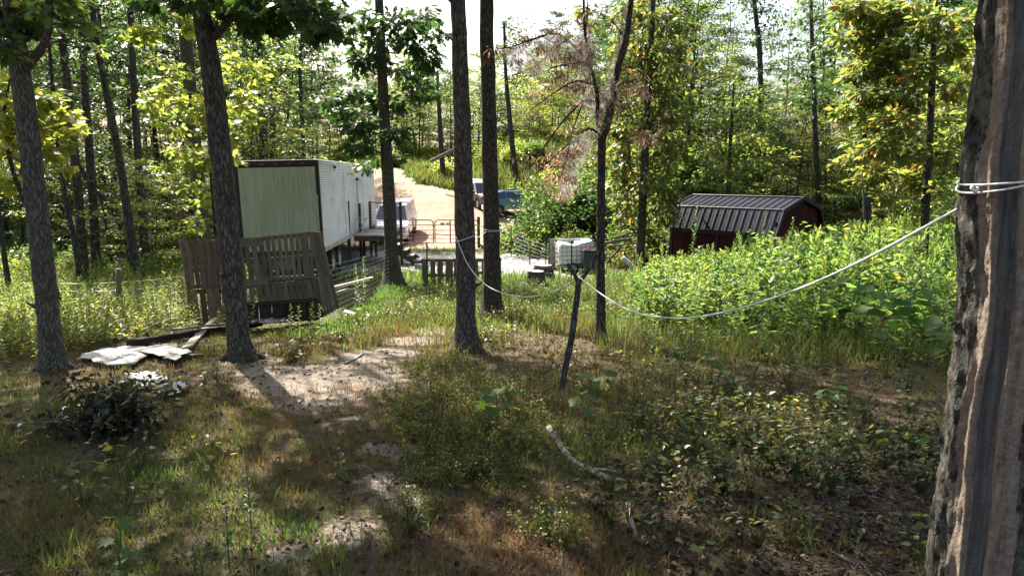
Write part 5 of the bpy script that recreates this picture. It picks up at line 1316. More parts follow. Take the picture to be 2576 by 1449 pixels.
# ------------------------------------------------------------------ deck and steps
def deck():
    y0, y1 = 27.4, 30.7
    zf = at(920, 592, y0).z
    xl, xr = wall_x(y0) + .12, at(973, 592, y0).x
    zg = g1(xr, y0)
    o = Vector((xl, y0, zg))
    r = thing('wooden_deck', 'grey wooden landing deck with tall brown posts against the trailer side', 'deck', o)
    n = 22; w = (y1 - y0) / n
    for i in range(n):
        ya = y0 + (i + .5) * w; xa = wall_x(ya) + .08
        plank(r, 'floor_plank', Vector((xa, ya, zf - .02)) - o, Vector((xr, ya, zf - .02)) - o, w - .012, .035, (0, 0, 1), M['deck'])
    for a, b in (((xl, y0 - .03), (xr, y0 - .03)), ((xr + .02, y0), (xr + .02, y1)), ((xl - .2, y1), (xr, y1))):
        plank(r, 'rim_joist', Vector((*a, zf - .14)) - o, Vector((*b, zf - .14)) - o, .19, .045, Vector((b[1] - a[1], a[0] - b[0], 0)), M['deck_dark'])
    def post(px, pt, y, name='post', wd=.10):
        t = at(px, pt, y); g = g1(t.x, y) - .1
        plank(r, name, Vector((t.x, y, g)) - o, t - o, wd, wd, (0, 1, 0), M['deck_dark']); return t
    a = post(875, 506, y0 - .10); b = post(904, 512, 29.2); c = post(930, 507, y1 - .2); d = post(970, 507, y0 - .10); e = post(1007, 508, y0 - .08); f = post(988, 512, y1)
    for px in (915, 945): 
        t = at(px, 596, y1 - .5); plank(r, 'support_post', Vector((t.x, y1 - .5, g1(t.x, y1) - .1)) - o, Vector((t.x, y1 - .5, zf - .06)) - o, .1, .1, (0, 1, 0), M['deck_dark'])
    plank(r, 'top_rail', c - o + Vector((0, 0, -.03)), f - o + Vector((0, -.02, -.03)), .09, .04, (0, 0, 1), M['deck_dark'])
    plank(r, 'side_rail', e - o + Vector((0, .06, -.06)), f - o + Vector((.08, -.06, -.06)), .09, .04, (1, 0, 0), M['deck_dark'])
    wm = MB(); c2, f2 = Vector((c.x, c.y, zf)), Vector((f.x, f.y, zf))
    for i in range(8):
        z = zf + .08 + i * .14
        if z < c.z - .05: wm.tube([Vector((c.x, c.y, z)) - o, Vector((f.x, f.y, z)) - o], .005, 4, cap=False)
    for i in range(1, 9):
        t = i / 9; q = c2.lerp(f2, t); wm.tube([q - o, Vector((q.x, q.y, c.z - .06)) - o], .005, 4, cap=False)
    wm.build('wire_panel', M['wire'], r, kind='stuff')
    # steps go down to the right of the deck
    s = thing('wooden_steps', 'four weathered wooden steps going down from the deck beside the oak', 'steps', (xr + .1, y0 + .3, g1(xr + .8, y0)))
    so = s.location
    pts = [at(px, py, y0 + .45) for px, py in ((1003, 614), (1019, 627), (1036, 640), (1053, 652))]
    for p in pts:
        for k in (-.075, .075): plank(s, 'tread', Vector((p.x + k, y0 - .05, p.z)) - so, Vector((p.x + k, y0 + .95, p.z)) - so, .14, .04, (0, 0, 1), M['deck'])
    for yy in (y0 + .02, y0 + .88):
        a0, b0 = pts[0] + Vector((-.35, 0, .05)), pts[-1] + Vector((.2, 0, -.2))
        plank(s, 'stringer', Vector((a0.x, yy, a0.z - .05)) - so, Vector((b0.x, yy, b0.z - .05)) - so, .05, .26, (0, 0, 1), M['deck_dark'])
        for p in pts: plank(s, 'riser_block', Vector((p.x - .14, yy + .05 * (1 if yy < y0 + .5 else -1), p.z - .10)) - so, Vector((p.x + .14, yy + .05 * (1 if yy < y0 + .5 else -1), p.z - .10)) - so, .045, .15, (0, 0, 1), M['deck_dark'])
    # folding stand on the deck
    p = at(912, 590, 28.6)
    t = thing('folding_tray', 'small folding tray table with crossed legs on the deck', 'table', (p.x, 28.6, zf))
    MB().box((0, 0, .60), (.42, .32, .025), bev=.008).build('table_top', M['steel'], t)
    for sy in (-.12, .12):
        MB().tube([(-.19, sy, 0), (.17, sy, .59)], .011, 6).build('leg', M['steel'], t)
        MB().tube([(.19, sy * .8, 0), (-.17, sy * .8, .59)], .011, 6).build('leg', M['steel'], t)
    for i, (px, py) in enumerate(((1057, 665), (1066, 667))):
        q = gnd(px, py + 12)
        b = thing('cinder_block', 'grey hollow block at the foot of the steps, %s one' % ('left' if i == 0 else 'right'), 'block', q, (0, 0, .1 * i), 'hollow blocks by the steps')
        cb = MB(); cm = plain('concrete', (.27, .26, .25), .95)
        for x in (-.185, 0, .185): cb.box((x, 0, .1), (.03, .19, .2))
        for yv in (-.085, .085): cb.box((0, yv, .1), (.34, .025, .198))
        cb.build('block_body', cm, b)
deck()

# ------------------------------------------------------------------ upright pallets
def quad_panel(name, label, cat, corners, yt, yb, us, vs, mat, th=.018, back=.05, group=None, vw=.09, smat=None, depth_l=0.0):
    """boards from the bottom edge to the top edge at (u, width); stringers behind them at heights vs"""
    TL, TR, BL, BR = [at(px, py, y) for (px, py), y in zip(corners, (yt + depth_l, yt, yb + depth_l, yb))]
    o = (BL + BR) / 2
    r = thing(name, label, cat, o, group=group)
    wv = (BR - BL); nrm = wv.cross(TL - BL).normalized()         # towards the camera is -y
    if nrm.y > 0: nrm = -nrm
    rng = np.random.default_rng(len(label) * 7 + int(corners[0][0]))
    wid = wv.length
    for u, w in us:
        j0, j1 = rng.normal(0, .006, 2)
        p0, p1 = BL.lerp(BR, u + j0), TL.lerp(TR, u + j1)
        ext = rng.uniform(-.012, .02)
        plank(r, 'slat', p0 - o, p1 - o + (p1 - p0).normalized() * ext, w * wid, th, nrm + Vector(rng.normal(0, .02, 3)), mat)
    for v in vs:
        a, b = BL.lerp(TL, v), BR.lerp(TR, v)
        plank(r, 'stringer', a - o - nrm * back, b - o - nrm * back, vw, .07, (TL - BL), smat or mat) if False else plank(r, 'stringer', a - o - nrm * back, b - o - nrm * back, .07, vw, (TL - BL), smat or mat)
    return r, o, nrm, (TL, TR, BL, BR)
yF = 14.5
gp = 'wooden pallets stood up as a fence'
quad_panel('pallet', 'upper left pallet of the fence, wide brown boards left of the dark trunk', 'pallet', [(463, 608), (556, 604), (481, 725), (560, 723)], yF + .05, yF, [(.07, .13), (.24, .15), (.43, .17), (.62, .13), (.80, .17), (.95, .09)], (.03, .38, .97), M['pallet'], group=gp)
quad_panel('pallet', 'lower left pallet of the fence with gaps at its broken foot', 'pallet', [(483, 729), (566, 727), (498, 822), (574, 820)], yF - .02, yF - .1, [(.06, .13), (.30, .19), (.52, .20), (.74, .17), (.94, .12)], (.04, .95), M['pallet'], group=gp)
r, o, nr, c = quad_panel('pallet', 'upper middle pallet with crosswise boards nailed on, just right of the dark trunk', 'pallet', [(590, 602), (662, 598), (608, 712), (676, 707)], yF, yF - .03, [(.12, .18), (.38, .17), (.64, .20), (.90, .17)], (.03, .5, .97), M['pallet_grey'], group=gp)
for v0, v1 in ((.88, .88), (-.02, -.02)): plank(r, 'cross_board', c[2].lerp(c[0], v0) - o + nr * .03, c[3].lerp(c[1], v1) - o + nr * .03, .13, .02, nr, M['pallet_grey'])
quad_panel('pallet', 'lower middle pallet behind the blackened one, grey slats with gaps', 'pallet', [(604, 716), (680, 712), (616, 815), (690, 810)], yF - .03, yF - .05, [(.10, .16), (.36, .15), (.62, .16), (.88, .16)], (.04, .95), M['pallet_grey'], group=gp)
quad_panel('pallet', 'upper right pallet of the fence with open gaps between narrow slats', 'pallet', [(664, 597), (788, 584), (680, 706), (794, 700)], yF, yF - .03, [(.05, .085), (.17, .085), (.30, .085), (.42, .085), (.545, .085), (.67, .085), (.82, .17), (.95, .06)], (.03, .48, .97), M['pallet_grey'], group=gp)
quad_panel('pallet', 'lower right pallet of the fence, above the blackened one', 'pallet', [(682, 712), (796, 704), (694, 812), (803, 803)], yF - .04, yF - .08, [(.05, .085), (.17, .085), (.30, .085), (.43, .085), (.56, .085), (.69, .085), (.82, .10), (.95, .07)], (.04, .95), M['pallet_grey'], group=gp)
quad_panel('pallet', 'close-slatted grey panel leaning right, upper one at the right end of the fence', 'pallet', [(776, 586), (808, 585), (802, 702), (836, 698)], yF + .02, yF - .12, [(.08, .16), (.25, .155), (.42, .155), (.58, .155), (.75, .155), (.92, .16)], (.1, .9), M['pallet_grey'], group=gp)
quad_panel('pallet', 'close-slatted grey panel fanned out at its foot, lower right end of the fence', 'pallet', [(786, 700), (833, 694), (802, 806), (853, 776)], yF - .12, yF - .25, [(.05, .12), (.20, .115), (.35, .115), (.50, .115), (.65, .115), (.80, .115), (.95, .12)], (.1,), M['pallet_grey'], group=gp)
r, o, nr, c = quad_panel('pallet', 'small blackened pallet propped low against the foot of the fence', 'pallet', [(622, 768), (796, 755), (624, 818), (797, 806)], yF - .25, yF - .4, [(.09, .15), (.25, .15), (.42, .14), (.60, .15), (.76, .13), (.92, .14)], (), M['pallet_black'], group=gp)
plank(r, 'top_board', c[0] - o + nr * .03, c[1] - o + nr * .03, .08, .09, nr, M['pallet_black'])
plank(r, 'end_board', c[3] - o + nr * .03, c[1] - o + nr * .035, .10, .05, nr, M['pallet_black'])
for u in (.16, .335, .51, .68, .84): plank(r, 'divider', c[2].lerp(c[3], u) - o + nr * .04, c[0].lerp(c[1], u) - o + nr * .04, .025, .05, nr, M['pallet_black'])
gq = 'low pallets in the clearing'
quad_panel('pallet', 'low grey pallet standing between the oak and the two middle trunks', 'pallet', [(1060, 652), (1152, 652), (1062, 733), (1153, 733)], 21.0, 21.0, [(.08, .145), (.30, .135), (.51, .15), (.76, .20), (.95, .12)], (.03, .5, .96), M['pallet'], group=gq)
quad_panel('pallet', 'low dark pallet standing between the two middle trunks', 'pallet', [(1190, 652), (1262, 650), (1192, 722), (1262, 720)], 21.6, 21.6, [(.10, .17), (.40, .2), (.7, .17), (.92, .13)], (.03, .5, .96), M['pallet'], group=gq)

# posts, wire, ropes
def pole(name, label, cat, pts, rad, mat, group=None, n=9, part='shaft'):
    Q = spline([Vector(p) for p in pts], 5); o = Vector(Q[0])
    r = thing(name, label, cat, o, group=group)
    mb = MB(); bark_tube(mb, np.random.default_rng(len(label)), Q - np.array(o), np.linspace(rad[0], rad[1], len(Q)), n, .05)
    k = len(Q); mb.F += [[mb.n - n + i for i in range(n)], [mb.n - k * n + i for i in range(n)][::-1]]; mb.S += [False, False]
    mb.build(part, mat, r); return r
pole('log_post', 'rough log post leaning at the left end of the pallet fence', 'post', [at(484, 790, 14.75), at(472, 690, 14.75), at(456, 600, 14.75)], (.075, .06), plain('peeled_log', (.20, .14, .095), .9, var=.5, scale=12))
q = gnd(301, 800); pole('fence_post', 'short crooked log post holding wires in the weeds left of the pallets', 'post', [at(303, 805, 13.5), at(300, 740, 13.5), at(298, 676, 13.5)], (.06, .05), plain('old_log', (.24, .17, .11), .9, var=.5, scale=12))
def tpost(px, pt, pb, y, label):
    a, b = at(px, pt, y), at(px, pb, y); b.z = min(b.z, g1(b.x, y))
    r = thing('metal_post', label, 'post', b, group='thin green metal fence posts')
    h = a.z - b.z
    MB().box((0, 0, h / 2), (.045, .006, h + .1)).box((0, .02, h / 2), (.006, .036, h + .1)).build('shaft', M['tpost'], r)
    st = MB()
    for i in range(int(h / .1)): st.box((0, -.006, .1 + i * .1), (.02, .008, .015))
    st.build('studs', M['tpost'], r, kind='stuff')
    return a, b
tpost(1076, 615, 735, 20.8, 'metal post in front of the low grey pallet')
tpost(1437, 610, 716, 21.6, 'metal post in front of the white tank')
tpost(981, 600, 726, 21.3, 'metal post right in front of the oak trunk')
tpost(1286, 573, 630, 30.5, 'metal post at the bushes, farthest left of the four there')
tpost(1333, 563, 645, 27.5, 'metal post beside the black crate')
tpost(1373, 575, 655, 26.2, 'metal post left of the grey plywood')
tpost(1381, 598, 658, 25.9, 'short metal post touching the grey plywood edge')
def wire_fence(label, P, Q, z0s, z1s, nh, nv, rad=.006):
    P, Q = Vector(P), Vector(Q); o = P.copy()
    r = thing('wire_fence', label, 'fence', o)
    mb = MB()
    for i in range(nh):
        t = i / (nh - 1); a = P + Vector((0, 0, z0s[0] + (z0s[1] - z0s[0]) * t)); b = Q + Vector((0, 0, z1s[0] + (z1s[1] - z1s[0]) * t))
        m = (a + b) / 2 + Vector((0, 0, -.02)); mb.tube(spline([a - o, m - o, b - o], 4), rad, 4, cap=False)
    for j in range(nv):
        t = (j + .5) / nv; a = P.lerp(Q, t); za = z0s[0] * (1 - t) + z1s[0] * t; zb = z0s[1] * (1 - t) + z1s[1] * t
        mb.tube([a + Vector((0, 0, za)) - o, a + Vector((0, 0, zb)) - o], rad * .8, 4, cap=False)
    mb.build('wire_mesh', M['wire'], r, kind='stuff')
def gp3(px, y): x = at(px, 700, y).x; return Vector((x, y, g1(x, y)))
wire_fence('wire mesh fence between the pallet fence and the oak', gp3(828, 15.0), gp3(981, 21.3), (.15, 1.35), (.1, 1.25), 11, 16, .0028)
wire_fence('sagging wire strands between the short log post and the pallets', gp3(300, 13.5), gp3(470, 14.75), (.25, 1.05), (.3, 1.15), 6, 7)
wire_fence('wire strands strung left from the short log post', gp3(120, 13.0), gp3(300, 13.5), (.25, 1.0), (.25, 1.05), 6, 6)
wire_fence('wire mesh fence from the low pallet to the post by the tank', gp3(1262, 21.5), gp3(1437, 21.6), (.05, .95), (.05, 1.0), 6, 14, .004)
wire_fence('wire mesh between the posts at the foot of the bushes', gp3(1286, 30.5), gp3(1381, 25.9), (.1, 1.1), (.1, .9), 7, 20, .005)
q0 = gnd(1410, 990)
fp = thing('forked_pole', 'forked branch prop holding up the white rope', 'pole', q0)
yfp = q0.y
fm = MB(); rr_ = np.random.default_rng(8)
for pts, ra, rb in (([(1408, 1000), (1420, 930), (1436, 860), (1446, 790), (1452, 740), (1457, 700)], .037, .030), ([(1455, 715), (1445, 690), (1434, 672), (1428, 664)], .024, .016), ([(1457, 712), (1472, 690), (1488, 668), (1500, 640), (1502, 628)], .026, .017)):
    Q = spline([at(px, py, yfp) - q0 for px, py in pts], 5); bark_tube(fm, rr_, Q, np.linspace(ra, rb, len(Q)), 9, .06); fm.F.append([fm.n - 9 + i for i in range(9)]); fm.S.append(False)
fm.tube([at(1447, 795, yfp) - q0, at(1436, 790, yfp) - q0], [.014, .009], 6)
fm.build('branch', M['bark_grey'], fp)
def rope(name, label, pts, rad, wrap=None):
    Q = spline(pts, 10); o = Vector(Q[0]); r = thing(name, label, 'rope', o)
    MB().tube(Q - np.array(o), rad, 7).build('strand', M['rope'], r)
    for w in wrap or []:
        MB().tube(np.array(w) - np.array(o), rad, 7).build('loop', M['rope'], r)
    return r
def loop_around(t, z, tilt=.0, grow_=1.05, n=24, dz=0):
    Q, rad = np.asarray(t['Q']), t['rad']; i = np.argmin(np.abs(Q[:, 2] - z)); c = Q[i]; r_ = rad[i] * grow_ + .006
    a = np.linspace(0, 2 * np.pi, n)
    return np.stack([c[0] + r_ * np.cos(a), c[1] + r_ * np.sin(a), z + tilt * r_ * np.cos(a) + np.zeros(n)], -1)
zA = at(1150, 598, yT4).z
P0 = at(1147, 596, yT4 - .05)
fork = at(1458, 700, yfp - .035)
rope('rope', 'white rope sagging from the left middle trunk to the forked pole', [P0, at(1180, 670, yT4 - .35), at(1230, 722, yT4 - .8), at(1305, 746, yT4 - 1.3), at(1380, 738, yT4 - 1.8), fork], .0065, [loop_around(T4, zA - .01, .35)])
near = Vector(TQ[np.argmin(np.abs(TQ[:, 2] - at(2450, 462, 2.5).z))]); 
zr = at(2450, 462, 2.5).z
lf = at(2447, 506, 2.62)
rope('rope', 'white rope hanging in a long curve from the forked pole to the scarred near trunk', [fork + Vector((.01, 0, 0)), at(1520, 745, yfp - .5), at(1590, 783, yfp - 1.1), at(1690, 800, yfp - 1.8), at(1800, 790, yfp - 2.5), at(1960, 745, yfp - 3.2), at(2150, 665, yfp - 3.9), lf], .006)
def near_loop(z, tilt, g):
    i = np.argmin(np.abs(TQ[:, 2] - z)); c = TQ[i]; r_ = TR[i] * g; a = np.linspace(-.3, 2 * np.pi - .3, 40)
    return np.stack([c[0] + r_ * np.sin(a), c[1] - r_ * np.cos(a), z + tilt * np.sin(a) * r_], -1)
lo = near_loop(zr + .03, .16, 1.065)
rl = thing('rope', 'white rope tied round the scarred near trunk at the right edge', 'rope', lo[0])
MB().tube(lo - lo[0], .004, 7).build('loop', M['rope'], rl)
MB().tube(near_loop(zr + .045, .36, 1.065) - lo[0], .004, 7).build('loop', M['rope'], rl)
kn = at(2449, 466, 2.50); MB().tube(spline([kn - Vector(lo[0]), kn + Vector((-.012, -.01, -.01)) - Vector(lo[0]), kn + Vector((0, -.015, -.025)) - Vector(lo[0]), kn + Vector((.012, -.005, -.01)) - Vector(lo[0])], 5), .006, 7).build('knot', M['rope'], rl)
zC = at(1240, 581, yT5).z
rope('rope', 'thin rope tied round the right middle trunk and slanting to the left one', [at(1222, 584, yT5 - .05), at(1205, 596, (yT4 + yT5) / 2), at(1185, 606, yT4 + .12)], .005, [loop_around(T5, zC, .05), loop_around(T5, zC + .02, -.06)])

# ------------------------------------------------------------------ gates
def tube_gate(label, x0, x1, y, zb, zt, ups, group):
    o = Vector((x0, y, zb)); r = thing('tube_gate', label, 'gate', o, group=group)
    w, h, rc = x1 - x0, zt - zb, .16
    pts = []
    for cx, cz, a0 in ((rc, h - rc, math.pi), (w - rc, h - rc, math.pi / 2)):
        for k in range(6): a = a0 - k / 5 * math.pi / 2; pts.append((cx + rc * math.cos(a), 0, cz + rc * math.sin(a)))
    MB().tube([(0, 0, 0)] + pts + [(w, 0, 0)], .025, 8).build('frame', M['red_gate'], r)
    for f in (0, .19, .36, .55, .78): MB().tube([(0, 0, h * f), (w, 0, h * f)], .018, 8).build('rail', M['red_gate'], r)
    for u in ups: MB().box((u, -.028, h / 2), (.06, .02, h)).build('upright', M['red_gate'], r)
    for hz in (.25, .75): MB().tube([(-.05, 0, h * hz), (.03, 0, h * hz)], .03, 6).build('hinge', M['red_gate'], r)
    return r
yg = 34.0
zb, zt = at(1090, 611, yg).z, at(1090, 554, yg).z
gx = [at(px, 600, yg).x for px in (985, 1090.5, 1094.5, 1202)]
tube_gate('left red tube gate in front of the white pickup', gx[0], gx[1], yg, zb, zt, [at(1040, 600, yg).x - gx[0]], 'red tube gates')
tube_gate('right red tube gate partly behind the left middle trunk', gx[2], gx[3], yg, zb, zt, [at(1133, 600, yg).x - gx[2]], 'red tube gates')
for i, (px, py, w, h, lab) in enumerate(((1113, 564, .22, .14, 'small white plate on the top rail of the right gate, rectangular one'), (1126, 564, .18, .14, 'small pale round-cornered plate beside the upright of the right gate'), (1186, 550, .16, .22, 'pale square plate showing just right of the left middle trunk'))):
    p = at(px, py, yg - .06); s = thing('plate', lab, 'sign', p)
    MB().box((0, 0, 0), (w, .012, h), bev=.004).build('panel', M['white_plastic'], s)
    if i == 0: 
        for z in (-.03, 0, .03): MB().box((0, -.008, z), (w * .8, .003, .012)).build('print_line', M['steel'], s)
for px in (983, 1204):
    a = at(px, 600, yg); pole('gate_post', 'wooden gate post at the %s end of the red gates' % ('left' if px < 1000 else 'right'), 'post', [Vector((a.x, yg + .05, g1(a.x, yg) - .2)), Vector((a.x, yg + .05, zt)), Vector((a.x, yg + .05, zt + .12))], (.08, .075), M['deck_dark'])
# ------------------------------------------------------------------ vehicles (local +x is forward)
def wheel_meshes(R_, w, spoke=5):
    t = MB(); n = 26
    prof = [(R_ * .62, -w / 2 * .8), (R_ * .9, -w / 2), (R_ * .99, -w * .32), (R_, 0), (R_ * .99, w * .32), (R_ * .9, w / 2), (R_ * .62, w / 2 * .8)]
    V = [(r * math.cos(a), x, r * math.sin(a)) for a in np.linspace(0, 2 * np.pi, n, endpoint=False) for r, x in prof]; m = len(prof)
    t.add(V, [(i * m + j, i * m + j + 1, ((i + 1) % n) * m + j + 1, ((i + 1) % n) * m + j) for i in range(n) for j in range(m - 1)], True)
    r = MB()
    for sgn in (1,):
        V = [(rr * math.cos(a), x, rr * math.sin(a)) for a in np.linspace(0, 2 * np.pi, n, endpoint=False) for rr, x in [(R_ * .63, w * .42), (R_ * .58, w * .30), (R_ * .5, w * .22)]]
        r.add(V, [(i * 3 + j, i * 3 + j + 1, ((i + 1) % n) * 3 + j + 1, ((i + 1) % n) * 3 + j) for i in range(n) for j in range(2)], True)
    for k in range(spoke):
        a = k * 2 * math.pi / spoke; rot = Euler((0, -a, 0)).to_matrix()
        r.box(np.array(rot @ Vector((R_ * .30, w * .30, 0))), (R_ * .56, .03, R_ * .20), rot, bev=.01)
    r.tube([(0, w * .25, 0), (0, w * .40, 0)], R_ * .16, 10)
    hub = MB(); hub.tube([(0, -w * .3, 0), (0, w * .12, 0)], R_ * .6, 18)
    return t.mesh('tyre'), r.mesh('rim'), hub.mesh('drum')
def arch(cx, R_, zs, n=9):
    """points of a wheel opening, front to back along the sill"""
    a0 = math.asin(max(-1, min(1, (zs - R_ * .92) / (R_ * 1.18))))
    return [(cx + R_ * 1.18 * math.cos(a), R_ * .92 + R_ * 1.18 * math.sin(a)) for a in np.linspace(a0, math.pi - a0, n)]
def car(name, label, W, lower, zs, wx, R_, cabins, paint, low_paint, wins, lights, loc, head, rim, tyre=None, grille=None, mirrors=None, rails=None, extra=None, group=None, pitch=None, bumper=None):
    r = thing(name, label, 'car', loc, (0, -(pitch or 0), head), group)
    top = lower                                       # (x, z) from the rear bottom, over the top, to the front bottom
    poly = list(top)
    bot = []
    for cx in sorted(wx, reverse=True): bot += arch(cx, R_, zs)
    poly = poly + bot
    P = np.array(poly); c = P.mean(0); n = len(P); hw = W / 2
    lay = [(-hw, .965), (-hw + .07, 1), (hw - .07, 1), (hw, .965)]
    V = np.concatenate([np.stack([c[0] + (P[:, 0] - c[0]) * (1 - (1 - f) * .5), np.full(n, y), c[1] + (P[:, 1] - c[1]) * f], -1) for y, f in lay])
    F = [[k * n + i, k * n + (i + 1) % n, (k + 1) * n + (i + 1) % n, (k + 1) * n + i] for k in range(3) for i in range(n)]
    mb = MB(); mb.add(V, F, False); mb.add(V[:n], [list(range(n))[::-1]]); mb.add(V[3 * n:], [list(range(n))])
    mb.build('body', paint, r)
    MB().box((0, 0, zs + .16), (P[:, 0].max() - P[:, 0].min() - .5, W - .30, .3)).build('underbody', M['black'], r)
    for cb in cabins:
        prof, zb_, zt_, yb_, yt_, pm = cb['prof'], cb['zb'], cb['zt'], cb['yb'], cb['yt'], cb.get('paint', paint)
        yy = lambda z: yb_ + (yt_ - yb_) * max(0, min(1, (z - zb_) / (zt_ - zb_)))
        Q = np.array(prof); m = len(Q); ys = np.array([yy(z) for _, z in prof])
        V = np.concatenate([np.stack([Q[:, 0], -ys, Q[:, 1]], -1), np.stack([Q[:, 0], -ys + .05, Q[:, 1] + .022 * (Q[:, 1] > zb_ + .1)], -1), np.stack([Q[:, 0], ys - .05, Q[:, 1] + .022 * (Q[:, 1] > zb_ + .1)], -1), np.stack([Q[:, 0], ys, Q[:, 1]], -1)])
        F = [[k * m + i, k * m + (i + 1) % m, (k + 1) * m + (i + 1) % m, (k + 1) * m + i] for k in range(3) for i in range(m)] + [list(range(m))[::-1], [3 * m + i for i in range(m)]]
        MB().add(V, F).build(cb['name'], pm, r)
        for w in cb.get('side', []):
            for s in (-1, 1):
                w2 = np.array(w); c2 = w2.mean(0); k = len(w)
                Vw = np.concatenate([np.stack([w2[:, 0], [s * (yy(z) + .008) for z in w2[:, 1]], w2[:, 1]], -1), np.stack([w2[:, 0], [s * (yy(z) - .01) for z in w2[:, 1]], w2[:, 1]], -1)])
                MB().add(Vw, [list(range(k)), [k + i for i in range(k)][::-1]] + [[i, (i + 1) % k, k + (i + 1) % k, k + i] for i in range(k)]).build('side_window', M['glass'], r)
        for nm, (xa, za), (xb, zb2), m_ in cb.get('front', []):
            ya, ybb = yy(za) - m_, yy(zb2) - m_
            nx, nz = (za - zb2), (xb - xa); ln = math.hypot(nx, nz); nx, nz = nx / ln, nz / ln
            if nz < 0: nx, nz = -nx, -nz
            e = .030
            Vw = [(xa + nx * e, -ya, za + nz * e), (xa + nx * e, ya, za + nz * e), (xb + nx * e, ybb, zb2 + nz * e), (xb + nx * e, -ybb, zb2 + nz * e)]
            Vw += [(x - nx * .03, y, z - nz * .03) for x, y, z in Vw]
            MB().add(Vw, [(0, 1, 2, 3), (7, 6, 5, 4), (0, 4, 5, 1), (1, 5, 6, 2), (2, 6, 7, 3), (3, 7, 4, 0)]).build(nm, M['glass'], r)
    tm, rm, hm = wheel_meshes(R_, .24)
    for cx in wx:
        for s in (-1, 1):
            w = link('wheel', tm, tyre or M['rubber'], r, loc=(cx, s * (hw - .13), R_), rot=(0, 0, 0 if s > 0 else math.pi))
            link('rim', rm, rim, w); link('drum', hm, M['black'], w)
    for nm, cpos, d, mat in lights:
        for s in (-1, 1): MB().box((cpos[0], s * cpos[1], cpos[2]), d, bev=.02).build(nm, mat, r)
    for nm, cpos, d, mat in (extra or []): MB().box(cpos, d, bev=.015).build(nm, mat, r)
    if mirrors:
        for s in (-1, 1): MB().box((mirrors[0], s * (hw + mirrors[3]), mirrors[1]), mirrors[2], bev=.03).build('side_mirror', mirrors[4], r)
    for rl in rails or []:
        for s in (-1, 1): MB().tube([(rl[0], s * rl[2], rl[3]), (rl[1], s * rl[2], rl[3])], .02, 6).build('roof_rail', M['black'], r)
    return r
def settle(x, y, head, wb):
    c, s = math.cos(head) * wb / 2, math.sin(head) * wb / 2
    f, b = g1(x + c, y + s), g1(x - c, y - s)
    return Vector((x, y, (f + b) / 2 + .035)), math.atan2(f - b, wb)
lamp = plain('lamp_lens', (.10, .10, .105), .12, .0, spec=.9)
red = plain('tail_lens', (.32, .02, .02), .25)
orange = plain('turn_lens', (.55, .16, .05), .3)
wp = plain('car_white', (.76, .76, .76), .22, 0, .03, scale=2)
alloy = plain('car_alloy', (.5, .5, .5), .35, .8, dirt=(.25, .16, .1))
yv = 35.2; h0 = R(-90 + 2)
loc, pit = settle(at(993, 590, yv + 2.6).x, yv + 2.6, h0, 3.6)
car('pickup_truck', 'white pickup with a camper shell parked facing the red gates', 2.0,
    [(-2.85, .55), (-2.85, 1.12), (.95, 1.14), (1.55, 1.13), (2.62, 1.02), (2.80, .86), (2.84, .50), (2.70, .42)], .46, (-1.75, 1.80), .40,
    [dict(name='cab', prof=[(-.75, 1.12), (-.70, 1.80), (-.2, 1.86), (.45, 1.83), (1.30, 1.12)], zb=1.12, zt=1.86, yb=.93, yt=.72, side=[[(-.60, 1.2), (-.58, 1.70), (.02, 1.73), (.02, 1.2)], [(.10, 1.2), (.10, 1.73), (.42, 1.72), (.98, 1.2)]], front=[('windshield', (1.24, 1.17), (.50, 1.79), .07)]),
     dict(name='camper_shell', prof=[(-2.83, 1.12), (-2.72, 1.90), (-.95, 1.94), (-.78, 1.90), (-.72, 1.12)], zb=1.12, zt=1.94, yb=.95, yt=.78, side=[[(-2.60, 1.28), (-2.56, 1.76), (-1.75, 1.78), (-1.75, 1.28)], [(-1.65, 1.28), (-1.65, 1.78), (-.98, 1.78), (-.94, 1.28)]])],
    wp, wp, None,
    [('headlight', (2.72, .74, .84), (.18, .34, .22), lamp), ('grille_panel', (2.79, .30, .82), (.10, .46, .24), M['black']), ('fog_lamp', (2.86, .58, .50), (.06, .18, .14), lamp), ('taillight', (-2.85, .86, .95), (.04, .16, .34), red)],
    loc, h0, alloy, M['rubber_clean'], mirrors=(1.12, 1.22, (.16, .26, .20), .14, M['white_paint']), pitch=pit,
    extra=[('front_bumper', (2.86, 0, .56), (.14, 1.86, .24), wp), ('bumper_intake', (2.93, 0, .47), (.03, .9, .11), M['black']), ('grille_bar', (2.84, 0, .82), (.05, .10, .34), wp), ('grille_bar', (2.84, 0, .70), (.05, 1.1, .05), wp), ('rear_bumper', (-2.92, 0, .55), (.14, 1.8, .18), M['steel'])])
yv = 47.0; h1 = R(-62)
loc, pit = settle(at(1208, 500, yv).x, yv, h1, 2.7)
suvp = plain('car_charcoal', (.035, .035, .038), .3, 0, .1, dirt=(.20, .13, .08), scale=3); suvt = plain('car_silver_top', (.50, .52, .53), .28, .3, .05)
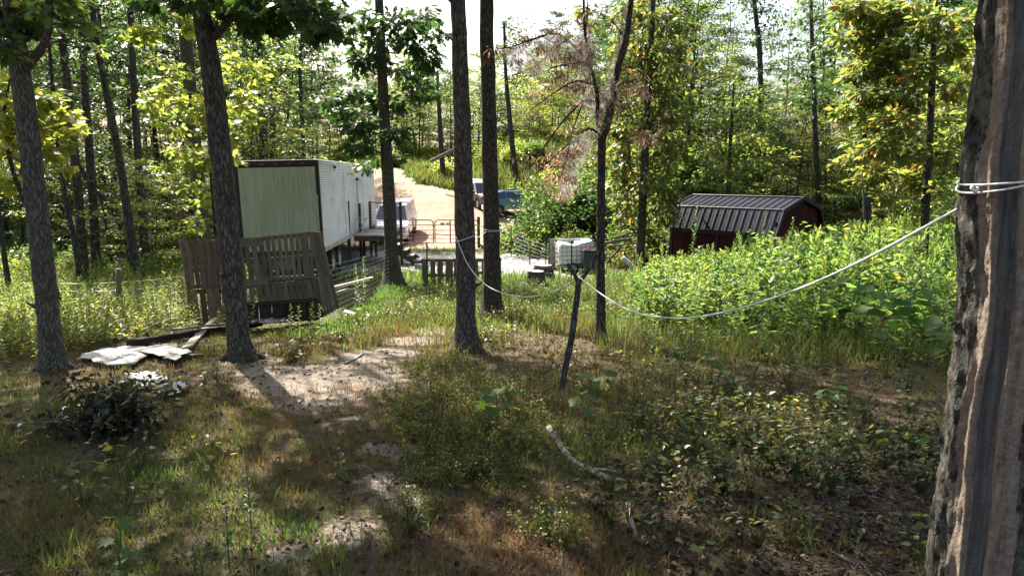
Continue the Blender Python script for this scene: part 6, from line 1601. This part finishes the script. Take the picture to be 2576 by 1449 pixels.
suv = car('sport_utility_car', 'dusty dark SUV with a pale bonnet and roof between the two middle trunks', 1.86,
    [(-2.25, .55), (-2.25, 1.02), (1.0, 1.08), (2.05, .98), (2.22, .85), (2.25, .50)], .45, (-1.38, 1.36), .38,
    [dict(name='cab', prof=[(-2.22, 1.0), (-2.05, 1.70), (-1.2, 1.76), (.15, 1.74), (.98, 1.06)], zb=1.0, zt=1.76, yb=.88, yt=.70, paint=suvt, side=[[(-1.98, 1.12), (-1.90, 1.60), (-1.15, 1.64), (-1.15, 1.12)], [(-1.08, 1.12), (-1.08, 1.64), (-.35, 1.64), (-.35, 1.12)], [(-.28, 1.12), (-.28, 1.64), (.12, 1.62), (.72, 1.12)]], front=[('windshield', (.94, 1.12), (.20, 1.70), .06)])],
    suvp, suvp, None,
    [('headlight', (2.16, .68, .86), (.14, .32, .15), lamp), ('turn_signal', (2.20, .70, .73), (.10, .30, .07), orange), ('taillight', (-2.24, .80, .95), (.05, .14, .3), red)],
    loc, h1, alloy, mirrors=(.85, 1.15, (.12, .2, .15), .1, M['black']), rails=[(-1.8, .1, .62, 1.80)], pitch=pit,
    extra=[('bonnet', (1.52, 0, 1.055), (1.05, 1.55, .05), suvt), ('grille_panel', (2.23, 0, .84), (.05, .95, .2), M['black']), ('front_bumper', (2.26, 0, .55), (.16, 1.8, .24), M['black']), ('rear_bumper', (-2.28, 0, .55), (.14, 1.75, .22), M['black'])])
suv.scale = (.86, .86, .86)
yv = 44.5; h2 = R(8)
loc, pit = settle(at(1300, 530, yv).x, yv, h2, 2.6)
bl = plain('car_blue', (.13, .24, .33), .22, .2, .06, scale=2)
car('hatchback_car', 'light blue car half hidden by bushes right of the middle trunks', 1.74,
    [(-2.1, .50), (-2.12, .92), (-1.5, 1.0), (1.0, .98), (1.85, .86), (2.08, .66), (2.1, .42)], .34, (-1.28, 1.28), .32,
    [dict(name='cab', prof=[(-1.95, .95), (-1.62, 1.38), (-.9, 1.50), (.1, 1.47), (1.02, .97)], zb=.95, zt=1.50, yb=.82, yt=.62, side=[[(-1.62, 1.03), (-1.42, 1.34), (-.95, 1.41), (-.78, 1.41), (-.78, 1.03)], [(-.70, 1.03), (-.70, 1.41), (.05, 1.38), (.72, 1.03)]], front=[('windshield', (.97, 1.01), (.16, 1.44), .05), ('rear_window', (-1.90, 1.02), (-1.66, 1.34), .1)])],
    bl, bl, None,
    [('headlight', (1.98, .60, .72), (.2, .28, .14), lamp), ('taillight', (-2.10, .70, .82), (.08, .2, .24), red)],
    loc, h2, alloy, mirrors=(.72, 1.04, (.1, .18, .13), .08, bl), pitch=pit, rails=[(-1.2, 0, .5, 1.53)],
    extra=[('rear_bumper', (-2.14, 0, .48), (.16, 1.64, .28), plain('bumper_grey', (.52, .54, .56), .4)), ('front_bumper', (2.1, 0, .42), (.14, 1.64, .24), bl)])

# ------------------------------------------------------------------ shed
def shed():
    B = at(1950, 587.5, 22.8); beta = R(48.6)
    L_, W_ = 4.2, 3.3
    zg = g1(B.x, B.y) - .05
    r = thing('barn_shed', 'dark red barn-shaped shed with a black ribbed metal roof behind the weeds', 'shed', (B.x, B.y, zg), (0, 0, -beta))
    ze = B.z - zg                                        # eave height; local x from the right end to the left is negative, y into the picture
    zk, zr = ze + .74, ze + 1.13
    redw = wood_mat('barn_red', (.028, .006, .007), (.075, .012, .013), .5)
    trim = plain('trim_black', (.018, .018, .02), .6)
    roofm = plain('black_roof_metal', (.011, .014, .026), .42, .1, .2, scale=2, spec=.35)
    yo = .10
    for i in range(14):
        x = -L_ + (i + .5) * L_ / 14
        plank(r, 'siding_board', (x, 0.02, 0), (x, .02, ze + .05), L_ / 14 - .008, .02, (0, -1, 0), redw)
        plank(r, 'siding_board', (x, W_ - .02, 0), (x, W_ - .02, ze + .05), L_ / 14 - .008, .02, (0, 1, 0), redw)
    def hgt(y):
        t = min(y, W_ - y); return ze + (zk - ze) * min(1, (t + yo) / .40) if t + yo < .40 else zk + (zr - zk) * (t + yo - .40) / (W_ / 2 + yo - .40)
    for xe, nrm in ((-.02, 1), (-L_ + .02, -1)):
        for i in range(12):
            y = (i + .5) * W_ / 12; plank(r, 'gable_board', (xe, y, 0), (xe, y, hgt(y) - .06), W_ / 12 - .008, .02, (nrm, 0, 0), redw)
    for x in (-L_ + .05, -3.2, -2.2, -.05): plank(r, 'trim_post', (x, -.012, 0), (x, -.012, ze), .12, .03, (0, -1, 0), trim)
    plank(r, 'trim_fascia', (-L_, -.014, ze - .10), (0, -.014, ze - .10), .14, .028, (0, -1, 0), trim)
    dr = MB().box((-2.7, -.012, ze / 2 - .1), (.86, .03, ze - .3), bev=.005).build('door', redw, r)
    pts = [(-yo, ze - .03), (.40 - yo, zk), (W_ / 2, zr), (W_ - .40 + yo, zk), (W_ + yo, ze - .03)]
    n = 16; ov = .12; x0, x1 = -L_ - ov, ov
    cell = (x1 - x0) / n
    for k in range(4):
        (ya, za), (yb, zb_) = pts[k], pts[k + 1]
        dirv = np.array([0, yb - ya, zb_ - za]); ln = np.linalg.norm(dirv); dirv /= ln
        nv = np.array([0, -dirv[2], dirv[1]])
        if nv[2] < 0: nv = -nv
        key = MB(); prof = [(-.5, 0), (-.44, 0), (-.42, .03), (-.38, .03), (-.36, 0), (-.16, 0), (-.15, .008), (-.13, .008), (-.12, 0), (.12, 0), (.13, .008), (.15, .008), (.16, 0), (.5, 0)]
        V = []
        for s in (0, ln):
            for u, e in prof: V.append((u * cell, s, e))
        m = len(prof); key.add(V, [(i, i + 1, m + i + 1, m + i) for i in range(m - 1)])
        me = key.mesh('roof_panel')
        for i in range(n):
            o = link('roof_panel', me, roofm, r)
            X = Vector((1, 0, 0)); Yv = Vector(dirv); Z = X.cross(Yv)
            Mx = Matrix((X, Yv, Z)).transposed().to_4x4(); Mx.translation = Vector((x0 + (i + .5) * cell, ya, za)) + Vector(nv) * .02
            o.matrix_local = Mx
        plank(r, 'roof_sheathing', (x0 + .02, (ya + yb) / 2, (za + zb_) / 2 - .005), (x1 - .02, (ya + yb) / 2, (za + zb_) / 2 - .005), ln - .02, .02, nv, trim)
    capm = plain('ridge_metal', (.09, .095, .105), .35, .4)
    for y, z in ((W_ / 2, zr + .045), (.40 - yo, zk + .045), (W_ - .40 + yo, zk + .045)):
        MB().box((-L_ / 2, y, z), (L_ + .26, .16 if y == W_ / 2 else .06, .02), bev=.006).build('ridge_cap' if y == W_ / 2 else 'roof_flashing', capm, r)
    for xe in (x1 + .004, x0 - .004):
        for k in range(4):
            (ya, za), (yb, zb_) = pts[k], pts[k + 1]
            plank(r, 'gable_trim', (xe, ya, za), (xe, yb, zb_), .14, .03, (1, 0, 0), trim)
    for k in (.7, 1.5, 2.3):
        MB().box((-L_ / 2, k, -.1), (L_, .12, .2)).build('skid', M['deck_dark'], r)
shed()

# ------------------------------------------------------------------ tank on its cart, stumps and oddments
def tank_cart():
    y = 25.6
    L0, R0 = at(1401, 660, y), at(1492, 660, y); cx = (L0.x + R0.x) / 2; w = R0.x - L0.x
    zg = g1(cx, y)
    zbed = at(1440, 662, y).z - zg
    c = thing('utility_cart', 'low two-wheeled cart carrying the white caged tank', 'cart', (cx, y, zg))
    MB().box((0, 0, zbed - .07), (w + .1, 1.05, .13), bev=.01).build('bed', M['pallet_grey'], c)
    t, rm, hm = wheel_meshes(.20, .13, 4)
    for s in (-1, 1):
        wv = link('wheel', t, M['rubber_clean'], c, loc=(-.12, s * .6, .20), rot=(0, 0, 0 if s > 0 else math.pi)); link('rim', rm, plain('cream_rim', (.5, .44, .33), .5), wv)
    MB().tube([(-w / 2, 0, zbed - .1), (-w / 2 - .45, 0, .2), (-w / 2 - .6, 0, .1)], .03, 8).build('tongue', M['black'], c)
    MB().box((-.12, 0, .2), (.06, 1.15, .06)).build('axle', M['black'], c)
    k = thing('water_tank', 'white plastic tank in a wire cage, its top caved in at one side', 'tank', (cx - .03, y, zg + zbed), (0, R(-1.5), R(4)))
    ht = at(1440, 607, y).z - at(1440, 662, y).z
    V = []; F = []
    prof = [(-w / 2 + .03, .02), (-w / 2 + .01, ht * .5), (-w / 2 + .06, ht - .10), (-w / 2 + .14, ht - .02), (-.1, ht - .10), (.2, ht - .02), (w / 2 - .10, ht + .06), (w / 2 - .04, ht - .02), (w / 2 - .02, ht * .5), (w / 2 - .05, .02)]
    n = len(prof)
    for yy, f in ((-.50, .94), (-.46, 1), (.46, 1), (.50, .94)):
        for px, pz in prof: V.append((px * f, yy, ht / 2 + (pz - ht / 2) * f))
    F = [[q * n + i, q * n + (i + 1) % n, (q + 1) * n + (i + 1) % n, (q + 1) * n + i] for q in range(3) for i in range(n)] + [list(range(n)), [3 * n + i for i in range(n)][::-1]]
    MB().add(V, F).build('bottle', M['white_plastic'], k)
    cg = MB(); hx, hy = w / 2 + .015, .53
    for i in range(6):
        z = .03 + i * (ht) / 5.4; cg.tube([(-hx, -hy, z), (hx, -hy, z), (hx, hy, z), (-hx, hy, z), (-hx, -hy, z)], .009, 5)
    for i in range(9):
        x = -hx + i * 2 * hx / 8
        for s in (-1, 1): cg.tube([(x, s * hy, 0), (x, s * hy, ht - .02)], .009, 5)
    for i in range(1, 6):
        for s in (-1, 1): cg.tube([(s * hx, -hy + i * 2 * hy / 6, 0), (s * hx, -hy + i * 2 * hy / 6, ht - .02)], .009, 5)
    cg.build('cage', M['wire'], k)
    MB().tube([(-.1, 0, ht - .1), (-.1, 0, ht + .0)], .11, 14).build('cap', M['black'], k)
    for yy in (-.3, .3): MB().box((.05, yy, ht + .06), (w * .95, .05, .03)).build('top_bar', M['steel'], k)
    b = at(1482, 668, y - .75)
    bx = thing('plastic_bin', 'dark green bin standing in front of the right end of the tank', 'bin', (b.x, y - .75, g1(b.x, y - .75)))
    hb = at(1482, 631, y - .75).z - bx.location.z
    gm = plain('dark_green_plastic', (.035, .048, .042), .5)
    MB().box((0, 0, hb / 2), (.46, .4, hb), bev=.03).build('bin_body', gm, bx); MB().box((0, 0, hb + .015), (.5, .44, .05), bev=.015).build('lid', gm, bx)
    MB().box((-.08, -.05, hb + .06), (.2, .1, .05), bev=.01).build('red_cap', plain('red_plastic', (.35, .05, .06), .5), bx)
    p = at(1391, 657, y + .55); pt = at(1391, 600, y + .55)
    pl = thing('plywood_sheet', 'greyed plywood sheet standing behind the left end of the tank', 'board', (p.x, y + .55, g1(p.x, y + .55)))
    MB().box((.12, 0, (pt.z - pl.location.z) / 2), (.62, .018, pt.z - pl.location.z), bev=.003).build('sheet', M['plywood'], pl)
    q = gnd(1345, 651); cr = thing('plastic_crate', 'small black crate lying on the gravel near the tank', 'crate', q, (0, 0, .2)); cb = MB()
    for x, yv, d in ((0, -.15, (.42, .015, .14)), (0, .15, (.42, .015, .14)), (-.21, 0, (.015, .29, .14)), (.21, 0, (.015, .29, .14))): cb.box((x, yv, .08), d)
    cb.box((0, 0, .012), (.40, .28, .02)); cb.build('crate_body', M['black'], cr)
tank_cart()
def stump(px0, px1, pyt, pyb, y, label):
    a, b = at((px0 + px1) / 2, pyb, y), at((px0 + px1) / 2, pyt, y); rad = (px1 - px0) / 2 * mpp(y)
    zg = g1(a.x, y); r = thing('tree_stump', label, 'stump', (a.x, y, zg)); h = b.z - zg
    rng = np.random.default_rng(int(px0)); n = 22; mb = MB(); th = np.linspace(0, 2 * np.pi, n, endpoint=False)
    lob = 1 + .22 * np.sin(th * 4 + 1) + rng.normal(0, .06, n)
    V = []
    for z, f, l in ((-.08, 1.65, 1.0), (.06, 1.35, .8), (h * .45, 1.08, .5), (h * .9, 1.0, .3), (h, .97, .25)):
        for k in range(n): q = rad * f * (1 + (lob[k] - 1) * l * 1.2); V.append((q * math.cos(th[k]), q * math.sin(th[k]), z + rng.normal(0, .006)))
    mb.add(V, [(i * n + j, i * n + (j + 1) % n, (i + 1) * n + (j + 1) % n, (i + 1) * n + j) for i in range(4) for j in range(n)], True)
    mb.build('stump_body', M['bark_grey'], r)
    MB().add(V[-n:] + [(0, 0, h - .01)], [(j, (j + 1) % n, n) for j in range(n)]).build('cut_face', plain('cut_wood', (.30, .27, .23), .9, var=.4, scale=14), r)
stump(1328, 1368, 682, 712, 20.9, 'flat-topped grey stump in the green clearing, nearer of the two')
stump(1345, 1388, 667, 692, 23.2, 'rotted wider stump just behind the flat-topped stump')
def log(label, pts, y, w, mat, cat='log', name='log', n=9, lift=0.0, group=None):
    P = []
    for i, (px, py) in enumerate(pts):
        if y is None: v = gnd(px, py); v.z += w * .5 + lift
        else: v = at(px, py, y[i] if isinstance(y, (list, tuple)) else y)
        P.append(v)
    return pole(name, label, cat, P, (w, w * .8), mat, group, n)
birch = plain('pale_bark', (.34, .31, .28), .9, var=.6, scale=16, dirt=(.06, .055, .05))
log('pale mottled fallen branch lying on the ground in the foreground', [(1380, 1086), (1408, 1128), (1440, 1166), (1484, 1194), (1538, 1220)], None, .027, birch, 'branch', 'fallen_branch', lift=.01)
log('short stub of pale branch lying in the grass below the longer one', [(1578, 1276), (1586, 1310), (1600, 1350)], None, .018, birch, 'branch', 'fallen_branch')
log('short pale side twig beside the bend of the fallen branch', [(1484, 1190), (1512, 1193), (1552, 1200)], None, .013, birch, 'branch', 'fallen_branch', lift=.02)
log('thin grey stick crossing under the pale fallen branch', [(1348, 1140), (1395, 1148), (1446, 1152)], None, .014, M['bark_dead'], 'branch', 'fallen_branch')
log('dark stick on the bare soil by the small bushy cover', [(1330, 1312), (1370, 1300), (1420, 1284)], None, .016, M['bark_grey'], 'branch', 'fallen_branch')
log('short grey stick on the lit bare patch of the path', [(1012, 1062), (1035, 1048), (1055, 1038)][::-1], None, .015, M['bark_dead'], 'branch', 'fallen_branch')
log('pale stick lying across the sunny path', [(868, 918), (895, 905), (912, 893)], None, .022, birch, 'branch', 'fallen_branch')
log('white birch-like log lying at the foot of the weeds left of the shed', [(1566, 650), (1582, 662), (1597, 675)], [24.6, 24.5, 24.4], .10, plain('white_log', (.60, .57, .53), .9, var=.3, scale=10))
log('grey fallen log leaning on the far bank', [(1085, 405), (1120, 388), (1165, 366)], [52, 51, 50], .14, M['bark_dead'])
for i, (pts, w) in enumerate((([(1536, 600), (1560, 595), (1584, 588)], .05), ([(1522, 612), (1550, 607), (1588, 601)], .06), ([(1525, 664), (1545, 640), (1564, 618)], .05), ([(1530, 620), (1556, 618), (1590, 612)], .04), ([(1655, 540), (1690, 522), (1718, 495)], .035), ([(1650, 545), (1690, 530), (1712, 510)], .03))):
    log(['bare branch on top of the brush pile right of the tank', 'thick lower branch of the brush pile right of the tank', 'pole propped slanting against the brush pile', 'bare branch in the middle of the brush pile', 'bare stick leaning up at the left end of the shed roof', 'lower bare stick beside the left end of the shed roof'][i], pts, 26.5 if i < 4 else 27.5, w, M['bark_dead'], 'branch', 'dead_branch', group='dead branches of the brush pile')
for i, (a, b, w, t) in enumerate((((842, 722), (938, 698), .14, .04), ((843, 730), (930, 706), .10, .06), ((846, 738), (900, 716), .10, .05), ((870, 734), (900, 724), .09, .05))):
    A, B = at(*a, 18.6), at(*b, 19.4)
    r = thing('lumber_board', ['long grey board on top of the pile by the wire fence', 'second grey board of the pile by the wire fence', 'lower slanting board of the pile by the wire fence', 'short pale offcut at the end of the board pile'][i], 'board', A, group='boards piled by the wire fence')
    plank(r, 'board', (0, 0, 0), B - A, w, t, (0, 0, 1), M['lumber'] if i != 1 else M['pallet_grey'])
A, B = gnd(470, 890), gnd(542, 832); A.z += .08; B.z += .26
r = thing('lumber_board', 'pale loose plank lying slanted left of the dark trunk', 'board', A); plank(r, 'board', (0, 0, 0), B - A, .13, .03, (0, -.3, 1), M['lumber'])
A, B = gnd(330, 884), gnd(655, 832); A.z += .1; B.z += .16
r = thing('timber_beam', 'long dark beam lying on the ground below the pallets', 'beam', A); plank(r, 'beam', (0, 0, 0), B - A, .13, .12, (0, 0, 1), M['pallet_black'])
A, B = gnd(440, 862), gnd(640, 836); A.z += .2; B.z += .24
r = thing('timber_beam', 'brown board resting on the long dark beam', 'beam', A); plank(r, 'beam', (0, 0, 0), B - A, .12, .03, (0, 0, 1), M['pallet'])
A, B = gnd(438, 905), gnd(512, 898); A.z += .03; B.z += .03
r = thing('lumber_board', 'short grey board flat on the ground beside the white sheet', 'board', A); plank(r, 'board', (0, 0, 0), B - A, .10, .03, (0, 0, 1), M['pallet_grey'])
def ground_sheet(name, label, cat, outline, mat, lift, wr, seed, thick=.008, dz=None):
    P = [gnd(px, py) for px, py in outline]; c = sum(P, Vector()) / len(P); rng = np.random.default_rng(seed)
    r = thing(name, label, cat, c); n = len(P); mb = MB(); V = []; rings = (1, .8, .6, .4, .2)
    dense = []
    for i in range(n):
        for k in range(4): dense.append(P[i].lerp(P[(i + 1) % n], k / 4))
    n = len(dense)
    for f in rings:
        for p in dense:
            q = c.lerp(p, f); V.append((q.x - c.x + rng.normal(0, .03 * (f > .9) + .01), q.y - c.y + rng.normal(0, .03 * (f > .9) + .01), g1(q.x, q.y) + lift + abs(rng.normal(0, wr)) - c.z))
    V.append((0, 0, g1(c.x, c.y) + lift + wr - c.z))
    top = [(i * n + j, i * n + (j + 1) % n, (i + 1) * n + (j + 1) % n, (i + 1) * n + j) for i in range(4) for j in range(n)] + [(4 * n + j, 4 * n + (j + 1) % n, 5 * n) for j in range(n)]
    mb.add(V, top, True)
    o = mb.build('sheet', mat, r); so = o.modifiers.new('thickness', 'SOLIDIFY'); so.thickness = thick; so.offset = -1
    return r
shm = plain('dirty_white_sheet', (.43, .43, .42), .6, var=.35, dirt=(.14, .11, .08), scale=9)
ground_sheet('white_sheet', 'dirty white sheet spread on the ground between the two left trunks', 'sheet', [(196, 912), (262, 886), (352, 880), (404, 892), (330, 931), (258, 926)], shm, .05, .012, 1)
ground_sheet('white_sheet', 'greyer flat piece overlapping the dirty white sheet on its right', 'sheet', [(352, 898), (402, 879), (440, 884), (494, 904), (446, 926), (392, 916)], plain('grey_sheet', (.38, .37, .36), .6, var=.3, dirt=(.14, .11, .08), scale=8), .08, .012, 5)
ground_sheet('white_sheet', 'small crumpled white sheet behind the dark wilted brush', 'sheet', [(318, 960), (360, 945), (405, 950), (420, 975), (380, 990), (330, 985)], shm, .04, .02, 2)
ground_sheet('white_sheet', 'torn bluish white scrap beside the small crumpled sheet', 'sheet', [(405, 1000), (420, 985), (455, 978), (480, 985), (455, 1000)], plain('pale_blue_sheet', (.5, .56, .62), .5, var=.2), .06, .02, 3)
ground_sheet('metal_sheet', 'grey metal sheet lying at the foot of the blackened pallet', 'sheet', [(632, 848), (640, 830), (700, 820), (760, 812), (792, 812), (745, 830), (690, 842)], plain('dull_sheet_metal', (.30, .30, .31), .4, .5, .2, dirt=(.05, .05, .05)), .22, .012, 4)
P_ = [at(868, 742, 17.4), at(880, 752, 17.0), at(896, 768, 16.6)]
for p in P_: p.z = g1(p.x, p.y) + .08
pole('plastic_pipe', 'white pipe lying in the grass right of the pallet fence', 'pipe', P_, (.05, .05), M['white_plastic'])
P_ = [at(1030, 754, 15.5), at(1036, 762, 15.2), at(1042, 778, 14.9)]
for i, p in enumerate(P_): p.z = g1(p.x, p.y) + (.22, .18, .06)[i]
pole('plastic_pipe', 'short curved white hose sticking up in the green grass', 'pipe', P_, (.025, .025), M['white_plastic'])
q = gnd(1205, 722)
for i, (dx, dy) in enumerate(((0, 0), (.16, -.05))):
    r = thing('field_stone', 'pale stone in the grass at the foot of the middle trunks, %s one' % ('left' if i == 0 else 'right'), 'stone', q + Vector((dx, dy, .05))); mb = MB(); rng = np.random.default_rng(i + 60)
    bm = bmesh.new(); bmesh.ops.create_icosphere(bm, subdivisions=2, radius=.11)
    for v in bm.verts: v.co = Vector((v.co.x * 1.2, v.co.y, v.co.z * .75)) * (1 + rng.normal(0, .06))
    me = bpy.data.meshes.new('stone'); bm.to_mesh(me); bm.free(); link('stone', me, plain('pale_stone', (.45, .43, .41), .9) if i == 0 else bpy.data.materials['pale_stone'], r)

# ------------------------------------------------------------------ plants one can point at
_lp = [(0, 0), (-.16, .02), (-.44, .10), (-.50, .30), (-.36, .42), (-.44, .66), (-.34, .86), (-.12, .84), (0, .76), (.12, .84), (.34, .86), (.44, .66), (.36, .42), (.50, .30), (.44, .10), (.16, .02)]
T_LOBE = (np.array([(0, .42, -.03)] + [(x, y, .16 * abs(x) - .14 * y * y) for x, y in _lp]), tri([(0, (i + 1) % 16 + 1, i + 1) for i in range(16)]))
_lm = {}
def leaf_mesh(T, key, mat):
    k = (key, mat.name)
    if k not in _lm:
        me = mesh_np('leaf', T[0], [T[1]], np.full(len(T[0]), .5), smooth=True); me.materials.append(mat); _lm[k] = me
    return _lm[k]
def seedling(label, base, h, nl, size, T, key, mat, seed, lean=(0, 0), name='seedling', tops=.5):
    rng = np.random.default_rng(seed); r = thing(name, label, 'plant', base); me = leaf_mesh(T, key, mat)
    top = Vector((lean[0], lean[1], h)); st = MB(); st.tube([(0, 0, -.04), top * .5 + Vector((rng.normal(0, .01), rng.normal(0, .01), 0)), top], [.006, .005, .003], 5)
    for i in range(nl):
        t = tops + (1.02 - tops) * (i + .5) / nl; a = i * 2.4 + rng.uniform(-.4, .4); p = top * t
        pet = Vector((math.cos(a), math.sin(a), rng.uniform(.2, .6))) * size * rng.uniform(.4, .8)
        st.tube([p, p + pet * .6 + Vector((0, 0, .01)), p + pet], [.0022, .0018, .0015], 3, cap=False)
        X = Vector((-math.sin(a), math.cos(a), 0)); Yv = Vector((math.cos(a), math.sin(a), rng.uniform(-.5, .15))).normalized(); Z = X.cross(Yv)
        if Z.z < 0: Z = -Z; X = -X
        Mx = Matrix((Yv.cross(Z), Yv, Z)).transposed().to_4x4() @ Euler((0, rng.normal(0, .3), 0)).to_matrix().to_4x4()
        Mx = Mx @ Matrix.Diagonal((*(size * rng.uniform(.7, 1.15),) * 3, 1)); Mx.translation = p + pet
        o = link('leaf', me, None, r); o.matrix_local = Mx
    st.build('stem', M['stem'], r); return r
lob = M['lobed']
for i, (px, py, h, nl, sz, lab, ln) in enumerate([
    (1250, 1085, .34, 10, .15, 'big-leaved green seedling left of the forked pole foot', (0, 0)), (1500, 1000, .24, 6, .14, 'lobed green seedling just right of the forked pole foot', (0, 0)),
    (1470, 1075, .26, 7, .12, 'darker green seedling below the forked pole, near the pale branch', (.03, 0)), (2155, 880, .95, 10, .26, 'tall seedling with very large lobed leaves in the weeds under the rope', (0, 0)),
    (2195, 900, .80, 9, .23, 'large-leaved seedling right beside the tallest one under the rope', (.05, 0)), (1916, 905, .36, 7, .16, 'yellow-green seedling in tall grass below the lowest part of the rope', (0, 0)),
    (1788, 960, .28, 8, .14, 'bright yellow-green seedling left of the lower weeds', (0, 0)), (2275, 900, .85, 14, .19, 'sunlit seedling with star-shaped leaves left of the scarred trunk', (0, 0)),
    (2310, 900, .80, 10, .18, 'slimmer sunlit seedling next to the star-leaved one', (.04, 0)), (2232, 940, .50, 6, .16, 'pale seedling low in the weeds before the star-leaved one', (0, 0)),
    (2378, 940, .62, 11, .21, 'green seedling close to the left side of the scarred trunk, upper one', (0, 0)), (2398, 985, .60, 11, .19, 'green seedling close to the left side of the scarred trunk, lower one', (0, 0)),
    (2082, 1040, .22, 6, .11, 'small bright seedling alone at the foot of the brown weeds', (0, 0)), (1700, 1000, .34, 7, .11, 'upright seedling with yellowing leaves in the middle of the right foreground', (0, 0)), (2340, 1180, .24, 6, .10, 'pale green seedling by the foot of the scarred trunk', (0, 0)),
    (210, 1205, .06, 5, .11, 'flat bluish-green rosette in the left foreground grass', (0, 0))]):
    seedling(lab, gnd(px, py), h, nl, sz, T_LOBE, 'lobe', lob, 900 + i, ln)
mpl = M['leaf_bright']
seedling('tall maple seedling with pale lit leaves in the lower left corner', gnd(300, 1500), .44, 12, .085, T_MAPLE, 'maple', M['lobed'], 951, (.03, .05), 'maple_seedling', .1)
seedling('small maple seedling with one bright leaf near the bottom edge', gnd(1780, 1440), .13, 5, .09, T_MAPLE, 'maple', M['leaf_bright'], 952, (0, 0), 'maple_seedling', .6)
seedling('bluish maple seedling low at the bottom left', gnd(490, 1440), .16, 4, .07, T_MAPLE, 'maple', M['leaf_dark'], 953, (0, 0), 'maple_seedling', .5)
def tall_weed(label, base, h, seed, nl, ll, lean=0.0, yellow=0.0, group=None):
    rng = np.random.default_rng(seed); V, F, v = weed_template(rng, h, nl, ll, T_LANCE, stem_r=.004 + h * .002, up=.15)
    r = thing('tall_weed', label, 'weed', base, group=group); n = 5 * 3
    k = F.max(1) < n
    V[:, 0] += lean * V[:, 2]
    low = np.clip(1 - V[:, 2] / (h * .35), 0, 1); v = np.clip(v + yellow * low, 0, 1)
    link('stem', mesh_np('stem', V[:n], [F[k]], smooth=True), M['stem'], r)
    link('leaves', mesh_np('leaves', V[n:], [F[~k] - n], v[n:]), M['weed'], r, kind='stuff')
for i, (px, py, h, nl, lab) in enumerate([(633, 1345, .50, 80, 'slender spiky weed standing in the left foreground, tallest of three'), (578, 1440, .36, 80, 'slender spiky weed with yellowed foot left of the tallest one'), (520, 1530, .34, 60, 'spiky weed cut by the bottom edge at the left'), (1290, 1200, .38, 70, 'grey-green spiky weed under the big-leaved seedling'), (865, 1250, .30, 50, 'dark thin weed on the bare patch in the middle foreground'), (1640, 1010, .40, 50, 'thin weed in the middle of the right foreground')]):
    tall_weed(lab, gnd(px, py), h, 700 + i, nl, .055, yellow=.4)
for i, (px, pt, y, lab) in enumerate([(1735, 512, 17.0, 'tall weed rising in front of the left end of the shed roof'), (1973, 548, 15.5, 'tall leafy weed in front of the right end of the shed'), (1668, 588, 17.5, 'tall weed left of the shed, near the brush pile'), (1912, 525, 19.0, 'tall weed against the middle of the shed roof'), (2062, 560, 19, 'feathery weed in front of the shed gable end'), (2310, 500, 14, 'tall plumed weed by the yellow tree, leftmost of the plumes'), (2360, 455, 13.5, 'tallest plumed weed right of the yellow tree'), (2402, 470, 12.5, 'plumed weed third from the left right of the yellow tree'), (2435, 480, 12, 'plumed weed touching the scarred trunk edge'), (1835, 590, 15.5, 'bushy weed in front of the red shed wall'), (2090, 610, 14.5, 'tall weed right of the shed in the middle of the patch'), (2215, 585, 15, 'tall weed below the yellow tree'), (915, 648, 17.5, 'tall thin weed growing by the wire fence, right one'), (897, 668, 17.2, 'tall thin weed growing by the wire fence, left one'), (420, 690, 13.5, 'tall weed growing against the left pallets')]):
    x = at(px, 700, y).x; z = g1(x, y); tall_weed(lab, Vector((x, y, z)), at(px, pt, y).z - z, 740 + i, 90, .17 if y > 13 else .14, group='tall weeds standing above the rest')
def dead_brush():
    rng = np.random.default_rng(66); c = gnd(262, 1085); r = thing('wilted_brush', 'heap of dark wilted brush with big curled leaves at the left', 'bush', c); mb, L = MB(), Leaves(); S = []
    for k in range(46):
        a = rng.uniform(0, 6.28); el = rng.uniform(.1, 1.25); ln = rng.uniform(.35, .9); d = np.array([math.cos(a) * math.cos(el), .5 * math.sin(a) * math.cos(el), math.sin(el) * .8])
        q = spline([np.array([rng.uniform(-.25, .25), rng.uniform(-.15, .15), -.03]), d * ln * .6 + [0, 0, .05], d * ln], 3); mb.tube(q, np.linspace(.008, .003, len(q)), 5, cap=False)
        w = rng.uniform(.2, 1, (9, 1)); S.append(d * ln * w + rng.normal(0, .05, (9, 3)))
    S = np.concatenate(S); S[:, 2] = np.abs(S[:, 2])
    L.add(*leaf_spray(rng, S, rng.normal(0, 1, S.shape), 4, .06, .065, T_OVATE, .6, 1.0, var=(.48, .28), width=1.1))
    mb.build('stems', M['twig'], r); link('leaves', L.mesh('leaves'), M['leaf_wilt'], r)
dead_brush()
